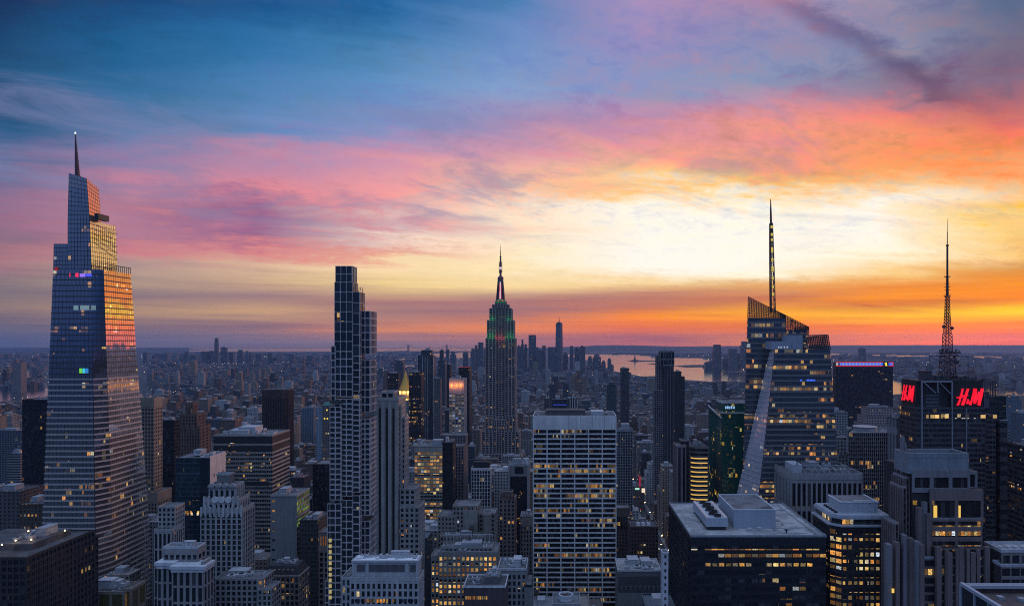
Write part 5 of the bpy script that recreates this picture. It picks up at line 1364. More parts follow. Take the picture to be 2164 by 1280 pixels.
# --- vertical pier building below it
b = Bld('pier_fronted_building', 'grey office block with tall narrow stone piers and cluttered plant roof', 'office building', 1747, 520)
PF = mk((.27,.26,.265), wall((.02,.02,.024)))
st = style(3.65, 21, 1.25, 2.6, .7, .25, PF, glass(.03, 7, (.015,.016,.02)), top=4.5)
b.block(1672, 1822, 1003, 46, st, side='L', parapet=1.4, roof=ROOF_DARK)
X0, X1, Z = b.lx(1672), b.lx(1822), b.lz(1003)
fl = b.mb('mid_band', [wall((.33,.26,.15), .7)]); 
for j in range(3): fl.box(X0+.1, X1-.1, -.2, .02, Z-24.0-j*21, Z-22.2-j*21, 0, True)
q = MB(); q.box(b.lx(1682), b.lx(1703), 8, 26, Z, Z+6); q.build('plant_room', UNIT_PALE, b.root)
q = MB()
for i in range(8): q.bar((X0+12+i*4.4, 3, Z+.3), (X0+15+i*4.4, 26, Z+3.4), .35)
for i in range(10): q.bar((X0+10+i*3.6, 4+i % 4*5, Z), (X0+10+i*3.6, 4+i % 4*5, Z+3.5+(i*7 % 5)), .25)
q.bar((X0+10, 6, Z+3), (X1-3, 6, Z+3), .4); q.bar((X0+10, 20, Z+3.4), (X1-3, 20, Z+3.4), .4)
for px in (1690, 1692): q.box(b.lx(px), b.lx(px)+.5, 7.5, 7.8, Z+6, Z+8)
q.bar((b.lx(1741), 10, Z), (b.lx(1741), 10, Z+9), .3); q.build('roof_pipework', UNIT, b.root)
b.units((X0+14, X1-4, 4, 42, Z), 16, 91, 3.5, False, 0, 1); b.done(100, 1130)
# --- flat black roof building
b = Bld('flat_roofed_building', 'black glass office block with a wide pale flat roof, big plant box and cooling towers', 'office building', 1603, 430)
BK = [wall((.022,.025,.032), .45, .1, .1), wall((.012,.014,.018), .3, .1, .1)]
st = style(4.0, 4.9, .4, 2.2, .12, .2, BK, glass(.26, 4.9, (.012,.015,.02), .6, .1, run=.02, power=1.0), top=4.2)
sl = style(4.0, 4.9, 1.0, 1.5, .5, .3, [wall((.25,.26,.29), .5), BK[1]], glass(.10, 4.9, (.012,.015,.02)), top=2.0)
bx = b.block(1460, 1746, 1133, 86, st, side='L', fside=sl, parapet=.9, roof=ROOF_PALE, par_mat=wall((.26,.27,.29)))
X0, X1, y0, y1, Z = bx
lt = glass(2.4, 60, tint=(1, .8, .4), power=1.5)
for i in list(range(2, 9))+list(range(11, 18)): b.wins.append(((X0+2.1+i*4.0, -.28, Z-4.2-4.9*2-2.45-.0), 2.9, 1.9, (1, 0), glass(2.2, 5, power=1.4), False))
fr = MB(); fr.box(X0+1.2, X1-1.2, 1.2, 2.2, Z, Z+.25); fr.box(X1-5, X1-4.2, 2, 84, Z, Z+.2); fr.build('roof_walkway', ROOF_GREY, b.root)
pb = MB(); y_ = lambda py, z: (EYE-z)*F/(py-HZ)-430
bxx0, bxx1, yf, yb, zt = b.lx(1549, 450), b.lx(1637, 450), 18, 62, Z+11.5
pb.box(bxx0, bxx1, yf, yb, Z, zt); pb.build('plant_box', [wall((.33,.37,.43), .6, .1, .15)], b.root)
pt = MB(); h = .5
pt.box(bxx0+.5, bxx1-.5, yf+.5, yb-.5, zt, zt+.06, 1); pt.box(bxx0-.2, bxx1+.2, yf-.2, yf+.3, zt-.1, zt+h); pt.box(bxx0-.2, bxx0+.3, yf+.3, yb, zt-.1, zt+h-.01); pt.box(bxx1-.3, bxx1+.2, yf+.3, yb, zt-.1, zt+h-.01); pt.box(bxx0+.3, bxx1-.3, yb-.3, yb+.1, zt-.1, zt+h-.02)
pt.box(bxx1-7.5, bxx1-.6, yf+.6, yf+7, zt+.06, zt+.14, 2); pt.build('plant_box_roof', [wall((.62,.63,.66), .6), ROOF_GREY, ROOF_DARK], b.root)
ct0, ct1, cf, cb = b.lx(1490, 448), b.lx(1535, 448), 14, 60
ct = MB(); ct.box(ct0+1, ct1-1, cf+1, cb, Z, Z+2.2, 1); ct.box(ct0, ct1, cf, cb, Z+2.2, Z+7.5, 0, True); ct.box(ct0+.1, ct0+2.0, cf+.5, cb-.5, Z+7.5, Z+7.9, 2); ct.box(ct1-2.0, ct1-.1, cf+.5, cb-.5, Z+7.5, Z+7.9, 2)
for i in range(9): ct.bar((ct0+.3, cf+1+i*5, Z), (ct0+.3, cf+1+i*5, Z+2.2), .3, 1)
co = ct.build('cooling_tower_frame', [wall((.36,.40,.46), .6, .1, .15), DARKM, plain('pale_tank_rim', (.62,.5,.45), .7)], b.root)  # rim strips in a paler, warmer colour than the frame
for i in range(8):
    f_ = MB(); cx, cy = (ct0+ct1)/2+(-1.9 if i % 2 else 1.9)*.6, cf+4+i*5.2; f_.lathe(cx, cy, [(Z+7.5, 2.4), (Z+8.6, 2.0), (Z+8.9, 2.05), (Z+8.9, 1.8), (Z+8.2, 1.7)], 14); f_.build('fan', FAN, co)
rv = MB()
for px, hh in ((1584, 3.2), (1604, 4.0)): x = b.lx(px, 443); rv.box(x-1, x+1, 11, 13.5, Z, Z+hh*.5); rv.box(x-1.2, x+1.2, 10.7, 13.8, Z+hh*.5, Z+hh*.5+.25, 0, True)
x = b.lx(1664, 436); rv.cyl(x, 8, Z, Z+2.4, .5, None, 8, 1)
rv.bar((b.lx(1580, 438), 8.2, Z+.3), (b.lx(1610, 438), 8.2, Z+.3), .28, 0); rv.bar((b.lx(1610, 438), 8.2, Z+.3), (b.lx(1618, 436), 5, Z+.3), .28, 0); rv.bar((b.lx(1618, 436), 5, Z+.3), (b.lx(1640, 436), 5, Z+.3), .28, 0); rv.bar((b.lx(1662, 436), 6.5, Z+.3), (b.lx(1704, 436), 6.5, Z+.3), .28, 0)
rv.build('roof_vents', [UNIT_PALE, FAN], b.root)
rr_ = random.Random(4)
for i in range(9):
    q = MB(); x, y = X0+46+rr_.random()*28, 6+rr_.random()*70; w_, d_ = rr_.uniform(1, 2.6), rr_.uniform(1, 3)
    q.box(x, x+w_, y, y+d_, Z+.3, Z+rr_.uniform(.9, 1.8), 0, True); q.box(x+.1, x+w_-.1, y+.1, y+.3, Z, Z+.3); q.build('roof_unit', UNIT, b.root)
q = MB()
for i in range(5): q.bar((X0+3+i*1.2, 3, Z+.25), (X0+3+i*1.2, 78-i*9, Z+.25), .16)
for i in range(6): q.bar((X1-9, 6+i*12, Z+.25), (X1-30+i*2, 6+i*12, Z+.25), .18)
q.build('roof_conduits', UNIT, b.root)
q = MB()
for i in range(24): q.bar((X0+.6+i*(X1-X0-1.2)/23, .5, Z+.9), (X0+.6+i*(X1-X0-1.2)/23, .5, Z+1.9), .07)
q.bar((X0+.6, .5, Z+1.9), (X1-.6, .5, Z+1.9), .08); q.build('guard_rail', UNIT_PALE, b.root)
b.done(100, 1280)
# --- rounded-corner dark building
b = Bld('penthouse_building', 'dark office block with chamfered corner, lit glass top floor and pale setback penthouse roofs', 'office building', 1820, 430)
PH = mk((.035,.033,.036), wall((.018,.018,.022)))
X0, X1, Z = b.lx(1779), b.lx(1884), b.lz(1112); cz = 6.2; xl = b.lx(1727+38, 430)
poly = [(X0, 0), (X1, 0), (X1, 34), (X0-5.2, 34), (X0-5.2, 5.2)]
m = b.mb('wall', PH); m.prism(poly, 0, Z, 1)
gw = glass(.42, 4.3, (.015,.016,.02), .5, .12, run=.05, power=1.2)
sf = style(3.1, 4.3, 1.2, 1.9, .12, .1, PH, gw, top=1.5); sc = style(3.1, 4.3, .5, 1.7, .12, .1, PH, glass(.8, 4.3, (.015,.016,.02), run=.02, power=1.2), top=1.5)
b.facade((X0, 0, 1, 0), X1-X0, 0, Z, sf); L = 5.2*sqrt(2); b.facade((X0-5.2, 5.2, 1/sqrt(2), -1/sqrt(2)), L, 0, Z, sc); b.facade((X0-5.2, 34, 0, -1), 28.8, 0, Z, style(3.1, 4.3, 1.2, 1.9, .12, .1, PH, glass(.30, 4.3), top=1.5), True)
def pp(g, back=34): return [(X0+g*.4, g), (X1-g*.2, g), (X1-g*.2, back-g*.2), (X0-5.2+g, back-g*.2), (X0-5.2+g, 5.2+g*.4)]
sb_ = b.mb('slab', [wall((.34,.36,.40), .6)]); sb_.prism(pp(-1.4), Z, Z+.9)
lg = b.mb('glazed_floor', [wall((.05,.05,.05)), DGL]); lg.prism(pp(1.6), Z+.9, Z+4.2, 1)
fl_ = pp(1.5); gA_ = glass(1.3, 60, (.02,.03,.03), power=1.2)
for (xa, ya), (xb, yb), dk_ in ((fl_[0], fl_[1], 0), (fl_[4], fl_[0], 0), (fl_[3], fl_[4], 1)):
    L = sqrt((xb-xa)**2+(yb-ya)**2); ux, uy = (xb-xa)/L, (yb-ya)/L; n_ = int(L/2.2)
    for i in range(n_): b.wins.append(((xa+ux*(i+.5)*L/n_+uy*.02, ya+uy*(i+.5)*L/n_-ux*.02, Z+2.55), L/n_*.85, 2.9, (ux, uy), gA_, bool(dk_)))
sb_.prism(pp(.2), Z+4.2, Z+5.6); sb_.prism(pp(1.0), Z+5.6, Z+6.4)
xa, xb = X0+3, X1-4
up = MB(); up.box(xa, xb, 9, 30, Z+6.4, Z+12.2); up.build('upper_penthouse', [wall((.40,.42,.46), .6)], b.root)
up = MB(); up.box(xa+.4, xb-.4, 9.4, 29.6, Z+12.2, Z+12.26, 1); up.box(xa-.3, xb+.3, 8.7, 9.2, Z+12, Z+12.8); up.box(xa-.3, xa+.3, 9.2, 30, Z+12, Z+12.79); up.box(xb-.3, xb+.3, 9.2, 30, Z+12, Z+12.78); up.box(xa+9, xb-1, 13, 13.5, Z+12.26, Z+12.7); up.build('penthouse_roof', [wall((.62,.63,.66), .6), ROOF_GREY], b.root)
for i in range(5):
    v = MB(); v.cyl(X0-.6, 8+i*4.4, Z+6.4, Z+7.4, 1.1, 1.0, 12); v.build('roof_fan', FAN, b.root)
b.px.append((1727, 1884, 1047, 430)); b.done(100, 1280)

# --- dark tower with red lettering and lattice mast ----------------------------------------
def sign_tower():
    Y = 600.0
    b = Bld('sign_tower', 'dark office tower with glowing red brush-letter signs and a tall red lattice mast', 'skyscraper', 2000, Y)
    R = b.root
    BD = mk((.075,.072,.082), wall((.02,.021,.026)))
    gw = glass(.26, 4.1, (.018,.02,.026), .5, .12, run=.06, power=.9)
    st = style(3.4, 4.1, .35, 1.5, .25, .18, BD, gw)
    zsg = b.lz(806)
    X0, X1, Z = b.lx(1936), b.lx(2104), b.lz(806)
    b.block(1937, 2082, 862, 30, st, side='L', parapet=.8, zb=0)
    b.block(2082, 2104, 876, 26, st, Y=603, side='', parapet=.6)
    # upper cage: frames round the sign level
    DKW = wall((.03,.03,.036), .6); FRM = wall((.25,.26,.30), .5)
    zl = b.lz(862)
    m = MB(); m.box(b.lx(1948), b.lx(2012), 6, 30, zl-1, Z-1); m.build('core_block', [DKW], R)
    m = MB(); m.box(b.lx(2014), b.lx(2078), .5, 28, zl-1, b.lz(804)); m.build('sign_box', [wall((.018,.022,.022), .5)], R)
    m = MB(); m.box(b.lx(1935)+1, b.lx(1946), 3, 27, zl-1, b.lz(804)); m.build('sign_box', [wall((.018,.022,.024), .5)], R)
    m = MB()
    xa, xb = b.lx(1948), b.lx(2012)
    for x in (xa, xb): m.bar((x, 0, zl-40), (x, 0, Z), 1.0)
    m.bar((xa, 0, Z), (xb, 0, Z), 1.2); m.bar((xa, 0, Z-22), (xa+1, 0, Z-22), 1)
    m.bar((xa+2, 0, Z-1), ((xa+xb)/2-1, 0, b.lz(830)), .8); m.bar((xb-12, 0, Z-1), ((xa+xb)/2+1, 0, b.lz(830)), .8); m.bar((xb-10, 0, Z-1), (xb-1, 0, b.lz(832)), .6)
    for px in (2012, 2042): m.bar((b.lx(px), -.4, 40), (b.lx(px), -.4, zl), .7)
    m.build('steel_frame', FRM, R)
    m = MB()
    for j in range(14): m.box(xa+6, xb-8, 5.4, 6.1, b.lz(836)-j*1.15, b.lz(836)-j*1.15+.45, 0, True)
    m.build('louvers', wall((.16,.17,.20), .5), R)
    def grid(name, p, q, z0, z1, nu, nv, t=.3):
        g_ = MB(); P_, Q_ = Vector((*p, 0)), Vector((*q, 0))
        for i in range(nu+1): v = P_.lerp(Q_, i/nu); g_.bar((v.x, v.y, z0), (v.x, v.y, z1), t)
        for j in range(nv+1): z = z0+(z1-z0)*j/nv; g_.bar((P_.x, P_.y, z), (Q_.x, Q_.y, z), t)
        g_.build(name, wall((.05,.05,.06), .5), R)
    grid('lattice_screen', (b.lx(1935), 0), (b.lx(1935)-.0, 26), b.lz(848), b.lz(803), 6, 8)
    grid('lattice_screen', (b.lx(2083), 0), (b.lx(2104), 0), b.lz(840), b.lz(804), 6, 7); grid('lattice_screen', (b.lx(2104), 0), (b.lx(2104), 24), b.lz(840), b.lz(804), 6, 7)
    grid('lattice_screen', (b.lx(2083), 14), (b.lx(2104), 14), b.lz(840), b.lz(804), 6, 7)
    m = MB(); m.box(b.lx(2080), b.lx(2091), .2, 20, zl, b.lz(828)); m.build('stair_core', [wall((.09,.085,.11), .6)], R)
    m = MB(); m.box(b.lx(1946), b.lx(2082), 1.5, 29, Z-.6, Z+.6, 0, True); m.build('top_deck', [DKW], R)
    # lit floor below the signs
    for a0, a1, pw in ((1957, 1962, .35), (1966, 1975, .5), (1976, 1984, 1.0), (1988, 1992, .35), (1996, 2004, .8), (2072, 2082, .7), (2098, 2106, .5)):
        m = MB(); m.box(b.lx(a0), b.lx(a1), -.5, -.3, b.lz(883), b.lz(876), 0, True); m.build('lit_window', glow('office_amber', (1, .62, .22), pw), R)
    m = MB()
    for px in (2018, 2032, 2036, 2044, 2058): m.box(b.lx(px), b.lx(px+3), -.55, -.3, b.lz(884), b.lz(882.6), 0, True)
    m.build('ledge_lights', glow('ledge_white', (1, .9, .8), .6), R)
    # right glass wing
    GW = style(2.6, 4.1, .15, .5, .1, .08, [wall((.03,.05,.05), .4), DGL], glass(.10, 4.1, (.008,.025,.024), .8, .08, .3))
    b.block(2085, 2126, 838, 24, GW, Y=616, side='', parapet=.6)
    WB = style(6, 8.2, .2, 4.0, .1, .4, [wall((.34,.36,.40), .6), DGL], glass(.03, 4.1)); b.block(2113, 2129, 888, 14, WB, Y=610, side='L', parapet=.5)
    # the letters, brushed strokes: each stroke a tapered bar, in a box 0..1 wide and 0..1 high
    def stroke(m, pts, ws, ax):
        pts = [Vector((p[0], p[1])) for p in pts]
        for i, (p, q, w0, w1) in enumerate(zip(pts[:-1], pts[1:], ws[:-1], ws[1:])):
            dr = (q-p).normalized(); nn = Vector((-dr.y, dr.x)); e = .012
            c4 = [p-dr*e+nn*w0, p-dr*e-nn*w0, q+dr*e-nn*w1, q+dr*e+nn*w1]
            ar = sum(c4[k].x*c4[(k+1) % 4].y-c4[(k+1) % 4].x*c4[k].y for k in range(4))
            if ar < 0: c4 = c4[::-1]
            fa = [ax(c.x, c.y, 0) for c in c4]; ba = [ax(c.x, c.y, 1) for c in c4]
            m.face(fa)
            for k in range(4): m.face([fa[(k+1) % 4], fa[k], ba[k], ba[(k+1) % 4]])
    H = [([(.055,.02),(.115,.22),(.20,.68),(.245,.97)], [.035,.032,.030,.030]), ([(.235,.03),(.285,.25),(.36,.60),(.44,.97)], [.052,.05,.042,.040]), ([(.03,.46),(.18,.49),(.30,.56),(.43,.60)], [.025,.045,.05,.022])]
    AMP = [([(.46,.33),(.43,.36),(.42,.32),(.46,.24),(.50,.17)], [.014,.02,.02,.024,.018]), ([(.43,.25),(.385,.17),(.41,.12),(.48,.15),(.50,.24)], [.02,.026,.028,.024,.012])]
    M_ = [([(.515,.04),(.56,.20),(.60,.45)], [.035,.030,.016]), ([(.59,.40),(.66,.70),(.715,.97)], [.03,.045,.05]), ([(.70,.97),(.685,.60),(.69,.12)], [.062,.066,.04]), ([(.69,.14),(.78,.45),(.86,.80)], [.035,.035,.04]), ([(.97,.98),(.915,.60),(.865,.28),(.845,.02)], [.046,.062,.055,.046])]
    red = glow('red_letters', (1.0, .008, .03), 1.0)
    def sign(ax):
        for nm, ls in (('sign_letter', H), ('sign_ampersand', AMP), ('sign_letter', M_)):
            m = MB()
            for pts, ws in ls: stroke(m, pts, ws, ax)
            m.build(nm, red, R)
    xs0, xs1, zs0, zs1 = b.lx(2020.5), b.lx(2077.5), b.lz(856.5), b.lz(820)
    sign(lambda u, v, d_: (xs0+(xs1-xs0)*u, -.6+.9*d_, zs0+(zs1-zs0)*v))
    zq0, zq1 = b.lz(850), b.lz(815); xl = b.lx(1935)-.6
    sign(lambda u, v, d_: (xl+.5*d_, 25-23*u, zq0+(zq1-zq0)*v))
    # mast: platforms, lattice, tube sections
    RDM = plain('mast_red', (.10,.022,.028), .6); DM = plain('mast_dark', (.045,.035,.045), .6)
    yd = 16.0; Ym = Y+yd; xm = lambda px: (px-VX)*Ym/F-b.X; zm = lambda py: EYE-(py-HZ)*Ym/F
    X = xm(2002)
    mm = MB()
    def lat(py0, py1, r0, r1, n_, t):
        for sx in (-1, 1):
            for sy in (-1, 1): mm.bar((X+sx*r0, yd+sy*r0, zm(py0)), (X+sx*r1, yd+sy*r1, zm(py1)), t)
        for i in range(n_):
            pa, pb = py0+(py1-py0)*i/n_, py0+(py1-py0)*(i+1)/n_; ra, rb = r0+(r1-r0)*i/n_, r0+(r1-r0)*(i+1)/n_
            for sy in (-1, 1):
                mm.bar((X-ra, yd+sy*ra, zm(pa)), (X+rb, yd+sy*rb, zm(pb)), t*.7); mm.bar((X+ra, yd+sy*ra, zm(pa)), (X-rb, yd+sy*rb, zm(pb)), t*.7); mm.bar((X-rb, yd+sy*rb, zm(pb)), (X+rb, yd+sy*rb, zm(pb)), t*.7)
            for sx in (-1, 1): mm.bar((X+sx*ra, yd-ra, zm(pa)), (X+sx*rb, yd+rb, zm(pb)), t*.7)
    lat(806, 745, 5.0, 4.0, 6, .5); lat(745, 705, 3.0, 2.6, 5, .42); lat(705, 668, 2.2, 1.7, 6, .38); lat(668, 625, 1.6, 1.1, 6, .36)
    mo = mm.build('lattice_mast', RDM, R)
    m = MB()
    m.cyl(X, yd, zm(625), zm(585), 1.15, 1.0, 8); m.cyl(X, yd, zm(585), zm(520), .85, .8, 8); m.cyl(X, yd, zm(520), zm(517), 1.2, None, 8); m.cyl(X, yd, zm(517), zm(490), .42, .36, 6); m.cyl(X, yd, zm(490), zm(462), .26, .14, 6)
    for py, r in ((625, 3.0), (585, 2.6), (667, 2.2), (705, 3.2)): m.cyl(X, yd, zm(py), zm(py)+.5, r, None, 10)
    for k in range(14):
        py = 690-k*7; m.bar((X-2.6, yd, zm(py)), (X+2.6, yd, zm(py)), .35)
    for py, s_ in ((690, -1), (693, 1)): m.lathe(X+s_*3.4, yd-1, [(zm(py)-1.5, .2), (zm(py)-.7, 1.5), (zm(py)+.7, 1.5), (zm(py)+1.4, .2)], 10)
    m.build('antenna', DM, mo)
    m = MB(); rr_ = random.Random(5)
    za = zm(747)
    m.box(X-9, X+9, yd-4, yd+4, za, za+.5, 0, True)
    for i in range(26): x = X-9+i*.72; h_ = rr_.uniform(1, 4.5); m.box(x, x+.4, yd-4, yd-3.6, za, za+h_)
    for i in range(40):
        x = X+rr_.uniform(-7.5, 7.5); z = zm(rr_.uniform(752, 800)); m.box(x, x+rr_.uniform(.4, 1.6), yd-5-rr_.random(), yd-4.5, z, z+rr_.uniform(.5, 2.2), 0, True)
    for z in (zm(762), zm(776), zm(790)): m.box(X-7, X+7, yd-5, yd+5, z, z+.35, 0, True)
    m.build('antenna_platforms', DM, mo)
    m = MB(); xa, xb = xm(1964), xm(2046); zt = zm(752)
    for x in (xa, xb): m.bar((x, yd, b.lz(806)), (x, yd, zt), .6)
    m.bar((xa, yd, zt), (xb, yd, zt), .7); m.bar((xa, yd, zt), (X-5, yd, zm(766)), .4); m.bar((xb, yd, zt), (X+5, yd, zm(766)), .4); m.build('gantry_frame', wall((.16,.17,.19), .5), R)
    m = MB(); m.box(xm(1946), xm(1962), 10, 20, Z, b.lz(786)); m.box(xm(1945), xm(1963), 9.5, 20.5, b.lz(786), b.lz(784.6), 0, True)
    m.box(xm(1970), xm(1990), 8, 22, Z, b.lz(794)); m.box(xm(2014), xm(2040), 10, 22, Z, b.lz(797)); m.bar((xm(2014), 12, b.lz(790)), (xm(2052), 12, b.lz(787)), .5)
    for i in range(16): x = xm(1950+i*7.5); m.box(x, x+rr_.uniform(.8, 3), 3+rr_.random()*4, 8, Z+.6, Z+.6+rr_.uniform(1, 4))
    m.build('roof_plant', [plain('plant_dark', (.055,.055,.065), .7)], R)
    b.px.append((1907, 2126, 806, Y)); b.done(100, 1150)
sign_tower()
# --- dark slab with LED band
b = Bld('led_band_tower', 'wide dark tower with a red, white and blue light band and yellow numeral 1', 'office tower', 1827, 1400)
st = style(3.6, 3.8, .5, 1.4, .2, .12, [wall((.035,.035,.045), .5), DGL], glass(.10, 3.8, (.014,.015,.02), power=.7, run=.03), top=11)
bx = b.block(1767, 1887, 766, 16, st, roof=ROOF_DARK, parapet=.6); X0, X1, Z = bx[0], bx[1], bx[4]
def led(nm, c, p, *q):
    m = MB()
    for (a0, a1, z0, z1, yy) in q: m.box(b.lx(a0), b.lx(a1), yy, yy+.3, b.lz(z1), b.lz(z0), 0, True)
    m.build(nm, glow(nm+'_glow', c, p), b.root)
led('red_border', (1, .01, .03), .5, (1766.5, 1887.5, 764.3, 766.2, -.9), (1766.5, 1887.5, 771.9, 774.0, -.9), (1886.2, 1888, 764.3, 774, -.95))
led('blue_field', (.02, .16, 1), .85, (1774, 1866, 766.2, 771.9, -.85), (1877.5, 1886, 766.2, 771.9, -.85))
led('white_stripes', (.8, .9, 1), .45, *([(1766.5, 1771, 766.2, 771.9, -.95)]+[(1776+i*3.0, 1776.9+i*3.0, 766.2, 771.9, -.93) for i in range(29)]+[(1884, 1885, 766.2, 771.9, -.93)]))
m = MB(); m.box(b.lx(1866), b.lx(1877), -1.2, -.7, b.lz(774.2), b.lz(764), 0, True); m.build('numeral_panel', plain('panel_black', (.006,.006,.006), .6), b.root)
led('numeral', (1, .85, .1), 1.1, (1870.6, 1873.4, 765.6, 772.6, -1.5), (1869, 1870.8, 766.4, 768.2, -1.5), (1869.4, 1874.8, 771.4, 772.6, -1.52))
b.units(bx, 8, 5, 4, False, 0, 2); b.done(100, 910)
# --- behind/around on the right
simple('stepped_tower', 'pinkish stepped masonry tower below the light-banded dark slab', 'office tower', 1836, 1888, 862, 980, 26, facade_mat((.24,.20,.195), (.03,.03,.035), 3.0, 3.5, .5, .45, .08), 912, [(1830, 1893, 880, 30, -3), (1826, 1900, 897, 34, -6)])
b = Bld('office_building', 'curved-front office block with closely spaced pale vertical mullions', 'office building', 1845, 700)
st = style(1.75, 3.9, .3, .5, .45, .1, mk((.36,.36,.37), DGL), glass(.30, 3.9, (.015,.016,.02), run=.02, power=.9))
X0, X1, Z = b.lx(1794), b.lx(1897), b.lz(914); n_ = 6
xs_ = [X0+(X1-X0)*i/n_ for i in range(n_+1)]; ys_ = [2.5*(1-cos((i/n_-.4)*1.6)) for i in range(n_+1)]
m = b.mb('wall', st['mats']); m.prism(list(zip(xs_, ys_))+[(X1, 36), (X0+20, 36)], 0, Z, 1)
for i in range(n_):
    dx_, dy_ = xs_[i+1]-xs_[i], ys_[i+1]-ys_[i]; L = sqrt(dx_*dx_+dy_*dy_); b.facade((xs_[i], ys_[i], dx_/L, dy_/L), L, 60, Z, st)
rfm = b.mb('roof', [ROOF_GREY]); rfm.prism([(x, y+.5) for x, y in zip(xs_, ys_)]+[(X1-.4, 35.6), (X0+20.4, 35.6)], Z, Z+.08)
q = MB(); q.lathe(b.lx(1846), 20, [(Z, 11), (Z+3, 11), (Z+3.4, 11.6), (Z+4, 11.6), (Z+4, 2)], 20); q.build('round_penthouse', UNIT, b.root)
b.units((X0+2, X1-2, 8, 34, Z), 4, 5, 3, False, 0, 0); b.px.append((1790, 1897, 908, 700)); b.done(100, 1050)
simple('stepped_building', 'white stepped apartment block squeezed right of the faceted glass tower', 'apartment block', 1768, 1788, 925, 740, 22, facade_mat((.42,.42,.42), (.03,.03,.035), 3.4, 3.6, .55, .6, .06), 1000, [(1765, 1800, 960, 26, -4), (1764, 1776, 912, 14, 4)])
simple('office_building', 'pale greenish tower peeking between the faceted tower and the curved-front block', 'office building', 1758, 1792, 872, 900, 24, RES, 930)
simple('office_tower', 'grey vertical-ribbed block behind the red-letter tower, left edge', 'office tower', 1896, 1913, 886, 640, 20, facade_mat((.20,.21,.24), (.03,.035,.045), 2.5, 60, .4, .9, .0), 1000)
b = Bld('office_tower', 'dark banded tower cut off by the right edge of the photo', 'office tower', 2150, 560)
st = style(3.2, 4.0, .3, 1.5, .15, .25, [wall((.06,.058,.062), .6), DGL], glass(.14, 4.0, (.012,.013,.016), run=.05))
bx = b.block(2166, 2235, 944, 22, st, side='L'); b.units(bx, 4, 6, 3); b.done(100, 1140)
simple('glass_tower', 'pale blue glass tower by the river at the far right edge', 'apartment tower', 2131, 2158, 846, 1250, 26, facade_mat((.12,.16,.20), (.05,.08,.11), 2.4, 3.3, .75, .65, .05), 945, [(2138, 2154, 838, 14, 3)])
simple('glass_tower', 'second lower blue tower against the right edge of the photo', 'apartment tower', 2157, 2190, 874, 1150, 26, facade_mat((.13,.16,.19), (.05,.075,.10), 2.4, 3.3, .75, .65, .04), 945)
simple('office_tower', 'narrow grey tower right of the red-letter tower, with pale shoulders', 'office tower', 2108, 2134, 912, 700, 24, RES, 1000)
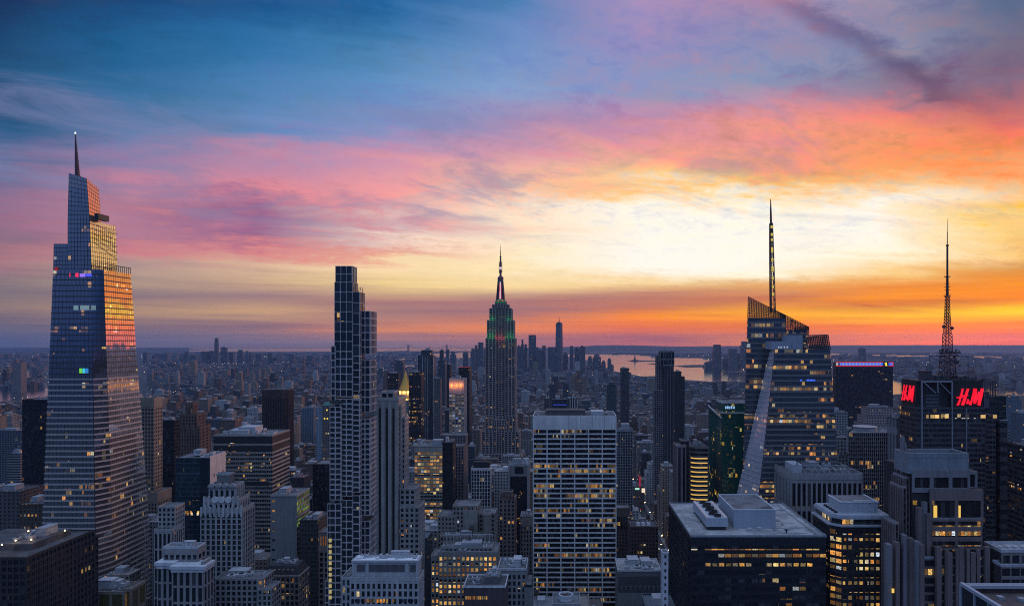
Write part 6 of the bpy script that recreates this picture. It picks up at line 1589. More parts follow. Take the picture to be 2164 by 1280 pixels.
# --- brown granite tower
def granite_tower():
    Y = 410.0
    b = Bld('granite_tower', 'brown granite postmodern tower with stepped vertical fins and open framed crown', 'office tower', 1990, Y)
    GRN = mk((.175,.135,.13), wall((.035,.032,.034)))
    GR2 = mk((.20,.195,.21), DGL)
    gw = glass(.20, 4.2, (.015,.015,.018), .5, .12, run=.03, power=1.2)
    R = b.root
    # crown pavilion, open to the sky
    X0, X1 = b.lx(1919), b.lx(2047); zt, zb = b.lz(957), b.lz(993); d = 17; t = .9
    m = MB(); m.box(X0, X1, 0, t, zb-2, zt); m.box(X0, X0+t, t, d, zb-2, zt-.01); m.box(X1-t, X1, t, d, zb-2, zt-.01); m.box(X0+t, X1-t, d-t, d, zb-2, zt-.02); m.box(X0+t, X1-t, t, d-t, zb-2, zt-4, 1)
    for i in range(9): x = X0+i*(X1-X0)/8; m.box(x-.15, x+.15, -.15, 0, zt-2.4, zt-.1)
    m.box(X0-.12, X1+.12, -.14, 0, zt-2.8, zt-2.4, 0, True)
    m.build('crown_pavilion', [wall((.20,.225,.255), .6), ROOF_DARK], R)
    st = style(12.3, 6.6, 1.7, 2.6, .8, .4, GRN, gw, sub=4)
    # frame tier with dark openings
    def tier(x0, x1, yt, yb, dep, dy, cols, mats=GRN, hb=2.8, lit=.04):
        X0_, X1_ = b.lx(x0), b.lx(x1); zt_, zb_ = b.lz(yt), b.lz(yb)
        mb = b.mb('wall', GRN)
        mb.box(X0_, X1_, dy, dy+dep, 0, zt_, 1)
        f = b.mb('frame', [GRN[0], GR2[0]]); k_ = 0 if mats is GRN else 1
        f.box(X0_-.3, X1_+.3, dy-.9, dy, zt_-hb, zt_, k_, True); f.box(X0_-.3, X1_+.3, dy-.88, dy, zb_-hb*.6, zb_, k_, True)
        for i in range(cols+1): x = X0_+(X1_-X0_)*i/cols; f.box(max(X0_-.3, x-.95), min(X1_+.3, x+.95), dy-.94, dy, zb_, zt_-hb+.02, k_, True)
        for i in range(cols):
            a0, a1 = X0_+(X1_-X0_)*i/cols+1.0, X0_+(X1_-X0_)*(i+1)/cols-1.0
            for k in range(5): w_ = (a1-a0)/5; b.wins.append(((a0+w_*(k+.5), dy-.05, (zb_+zt_-hb)/2), w_*.92, zt_-hb-zb_-.1, (1, 0), glass(lit, 4.2, (.012,.012,.014)), False))
    tier(1928, 2047, 992, 1030, 36, 0, 3, GR2, 4.2, .0); tier(2047, 2069, 996, 1030, 30, 3, 1, GR2, 2.0, 0.)
    b.mb('roof', [ROOF_DARK]).box(b.lx(2047), b.lx(2069), 3.3, 33, b.lz(996), b.lz(996)+.05)
    tier(1962, 2072, 1032, 1093, 36, -1.5, 2, GRN, 6.2, .16)
    for px in (1969, 2018.5):
        m = MB(); x = b.lx(px+.5); m.box(x, x+1.9, -2.0, -1.7, b.lz(1092), b.lz(1066), 0, True); m.build('lit_window', glow('lift_amber', (1, .62, .12), .85), R)
    # banded lower block, blue-grey
    sb = style(13.6, 5.6, 1.5, 2.4, .45, .6, GR2, glass(.55, 5.6, (.015,.015,.018), run=.03, power=1.3), sub=7)
    b.block(1967, 2075, 1096, 36, sb, Y=407, side='', parapet=.8)
    sp = style(6.2, 4.8, 1.9, 1.0, 1.6, .2, GRN, glass(.22, 4.8, (.015,.015,.018), run=.03), sub=3)
    b.block(1977, 2087, 1158, 34, sp, Y=402, side='', parapet=None, roofpart=False)
    f = b.mb('frame', None)
    for i, px in enumerate((1981, 2004, 2029, 2053, 2083)): f.box(b.lx(px, 402)-1.3, b.lx(px, 402)+1.3, -10, -7.6, 0, b.lz(1153+(i % 2)*12, 402), 0)
    b.block(1951, 1980, 1180, 30, style(6, 4.8, .8, 1.4, .3, .3, GRN, glass(.5, 4.8, power=1.1), sub=3), Y=404, side='', parapet=1.4, par_mat=wall((.33,.35,.4)))
    # stepped corner of fins on the left
    steps = [(1919, 1968, 1004, 4, 30), (1902, 1930, 966, 8, 26), (1896, 1918, 985, 6, 30), (1890, 1905, 1010, 3, 30), (1884, 1898, 1030, 2, 34), (1868, 1890, 1106, -1, 40)]
    for i, (x0, x1, yt, dy, dep) in enumerate(steps):
        dep = 14; x0 = 1190+(x0-1190)*(Y+dy+dep)/(Y+dy)-2; x1 = max(x1, x0+9)
        b.block(x0, x1, yt, dep, style(2.7, 4.2, 1.1, 1.1, 1.1, .15, GRN, glass(.04, 4.2, (.014,.014,.016))), Y=Y+dy, side='L', parapet=.9, par_mat=wall((.28,.25,.26)))
    for x0, x1, yt, dy in ((1903, 1908, 922, 9), (1908, 1912, 935, 8.6), (1912, 1916, 948, 8.2)):
        f.box(b.lx(x0+3, Y+dy), b.lx(x1+3, Y+dy), dy-.6, dy+2.5, b.lz(1000, Y+dy), b.lz(yt, Y+dy), 1)
    for k, (px, yt, dy) in enumerate(((1926, 1137, -6), (1940, 1144, -9), (1948, 1150, -10), (1912, 1130, -4), (1896, 1145, -5), (1880, 1150, -6), (1962, 1085, -4), (1954, 1060, -2), (1944, 1072, -3))):
        f.box(b.lx(px, Y+dy)-1.15, b.lx(px, Y+dy)+1.15, dy-.8, dy+4, 0, b.lz(yt, Y+dy), k % 2)
    m = MB(); m.box(b.lx(1923), b.lx(1936), 4, 4.3, b.lz(1062), b.lz(1054), 0, True); m.box(b.lx(1929), b.lx(1938), -.0, .2, b.lz(1066), b.lz(1057), 0, True); m.build('lit_window', glow('room_amber', (1, .55, .10), .8), R)
    m = MB(); m.box(b.lx(1881, 404), b.lx(1886, 404), -8.2, -8.0, b.lz(1249, 404), b.lz(1240, 404), 0, True); m.build('lit_window', glow('room_yellow', (1, .68, .15), .9), R)
    b.px.append((1868, 2087, 957, Y)); b.done(100, 1280)
granite_tower()
# --- low roofs at the right bottom
b = Bld('low_building', 'low block with snow-pale pipework roof and columned upper storey at the right edge', 'low building', 2130, 400)
LB = mk((.20,.185,.18), wall((.05,.045,.045)))
st = style(5.2, 7.5, 1.3, 1.3, .5, .3, LB, glass(.06, 5), sub=2, top=1, pup=0)
bx = b.block(2116, 2235, 1166, 16, st, roof=ROOF_PALE, parapet=1.6, side='', par_mat=wall((.42,.43,.46)))
b.block(2116, 2235, 1196, 8, style(5.2, 6, .5, 1.8, .2, .4, mk((.16,.14,.14), DGL), glass(.10, 6), sub=2), Y=394, side='', parapet=1.2, par_mat=wall((.36,.36,.40)))
pp_ = MB()
for i in range(7): pp_.lathe(bx[0]+4+i*4.2, 8, [(bx[4]+.1, 1.3), (bx[4]+1.0, 1.5), (bx[4]+1.5, .9)], 10); pp_.bar((bx[0]+2+i*4.2, 4, bx[4]+.6), (bx[0]+6+i*4.2, 5, bx[4]+.6), .5)
pp_.build('roof_pipes', UNIT_PALE, b.root); b.done(40, 1280)
b = Bld('roof_terrace', 'nearby rooftop with a steel-framed glass screen in the bottom right corner', 'rooftop', 2110, 160)
Yf = 165.0; zt = b.lz(1233, Yf); SF = wall((.32,.36,.42), .5, .08, .08)
m = MB(); xL = b.lx(2032, Yf); xR = xL+34; yF = Yf-160
def lf(px, py): Yq = (2032-VX)*Yf/(px-VX); return (xL, Yq-160, zt)
near = lf(2150, 0)
m.bar((xL, yF, zt), (xR, yF, zt), .32); m.bar((xL+.9, yF-1.0, zt-.25), (xR, yF-1.0, zt-.25), .75); m.bar((xL, yF, zt), near, .75)
for px in (2031, 2060, 2090, 2118):
    p = lf(px, 0); m.bar((p[0], p[1], zt), (p[0], p[1], zt-14), .5 if px < 2040 else .42)
m.build('screen_frame', SF, b.root)
gm_, n_, b_ = mat('screen_pane'); b_.inputs['Base Color'].default_value = (.02,.03,.035,1); b_.inputs['Roughness'].default_value = .08; b_.inputs['Specular IOR Level'].default_value = .6
m = MB(); m.box(xL+.1, xL+.16, near[1], yF, zt-14, zt-.3); m.build('glass_screen', gm_, b.root)
m = MB(); m.box(xL+1.3, xR, -20, yF-1.4, zt-14, zt-1.6, 0); m.box(xL+1.3, xR, yF-.6, yF-.2, zt-14, zt-.6, 0)
m.build('brown_roof', [plain('roof_brown', (.085,.06,.055), .8, var=.35, scale=.4)], b.root)
for i in range(3):
    v = MB(); x = xL+5+i*4; v.box(x, x+1.2, -1-i, .4-i, zt-1.6, zt-.9); v.build('roof_vent', UNIT, b.root)
b.px.append((2028, 2164, 1228, 160)); b.done(0, 1280)

# ------------------------------------------------------------------ land, water, far hills
def sheet(name, pts, z, m):
    q = MB()
    a = sum(pts[i][0]*pts[(i+1) % len(pts)][1]-pts[(i+1) % len(pts)][0]*pts[i][1] for i in range(len(pts)))
    if a < 0: pts = pts[::-1]
    q.face([(x, y, z) for x, y in pts]); return tag(q.build(name, m), kind='structure')
landm = plain('land', (.05, .055, .06), .95, var=.5, scale=.02)
g_ = MB(); g_.face([(-34000, -1500, 0), (34000, -1500, 0), (34000, 26500, 0), (-34000, 26500, 0)]); tag(g_.build('ground', landm), kind='structure')
wm, n_, b_ = mat('harbour_water')
b_.inputs['Base Color'].default_value = (.02, .03, .04, 1); b_.inputs['Roughness'].default_value = .12; b_.inputs['Specular IOR Level'].default_value = 1.0; b_.inputs['IOR'].default_value = 1.6
bmp = n_.new('ShaderNodeBump'); bmp.inputs['Strength'].default_value = .35; bmp.inputs['Distance'].default_value = 6
n_.put(bmp.inputs['Height'], n_.noise(n_.vm('MULTIPLY', wpos(n_), (.004, .0015, 1)), 1.0, 6, .6)); n_.put(b_.inputs['Normal'], bmp.outputs[0])
WATER = []
def water(name, pxs):
    pts = [gnd(x, y) for x, y in pxs]; WATER.append(pts); return sheet(name, pts, .6, wm)
water('harbour', [(1298,784),(1357,795),(1430,793),(1446,802),(1501,806),(1580,808),(1770,816),(1890,836),(2000,837),(2164,839),(2400,846),(2400,824),(2164,825),(2080,821),(1890,804),(1770,799),(1600,790),(1560,787),(1500,784),(1484,777),(1500,771),(1507,762),(1482,757),(1400,755),(1342,749.5),(1200,748.5),(1200,752),(1262,766),(1280,776)])
water('east_river', [(-400,862),(0,851),(60,842),(104,838),(104,820),(40,823),(-400,828)])
water('creek', [(846,781),(890,771.5),(890,767.5),(850,772)])
water('channel', [(832,760.5),(890,759.5),(890,756.8),(832,757.5)])
water('bay', [(915,757),(985,756),(1035,751),(1035,743.5),(915,745.5)])
water('sea', [(400,742.8),(1034,742.2),(1034,735.0),(400,735.0)])
water('far_river', [(1740,749),(1870,753),(2164,757.5),(2164,754.2),(1870,749.6),(1740,746.4)])
islm = plain('island_ground', (.035, .04, .04), .95)
for nm, pxs in (('island', [(1326,762.5),(1340,760.8),(1386,762),(1388,764),(1340,764.6)]), ('island', [(1368,769),(1380,767.6),(1392,768.5),(1380,770.2)]), ('pier_land', [(1424,773.2),(1450,771.2),(1508,770),(1512,776),(1450,776.4)])):
    sheet(nm, [gnd(x, y) for x, y in pxs], 1.4, islm)
def hills(name, Y, prof, depth, m):
    q = MB()
    for (a, za), (c_, zc) in zip(prof[:-1], prof[1:]):
        n0 = 5
        for k in range(n0):
            t0, t1 = k/n0, (k+1)/n0
            r = lambda t: sin(t*pi/2)**.8
            q.face([((a-VX)*Y/F, Y+depth*t0, max(.1, za*r(t0))), ((c_-VX)*Y/F, Y+depth*t0, max(.1, zc*r(t0))), ((c_-VX)*Y/F, Y+depth*t1, za*0+max(.1, zc*r(t1))), ((a-VX)*Y/F, Y+depth*t1, max(.1, za*r(t1)))])
    return tag(q.build(name, m), kind='structure')
hm = plain('wooded_hill', (.03, .036, .04), .95, var=.4, scale=.004)
rr = random.Random(3)
def prof(keys, n):
    out = []
    for (x0, y0), (x1, y1) in zip(keys[:-1], keys[1:]):
        for k in range(n): t = k/n; out.append((x0+(x1-x0)*t, y0+(y1-y0)*t+rr.uniform(-.35, .35)))
    return out+[keys[-1]]
def hz(Y, pr): return [(x, EYE-(y-HZ)*Y/F) for x, y in pr]
hills('hills', 17500, hz(17500, prof([(1040,741),(1130,738),(1235,734.5),(1275,732.0),(1330,731.0),(1385,732.0),(1440,733.5),(1520,735),(1600,735)], 8)), 4000, hm)
hills('hills', 21000, hz(21000, prof([(1480,735),(1600,733.5),(1800,732.5),(1960,731.5),(2164,731),(2400,731)], 12)), 4500, hm)
hills('hills', 18000, hz(18000, prof([(-300,741),(0,741),(200,740.5),(340,741.2),(480,742)], 8)), 3000, hm)
hills('hills', 14500, hz(14500, prof([(770,746),(800,744.5),(830,742.8),(850,743.2),(880,744.6),(960,746.5)], 5)), 900, hm)

# ------------------------------------------------------------------ landmarks far off
br = thing('suspension_bridge', 'faint suspension bridge with two towers on the sea horizon', 'bridge', (at(903, 0, 17000)[0], 17000, 0))
q = MB(); bx_ = br.location.x
tw = [at(863, 729, 17000)[0]-bx_, at(944, 729, 17000)[0]-bx_]
zd, zt = EYE-(740.8-HZ)*17000/F, EYE-(728.5-HZ)*17000/F
bm_ = plain('bridge_steel', (.03,.035,.045), .7)
for x in tw:
    q = MB()
    for s_ in (-12, 12): q.box(x+s_-8, x+s_+8, -8, 8, 0, zt)
    q.box(x-20, x+20, -7, 7, zt-14, zt); q.box(x-20, x+20, -7, 7, zd+25, zd+37, 0, True); q.build('bridge_tower', bm_, br)
q = MB(); q.box(tw[0]-560, tw[1]+560, -15, 15, zd-4, zd+4, 0, True); q.build('deck', bm_, br)
q = MB(); L = tw[1]-tw[0]
pv = None
for i in range(41):
    t = i/40; p = (tw[0]+L*t, 0, zt-(zt-zd-12)*(1-(2*t-1)**2))
    if pv: q.bar(pv, p, 5)
    pv = p
q.bar((tw[0], 0, zt), (tw[0]-480, 0, zd), 5); q.bar((tw[1], 0, zt), (tw[1]+480, 0, zd), 5); q.build('cables', bm_, br)
sx, sy = gnd(1341.5, 763); k = sy/F
st_ = thing('statue', 'tiny robed statue with raised torch on its star-shaped harbour island', 'statue', (sx, sy, 1.4))
sm = plain('verdigris', (.05,.07,.075), .8)
q = MB(); q.prism([(45*(1 if a % 2 else .7)*cos(a*pi/8), 45*(1 if a % 2 else .7)*sin(a*pi/8)) for a in range(16)], 0, 14); q.box(-14, 14, -14, 14, 14, 24); q.loft([[(e*11, g*11, 24) for e, g in ((-1,-1),(1,-1),(1,1),(-1,1))], [(e*7.5, g*7.5, 48) for e, g in ((-1,-1),(1,-1),(1,1),(-1,1))]]); q.build('pedestal', plain('pedestal_stone', (.07,.07,.075), .9), st_)
q = MB(); q.lathe(0, 0, [(48, 6.2), (58, 5.6), (68, 4.8), (74, 5.0), (79, 4.2), (81, 1.6), (83, 2.2), (87, 2.2), (89, .6)], 10); q.bar((3.5, 0, 76), (6.2, 0, 92), 2.2); q.bar((6.2, 0, 92), (6.3, 0, 97), 3.0, 0, .6); q.bar((-3.5, -2, 74), (-5, -4.5, 66), 2.4); q.bar((-5, -4.5, 62), (-5.6, -4.5, 71), 3); q.build('robed_figure', sm, st_)

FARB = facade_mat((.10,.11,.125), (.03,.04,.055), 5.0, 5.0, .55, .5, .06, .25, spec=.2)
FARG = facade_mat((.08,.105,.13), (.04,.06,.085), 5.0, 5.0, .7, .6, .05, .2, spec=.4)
def _w(t): return len(t.split())
def far(lst, Y, place, seed):
    r = random.Random(seed)
    for i, e in enumerate(lst):
        x0, x1, y, what = e[:4]; Yq = Y*(1+r.uniform(-.06, .06))
        nm = 'distant_tower'
        X0, X1 = (x0-VX)*Yq/F, (x1-VX)*Yq/F; Z = EYE-(y-HZ)*Yq/F; d = max(24, (X1-X0)*.8)
        o_ = (X0+X1)/2; q = MB(); w_ = X1-X0
        kind = e[4] if len(e) > 4 else r.choice((0, 0, 1, 2))
        if kind == 0: q.box(-w_/2, w_/2, 0, d, 0, Z)
        elif kind == 1: q.box(-w_/2, w_/2, 0, d, 0, Z*.86); q.box(-w_*.32, w_*.32, d*.15, d*.85, Z*.86, Z)
        elif kind == 2: q.box(-w_/2, w_/2, 0, d, 0, Z); q.box(-w_*.3, w_*.1, d*.3, d*.7, Z, Z+8)
        elif kind == 3: q.loft([[(-w_/2,0,0),(w_/2,0,0),(w_/2,d,0),(-w_/2,d,0)],[(-w_/2,0,Z*.75),(w_/2,0,Z*.75),(w_/2,d,Z*.75),(-w_/2,d,Z*.75)],[(-w_*.40,d*.1,Z),(w_*.40,d*.1,Z),(w_*.40,d*.9,Z),(-w_*.40,d*.9,Z)]])
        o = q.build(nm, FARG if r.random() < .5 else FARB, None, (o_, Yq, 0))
        tag(o, what, 'tower', 'towers of the ' + place)
FD = 'downtown skyline'
lm = 'floodlit art deco skyscraper'
far([(942,949,738,'thin far tower left of the '+lm+', below the bridge tower'),(951,963,743,'rounded far block left of the '+lm+', topped by a small dome',1),(978,989,743.5,'square far block between the domed block and the stepped far towers'),
     (994,1004,736,'far tower with stepped left shoulder, left of the '+lm,1),(1002,1010,729,'far tower climbing towards the tallest one left of the '+lm,1),(1010.5,1021,723,'tallest far tower directly left of the '+lm,0),(1021,1027,735,'far tower touching the left wall of the '+lm,0)], 6200, FD, 1)
far([(1093,1101,731,'far tower touching the right wall of the '+lm,2),(1101,1107,717,'slender far tower first right of the '+lm,1),(1107,1114.5,727,'far tower between the slender one and the flat-topped tall one',1),(1117,1132.5,707.5,'broad flat-topped tall far tower left of the spired glass tower',0),(1132,1138,733,'low shoulder block right of the broad flat-topped far tower'),(1138,1146,740,'lowest far block left of the spired glass tower'),
     (1146,1153,730,'slim far tower midway between the flat-topped and spired ones',0),(1158,1175,733,'wide far block at the left foot of the spired glass tower',0),(1190,1200,744,'low far block at the right foot of the spired glass tower'),(1204,1212,730.5,'slim far tower with slanted top right of the spired glass tower',3),(1214,1226,736,'far block with a lit roof edge, between two taller ones',2),(1226,1237,732,'wide dark far tower by the harbour edge',2),
     (1242,1252,752,'low far block stepping down towards the harbour',1),(1253,1270,748.5,'broad far block with crown, at the harbour edge',1),(1271,1280,762,'small far block on the harbour shore'),(1284,1292,756.5,'isolated slim far tower on the harbour shore',1),(1291,1297,771,'tiny far block right of the isolated shore tower')], 6000, FD, 2)
far([(1508,1525,728,'tall rounded tower alone on the far river bank',3),(1541,1558,737,'flat-topped tower on the far river bank',0),(1556,1566,746,'low block between two far river bank towers'),(1566,1581,721,'tallest tower on the far river bank beside the faceted glass tower',1),(1528,1540,758,'low riverside block right of the rounded bank tower'),(1490,1506,766,'low riverside block left of the rounded bank tower')], 6300, 'far river bank', 3)
far([(1817,1830,736.5,'lone far tower above the light-banded dark slab',2),(1916,1927,762,'small far block left of the lattice mast'),(1930,1946,768,'wide far block just left of the lattice mast'),(2060,2074,764,'pale far block right of the lattice mast')], 6800, 'western plain', 4)
far([(453,460,714,'tallest slim dark tower on the left horizon',3),(466,477,734,'pale flat tower right of the tallest left-horizon tower',2),(425,437,742,'wide block left of the tallest left-horizon tower'),(442,450,741,'narrow block touching the tallest left-horizon tower'),(483,493,744,'squat block right of the pale flat left-horizon tower'),(501,512,739,'rounded-top block in the left-horizon cluster',1),(519,524,741,'slender block right of the rounded-top left-horizon one',1),(526,531,746,'smallest slim block of the left-horizon cluster'),
     (388,398,743,'lone block left of the left-horizon cluster',1),(400,414,750,'low wide block under the lone left-horizon one'),(302,310,744,'block nearest the tapering glass skyscraper on the left horizon'),(540,552,747,'low block right of the left-horizon cluster'),(566,574,745,'pale block halfway along the left horizon'),(610,620,748,'faint block left of the arched tower horizon'),(648,662,751,'faint wide block near the arched tower'),(345,353,748,'faint slim block between glass skyscraper and lone block')], 8000, 'left horizon cluster', 5)
# spired glass tower downtown
Yw = 6000; wb = thing('glass_tower', 'tallest far glass tower with tapering facets and needle spire, right of the floodlit skyscraper', 'skyscraper', (at(1181.5, 0, Yw)[0], Yw, 0))
hw = 8.2*Yw/F; zt = EYE-(683-HZ)*Yw/F
q = MB(); sq = lambda h, z, r: [(h*cos(a), h*sin(a)+hw, z) for a in [r+i*pi/4 for i in range(8)]]
q.loft([[(x, y, z) for x, y, z in sq(hw*1.12, 0, pi/8)], [(x, y, z) for x, y, z in sq(hw*1.12, 55, pi/8)], [(hw*(.74 if i % 2 == 0 else .78)*1.18*cos(pi/4*i+pi/8), hw+hw*.9*sin(pi/4*i+pi/8), zt) for i in range(8)]])
q.build('tower_body', FARG, wb)
q = MB(); q.cyl(0, hw, zt, zt+9, hw*.66, None, 12); q.cyl(0, hw, zt+9, EYE-(669-HZ)*Yw/F, 4.5, 1.0, 6); q.build('spire', bm_, wb)
q = MB(); q.box(-4, 4, hw-3, hw+3, EYE-(671-HZ)*Yw/F, EYE-(669.6-HZ)*Yw/F); q.build('beacon_lamp', glow('beacon_red', (1,.1,.1), .6), wb)
HERO_RECTS.append((1174, 1190, 683, 790, Yw))
for x0, x1, t_, Yq in ((1093,1300,760,6000),(940,1027,750,6200),(425,530,765,8000),(1500,1581,785,6300)): HERO_RECTS.append((x0, x1, t_-30, t_, Yq))

# left-hand middle distance
simple('apartment_tower', 'pale pinkish tower standing alone beyond the river at the far left', 'apartment tower', 26, 44, 766, 3600, 40, facade_mat((.25,.215,.21), (.06,.06,.07), 3.6, 3.4, .5, .5, .08), 820, [(29, 35, 760, 20, 8)])
simple('apartment_tower', 'dark blue gridded apartment block at the left edge', 'apartment tower', -30, 46, 911, 1050, 24, facade_mat((.09,.105,.125), (.015,.02,.03), 3.4, 3.2, .6, .55, .06), 1040)
simple('apartment_tower', 'grey balcony-striped apartment tower at the left edge, pink on its right wall', 'apartment tower', 15, 43, 960, 900, 14, facade_mat((.26,.255,.26), (.02,.022,.028), 30, 3.1, .94, .5, .05), 1035)
b, bx = simple('office_building', 'brown corner block with amber windows at the foot of the black slab tower', 'office building', 40, 100, 1066, 660, 30, facade_mat((.085,.065,.05), (.02,.02,.022), 3.0, 3.7, .45, .5, .34), 1140)
simple('office_building', 'dim brown block with arched top windows at the left edge, above the lamp-lit roof', 'office building', -60, 42, 1040, 690, 34, facade_mat((.085,.075,.075), (.015,.016,.02), 3.4, 3.7, .45, .5, .05), 1150)
simple('office_building', 'blue-grey gridded office block in the middle distance left of the arched tower', 'office building', 637, 663, 862, 1500, 34, facade_mat((.17,.215,.26), (.04,.06,.08), 5, 3.8, .7, .6, .06), 925)
simple('office_building', 'pale blue glass block half hidden left of the arched tower', 'office building', 668, 690, 862, 1350, 24, facade_mat((.26,.34,.42), (.12,.17,.22), 6, 3.8, .8, .5, .05), 900)
b, bx = simple('office_building', 'slim dark building with yellow lamps and a small green roof left of the arched tower', 'office building', 680, 697, 858, 1150, 20, STD, 980)
q = MB()
for px, py in ((691, 866), (686, 884), (692, 884)): q.box(b.lx(px)-.9, b.lx(px)+.9, -.5, -.2, b.lz(py)-1, b.lz(py)+1, 0, True)
q.build('facade_lamps', glow('lamp_yellow', (1, .72, .08), 1.3), b.root)
q = MB(); X0, X1, y0, y1, Z = bx; q.loft([[(X0, y0, Z), (X1, y0, Z), (X1, y1, Z), (X0, y1, Z)], [(X0+2, 7, Z+6), (X1-2, 7, Z+6), (X1-2, y1-7, Z+6), (X0+2, y1-7, Z+6)]]); q.build('green_roof', plain('copper_green', (.05,.16,.13), .7), b.root)
q = MB(); x, y, z = at(642, 790, 4200); q.cyl(0, 0, 0, EYE-(753-HZ)*4200/F, 6, 4.2, 10); tag(q.build('chimney_stack', plain('stack_brick', (.22,.10,.08), .8), None, (x, y, 0)), 'tall thin reddish chimney rising in the distance left of the arched tower', 'chimney')
simple('office_building', 'reddish-roofed dark block under the banded office building', 'office building', 612, 642, 1010, 880, 24, facade_mat((.07,.06,.065), (.02,.02,.025), 3, 3.6, .5, .5, .06), 1050, roof=plain('red_roof', (.20,.05,.05), .8))
simple('office_building', 'dark masonry block right of the green-lit building', 'office building', 634, 672, 1100, 590, 30, facade_mat((.06,.06,.058), (.015,.018,.018), 2.6, 3.6, .6, .5, .10), 1200)

# ------------------------------------------------------------------ the avenue, its lamps and cars
road = plain('asphalt', (.045, .045, .05), .8, var=.25, scale=.3)
q = MB(); q.face([(104, 300, .02), (128, 300, .02), (128, 4200, .02), (104, 4200, .02)]); tag(q.build('road', road), kind='structure')
for xs in ((99, 104), (128, 133)):
    q = MB(); q.box(xs[0], xs[1], 300, 4200, 0, .15); tag(q.build('pavement', plain('paving', (.22,.22,.22), .9)), kind='structure')
q = MB()
for x in (110, 116, 122):
    for i in range(120): q.face([(x-.1, 500+i*12, .026), (x+.1, 500+i*12, .026), (x+.1, 506+i*12, .026), (x-.1, 506+i*12, .026)])
tag(q.build('road_markings', plain('road_paint', (.7,.7,.68), .7)), kind='structure')
cr_ = random.Random(9)
CARC = [('black', (.01,.01,.012)), ('white', (.6,.6,.6)), ('yellow', (.55,.32,.02)), ('grey', (.16,.16,.17)), ('red', (.3,.02,.02))]
def car_proto(colname, col):
    root = thing('car', f'small {colname} car driving down the lamp-lit avenue', 'car', (0,0,0), 'cars on the avenue')
    m = MB(); m.loft([[(-.9,-2.2,.35),(.9,-2.2,.35),(.9,2.2,.35),(-.9,2.2,.35)],[(-.92,-2.25,.8),(.92,-2.25,.8),(.92,2.25,.8),(-.92,2.25,.8)],[(-.86,-1.9,.95),(.86,-1.9,.95),(.86,1.7,.95),(-.86,1.7,.95)],[(-.7,-1.1,1.45),(.7,-1.1,1.45),(.7,.8,1.45),(-.7,.8,1.45)]]); m.build('body', plain('car_paint', col, .3), root)
    for sx in (-1, 1):
        for sy in (-1.35, 1.35):
            w_ = MB(); w_.loft([[(sx*.93+dx, sy+.34*cos(a*pi/5), .36+.34*sin(a*pi/5)) for a in range(10)] for dx in ((-.1, .1) if sx > 0 else (.1, -.1))]); w_.build('wheel', FAN, root)
        l = MB(); l.box(sx*.62-.22, sx*.62+.22, -2.34, -2.22, .55, .80, 0, True); l.build('tail_light', glow('tail_red', (1,.02,.02), 6), root)
        l = MB(); l.box(sx*.62-.22, sx*.62+.22, 2.22, 2.34, .55, .80, 0, True); l.build('headlight', glow('head_white', (1,.92,.75), 10), root)
    return root
def dup(root, loc, rz=0.0):
    r = root.copy(); C.objects.link(r); r.location = loc; r.rotation_euler = (0,0,rz)
    for ch in list(root.children): c_ = ch.copy(); C.objects.link(c_); c_.parent = r
    return r
protos = [car_proto(*c_) for c_ in CARC]; used = set()
for i in range(34):
    k = cr_.randrange(5); x = (107, 113, 119, 125)[i % 4]; y = 640+i*27+cr_.uniform(-8, 8); rz = pi if i % 3 else 0.0
    if k not in used: protos[k].location = (x, y, 0); protos[k].rotation_euler = (0,0,rz); used.add(k)
    else: dup(protos[k], (x, y, 0), rz)
for k in range(5):
    if k not in used:
        for ch in list(protos[k].children): bpy.data.objects.remove(ch)
        bpy.data.objects.remove(protos[k])
lp = thing('street_lamp', 'street lamp with glowing head on the kerb of the avenue', 'street lamp', (103.2, 650, .15), 'street lamps on the avenue')
m = MB(); m.cyl(0, 0, 0, 8.5, .12, .08, 6); m.bar((0, 0, 8.5), (1.8, 0, 9), .12); m.build('pole', DARKM, lp)
m = MB(); m.lathe(1.8, 0, [(8.6, .1), (8.75, .42), (9.0, .35), (9.15, .05)], 8); gm_ = glow('street_amber', (1,.62,.25), 45); gm_.cycles.emission_sampling = 'AUTO'; m.build('lamp_head', gm_, lp)
for i in range(1, 26):
    dup(lp, (103.2 if i % 2 == 0 else 128.8, 650+i*32, .15), 0 if i % 2 == 0 else pi)
b, bx = simple('billboard_building', 'shopfront block with white and red lit signs beside the avenue', 'office building', 1331, 1362, 1028, 1120, 24, STD, 1075)
def signb(nm, px0, px1, py0, py1, col, p):
    m = MB(); m.box(b.lx(px0), b.lx(px1), -.9, -.5, b.lz(py1), b.lz(py0), 0, True); m.build(nm, glow(nm+'_glow', col, p), b.root)
signb('lit_sign', 1342, 1351, 1030, 1034, (.5, .95, .8), .8); signb('lit_sign', 1356, 1363, 1031, 1040, (1, .8, .6), .9)
m = MB(); m.box(b.lx(1350), b.lx(1353.5), -1.2, -.8, b.lz(1028), b.lz(1004), 0, True); m.build('blade_sign', glow('sign_red', (1,.05,.15), .3), b.root)

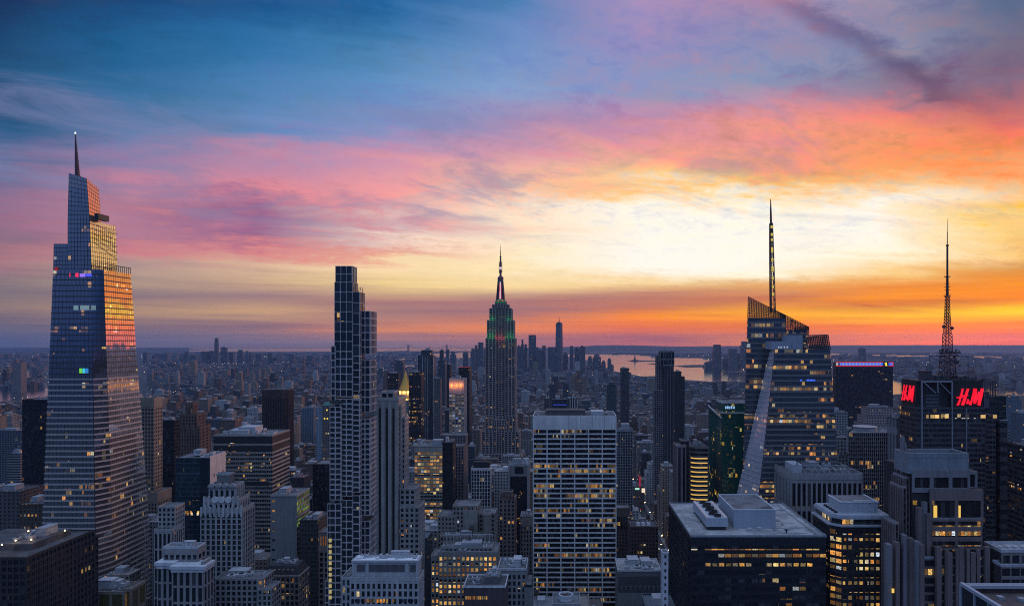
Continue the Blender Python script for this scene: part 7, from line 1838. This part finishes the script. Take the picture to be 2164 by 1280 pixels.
# ------------------------------------------------------------------ the mass of the city
def inside(x, y, poly):
    c_ = False; j = len(poly)-1
    for i in range(len(poly)):
        xi, yi = poly[i]; xj, yj = poly[j]
        if (yi > y) != (yj > y) and x < (xj-xi)*(y-yi)/(yj-yi)+xi: c_ = not c_
        j = i
    return c_
WB_ = [(min(p[0] for p in w_), max(p[0] for p in w_), min(p[1] for p in w_), max(p[1] for p in w_), w_) for w_ in WATER]
def wet(x, y): return any(a <= x <= c_ and d0 <= y <= e and inside(x, y, w_) for a, c_, d0, e, w_ in WB_)
gr = random.Random(21)
cand = []       # (Y, x0, x1, depth, height)
def cap(px, Y):
    if Y < 620: return 1200
    if Y < 800: return 1085
    if Y < 1000: return 985
    if Y < 1300: return 925
    if Y < 1700: return 868
    if Y < 2600: return 822
    if Y < 4000: return 782
    if Y < 6500: return 756
    return 744.5
SHORE = [(1296, 1340, 786, 6600), (1340, 1432, 795, 6300), (1432, 1600, 805, 5600), (1750, 1775, 814, 4900), (1880, 1915, 833, 4600), (2070, 2240, 836, 3760), (-60, 108, 847, 3800)]     # keep the banks low so that the water shows
def try_add(Y, X0, X1, d, h):
    p0, p1 = VX+X0*F/Y, VX+X1*F/Y
    if p1 < -60 or p0 > 2230: return
    top = HZ+(EYE-h)*F/Y
    lim = cap((p0+p1)/2, Y)
    for (a, c_, t_, low, Yh) in HERO_RECTS:
        if p1 > a-3 and p0 < c_+3:
            if Y < Yh and Y+d > Yh-3: return
            if Yh <= Y < Yh+58 and Y < 3000: return
            if Y < Yh: lim = max(lim, low+2)
    if Y > 1000:
        for (a, c_, low, far_) in SHORE:
            if Y < far_ and p1 > a and p0 < c_: lim = max(lim, low)
    if top < lim:
        h = EYE-(lim+gr.uniform(0, 14 if Y < 2500 else 5)-HZ)*Y/F
        if h < 6: return
    cand.append((Y, X0, X1, d, h))
AV = [115+280*k for k in range(-8, 9)]
Y = 470.0
while Y < 2750:
    for row in range(2):
        y0 = Y+9+row*31
        span = y0*.86+80
        for k in range(len(AV)-1):
            x = AV[k]+16
            while x < AV[k+1]-28:
                w_ = gr.choice((15, 18, 22, 26, 30, 38)); w_ = min(w_, AV[k+1]-16-x)
                if w_ > 9 and -span < x < span*.75+60:
                    if y0 < 1000: h = gr.choice((45, 60, 75, 90, 105, 120))*gr.uniform(.8, 1.15)
                    elif y0 < 1700: h = gr.choice((28, 40, 50, 60, 75, 95))*gr.uniform(.8, 1.2)
                    else: h = gr.choice((20, 26, 32, 42, 50, 66))*gr.uniform(.8, 1.2)
                    try_add(y0+gr.uniform(0, 2), x, x+w_-.6, gr.uniform(22, 30), h)
                x += w_
    Y += 80
Y = 2750.0
while Y < 15500:
    step = 42 if Y < 4500 else (64 if Y < 7000 else (105 if Y < 10500 else 170))
    span = Y*.80
    x = -span
    while x < span*.86:
        w_ = step*gr.uniform(.4, .85)
        if gr.random() < (.93 if Y < 7000 else .75):
            yy = Y+gr.uniform(-.3, .3)*step
            if not wet(x+w_/2, yy) and not wet(x, yy+step*.4):
                h = gr.choice((12, 16, 20, 24, 30, 42)) if Y < 5000 else gr.choice((9, 11, 13, 15, 18, 24))
                if gr.random() < .09: h *= gr.uniform(1.6, 3.4)
                try_add(yy, x, x+w_, step*gr.uniform(.3, .6), h)
        x += step*gr.uniform(.8, 1.2)
    Y += step
# what of each shows in the photograph: nearest first, over a coarse grid of the picture
G = 2.0
Wg, Hg = int(2164/G), int(1280/G)
cov = np.zeros((Hg, Wg), bool)
items = [(c_[0], 'c', c_) for c_ in cand]+[(r_[4], 'h', r_) for r_ in HERO_RECTS]
items.sort(key=lambda q: q[0])
shown = []
for Yq, kd, it in items:
    if kd == 'h': x0, x1, t_, bt = it[0], it[1], it[2], 1280
    else:
        _, X0, X1, d, h = it
        x0, x1 = VX+X0*F/Yq, VX+X1*F/Yq; t_ = HZ+(EYE-h)*F/Yq; bt = HZ+EYE*F/Yq
        Yb = Yq+d; x0, x1 = min(x0, VX+X0*F/Yb), max(x1, VX+X1*F/Yb); t_ = min(t_, HZ+(EYE-h)*F/Yb)
    a, c_, e, g2 = max(0, int(x0/G)), min(Wg, int(math.ceil(x1/G))), max(0, int(t_/G)), min(Hg, int(math.ceil(bt/G)))
    if a >= c_ or e >= g2:
        continue
    sl = cov[e:g2, a:c_]
    if kd == 'c':
        v = int(sl.size-sl.sum())
        if v > 0: shown.append((v, it))
    sl[:] = True
shown.sort(key=lambda q: -q[0])
NIND = 240
indiv, rest = shown[:NIND], shown[NIND:]
KINDS_ = [('brown brick', facade_mat((.145,.10,.085), (.016,.018,.022), 3.0, 3.5, .42, .48, .09, .2)), ('grey stone', facade_mat((.25,.245,.24), (.02,.022,.028), 3.1, 3.6, .45, .5, .08, .2)), ('tan brick', facade_mat((.22,.18,.145), (.018,.02,.025), 3.0, 3.4, .42, .5, .09, .2)), ('dark grey', facade_mat((.07,.07,.078), (.014,.016,.02), 2.8, 3.7, .6, .55, .09, .2)), ('pale grey', facade_mat((.36,.36,.365), (.02,.024,.03), 3.2, 3.6, .5, .5, .07, .2)), ('blue glass', facade_mat((.06,.085,.105), (.018,.03,.042), 2.6, 3.7, .78, .66, .10, .2, spec=.6))]
LMK = [(72,'black slab tower'),(210,'tapering glass skyscraper'),(300,'slim brown tower'),(398,'gothic tower'),(440,'blue glass block'),(482,'art deco stepped tower'),(530,'wide banded office block'),(600,'blank grey wall block'),(678,'blackish slab'),(745,'arched stone tower'),(828,'dark-striped tower'),(905,'yellow-lit office block'),(965,'lit hotel tower'),(1017,'slim white grid building'),(1058,'floodlit art deco skyscraper'),(1095,'dark-recessed building'),(1215,'white slab tower'),(1318,'grey gridded apartment tower'),(1405,'pink slab-walled tower'),(1473,'rounded balcony building'),(1535,'green glass tower'),(1680,'faceted glass tower'),(1747,'pier-fronted building'),(1827,'light-banded dark slab'),(1845,'curved-front block'),(2000,'red-letter tower'),(1985,'brown granite tower'),(2130,'dark edge tower')]
ORD = ['first','second','third','fourth','fifth','sixth','seventh','eighth','ninth','tenth','eleventh','twelfth','thirteenth','fourteenth','fifteenth','sixteenth','seventeenth','eighteenth','nineteenth','twentieth']
buckets = {}
for v, (Yq, X0, X1, d, h) in indiv:
    px = VX+(X0+X1)/2*F/Yq; top = HZ+(EYE-h)*F/Yq
    k = gr.choices(range(6), (3, 3, 3, 2, 2, 1))[0]
    lm_ = min(LMK, key=lambda q: abs(q[0]-px))[1]
    buckets.setdefault((k, lm_), []).append((px, top, v, Yq, X0, X1, d, h))
for (k, lm_), lst in buckets.items():
    lst.sort()
    cname, fm = KINDS_[k]
    for i, (px, top, v, Yq, X0, X1, d, h) in enumerate(lst):
        w_ = X1-X0; q = MB(); r = random.Random(int(px*13+top*7))
        style_ = r.random(); tank = False
        if style_ < .35 and h > 30:
            q.box(-w_/2, w_/2, 0, d, 0, h*.8); q.box(-w_*.36, w_*.36, 3, d-3, h*.8, h); hw_ = .36
        elif style_ < .5 and h > 40:
            q.box(-w_/2, w_/2, 0, d, 0, h*.7); q.box(-w_*.42, w_*.42, 2, d-2, h*.7, h*.87); q.box(-w_*.3, w_*.3, 4, d-4, h*.87, h); hw_ = .3
        else:
            q.box(-w_/2, w_/2, 0, d, 0, h); q.box(-w_/2-.3, w_/2+.3, -.35, .25, h-.4, h+1.1, 0, True); q.box(w_/2-.3, w_/2+.3, .25, d, h-.4, h+1.09, 0, True); q.box(-w_/2-.3, -w_/2+.3, .25, d, h-.4, h+1.08, 0, True); q.box(-w_/2, w_/2, d-.3, d+.2, h-.4, h+1.07); hw_ = .5
        pos = ((X0+X1)/2, Yq, 0)
        o = q.build('city_building', fm, None, pos)
        size = 'tall' if h > 70 else ('low' if h < 32 else 'mid-height')
        feat = 'with stepped top' if hw_ < .45 else 'with flat roof'
        bk = MB(); bw_ = w_*hw_; x0_ = -bw_*.5; bk.box(x0_, x0_+bw_*.8, d*.3, d*.65, h, h+r.uniform(2.5, 5))
        for t in range(3): xx = -w_*hw_*.8+r.random()*w_*hw_*1.5; yy = 1.5+r.random()*(d-5); bk.box(xx, xx+r.uniform(1, 2.6), yy, yy+2, h, h+r.uniform(.8, 2))
        bk.build('roof_bulkhead', UNIT if r.random() < .6 else UNIT_PALE, o)
        if r.random() < .35 and Yq < 1900:
            t_ = MB(); x_, y_ = r.uniform(-.25, .25)*w_, d*.75
            for a in range(4): t_.bar((x_+1.2*cos(a*pi/2), y_+1.2*sin(a*pi/2), h), (x_+1.2*cos(a*pi/2), y_+1.2*sin(a*pi/2), h+3.4), .3, 1)
            t_.cyl(x_, y_, h+3.2, h+6.8, 1.9, 1.8, 10, 0); t_.cyl(x_, y_, h+6.8, h+8, 2.0, .05, 10, 1); t_.build('water_tank', [WOODT, DARKM], o); tank = True
            feat = 'with rooftop water tank'
        n_ = len(lst)
        lab = f'{size} {cname} building {feat} near the {lm_}' if n_ == 1 else f'{ORD[min(i, 19)]} {cname} building from left near the {lm_}, {size}'
        tag(o, lab, 'building', 'city buildings between the towers')
if rest:
    q1, q2 = MB(), MB()
    for v, (Yq, X0, X1, d, h) in rest:
        near = Yq < 2750
        q = q1 if near else q2
        q.box(X0, X1, Yq, Yq+d, 0, h)
        if near:
            w_ = X1-X0; q.box(X0+w_*.2, X0+w_*.6, Yq+d*.3, Yq+d*.6, h, h+gr.uniform(3, 6))
            if gr.random() < .3: q.cyl(X0+w_*.75, Yq+d*.7, h, h+6, 1.8, 1.6, 6)
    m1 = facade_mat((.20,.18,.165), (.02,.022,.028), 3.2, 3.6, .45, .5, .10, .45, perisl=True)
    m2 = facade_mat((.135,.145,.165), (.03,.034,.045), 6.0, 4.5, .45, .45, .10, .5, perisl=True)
    tag(q1.build('city_blocks', m1), 'packed mid-height blocks filling the streets between the towers', 'city blocks', None, 'stuff')
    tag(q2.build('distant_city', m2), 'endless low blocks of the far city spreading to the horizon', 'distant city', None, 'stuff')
# lamps scattered through the far streets
lw = [MB(), MB(), MB()]
CL = [(1000*math.exp(gr.random()*2.55), gr.uniform(-10, 2174)) for i in range(190)]
for i in range(3000):
    if i % 3: cY, cx = gr.choice(CL); Yq = cY*(1+gr.gauss(0, .05)); px = cx+gr.gauss(0, 34)
    else: Yq = 1000*math.exp(gr.random()*2.55); px = gr.uniform(-10, 2174)
    x = (px-VX)*Yq/F
    if wet(x, Yq): continue
    z = gr.uniform(8, 26) if Yq < 5000 else gr.uniform(8, 16)
    s_ = Yq/F*gr.uniform(.2, .7)
    lw[gr.choices((0, 1, 2), (5, 4, 1))[0]].lathe(x, Yq, [(z-s_, .05), (z, s_), (z+s_, .05)], 4)
for i in range(420):                                   # street lamps between the nearer towers
    x = gr.choice(AV)+gr.choice((-14, 14)) if i % 2 else gr.uniform(-700, 560); Yq = gr.uniform(520, 1900)
    if not i % 2: Yq = 470+80*round((Yq-470)/80)+gr.choice((-5, 4))
    lw[0 if i % 5 else 1].lathe(x, Yq, [(7.2, .05), (7.8, .75), (8.4, .05)], 5)
for q, nm, c_, p in ((lw[0], 'amber', (1, .55, .2), 1.6), (lw[1], 'white', (1, .9, .75), 1.6), (lw[2], 'bluish', (.6, .85, 1), 1.4)):
    tag(q.build('street_lamps', glow('far_lamp_'+nm, c_, p*1.3)), f'sprinkled {nm} street lamps glinting across the far city', 'street lamps', None, 'stuff')

# ------------------------------------------------------------------ the dusk haze
hzb = MB(); hzb.box(-36000, 36000, -2500, 29000, -1.2, 462, 0, True)
hm_ = bpy.data.materials.new('haze_air'); hm_.use_nodes = True; hm_.node_tree.nodes.clear()
hn = NT(hm_.node_tree); ho = hn.new('ShaderNodeOutputMaterial'); hv = hn.new('ShaderNodeVolumePrincipled')
hv.inputs['Color'].default_value = (.30, .47, .86, 1); hv.inputs['Density'].default_value = HAZE_D; hv.inputs['Anisotropy'].default_value = 0.4
hm_.node_tree.links.new(hv.outputs[0], ho.inputs['Volume'])
hob = hzb.build('haze', hm_); tag(hob, kind='stuff')
hm_.cycles.homogeneous_volume = True
print('things', len([o for o in C.objects if o.parent is None]), 'objects', len(C.objects), 'individual panes', N_WIN, 'cand', len(cand), 'shown', len(shown))
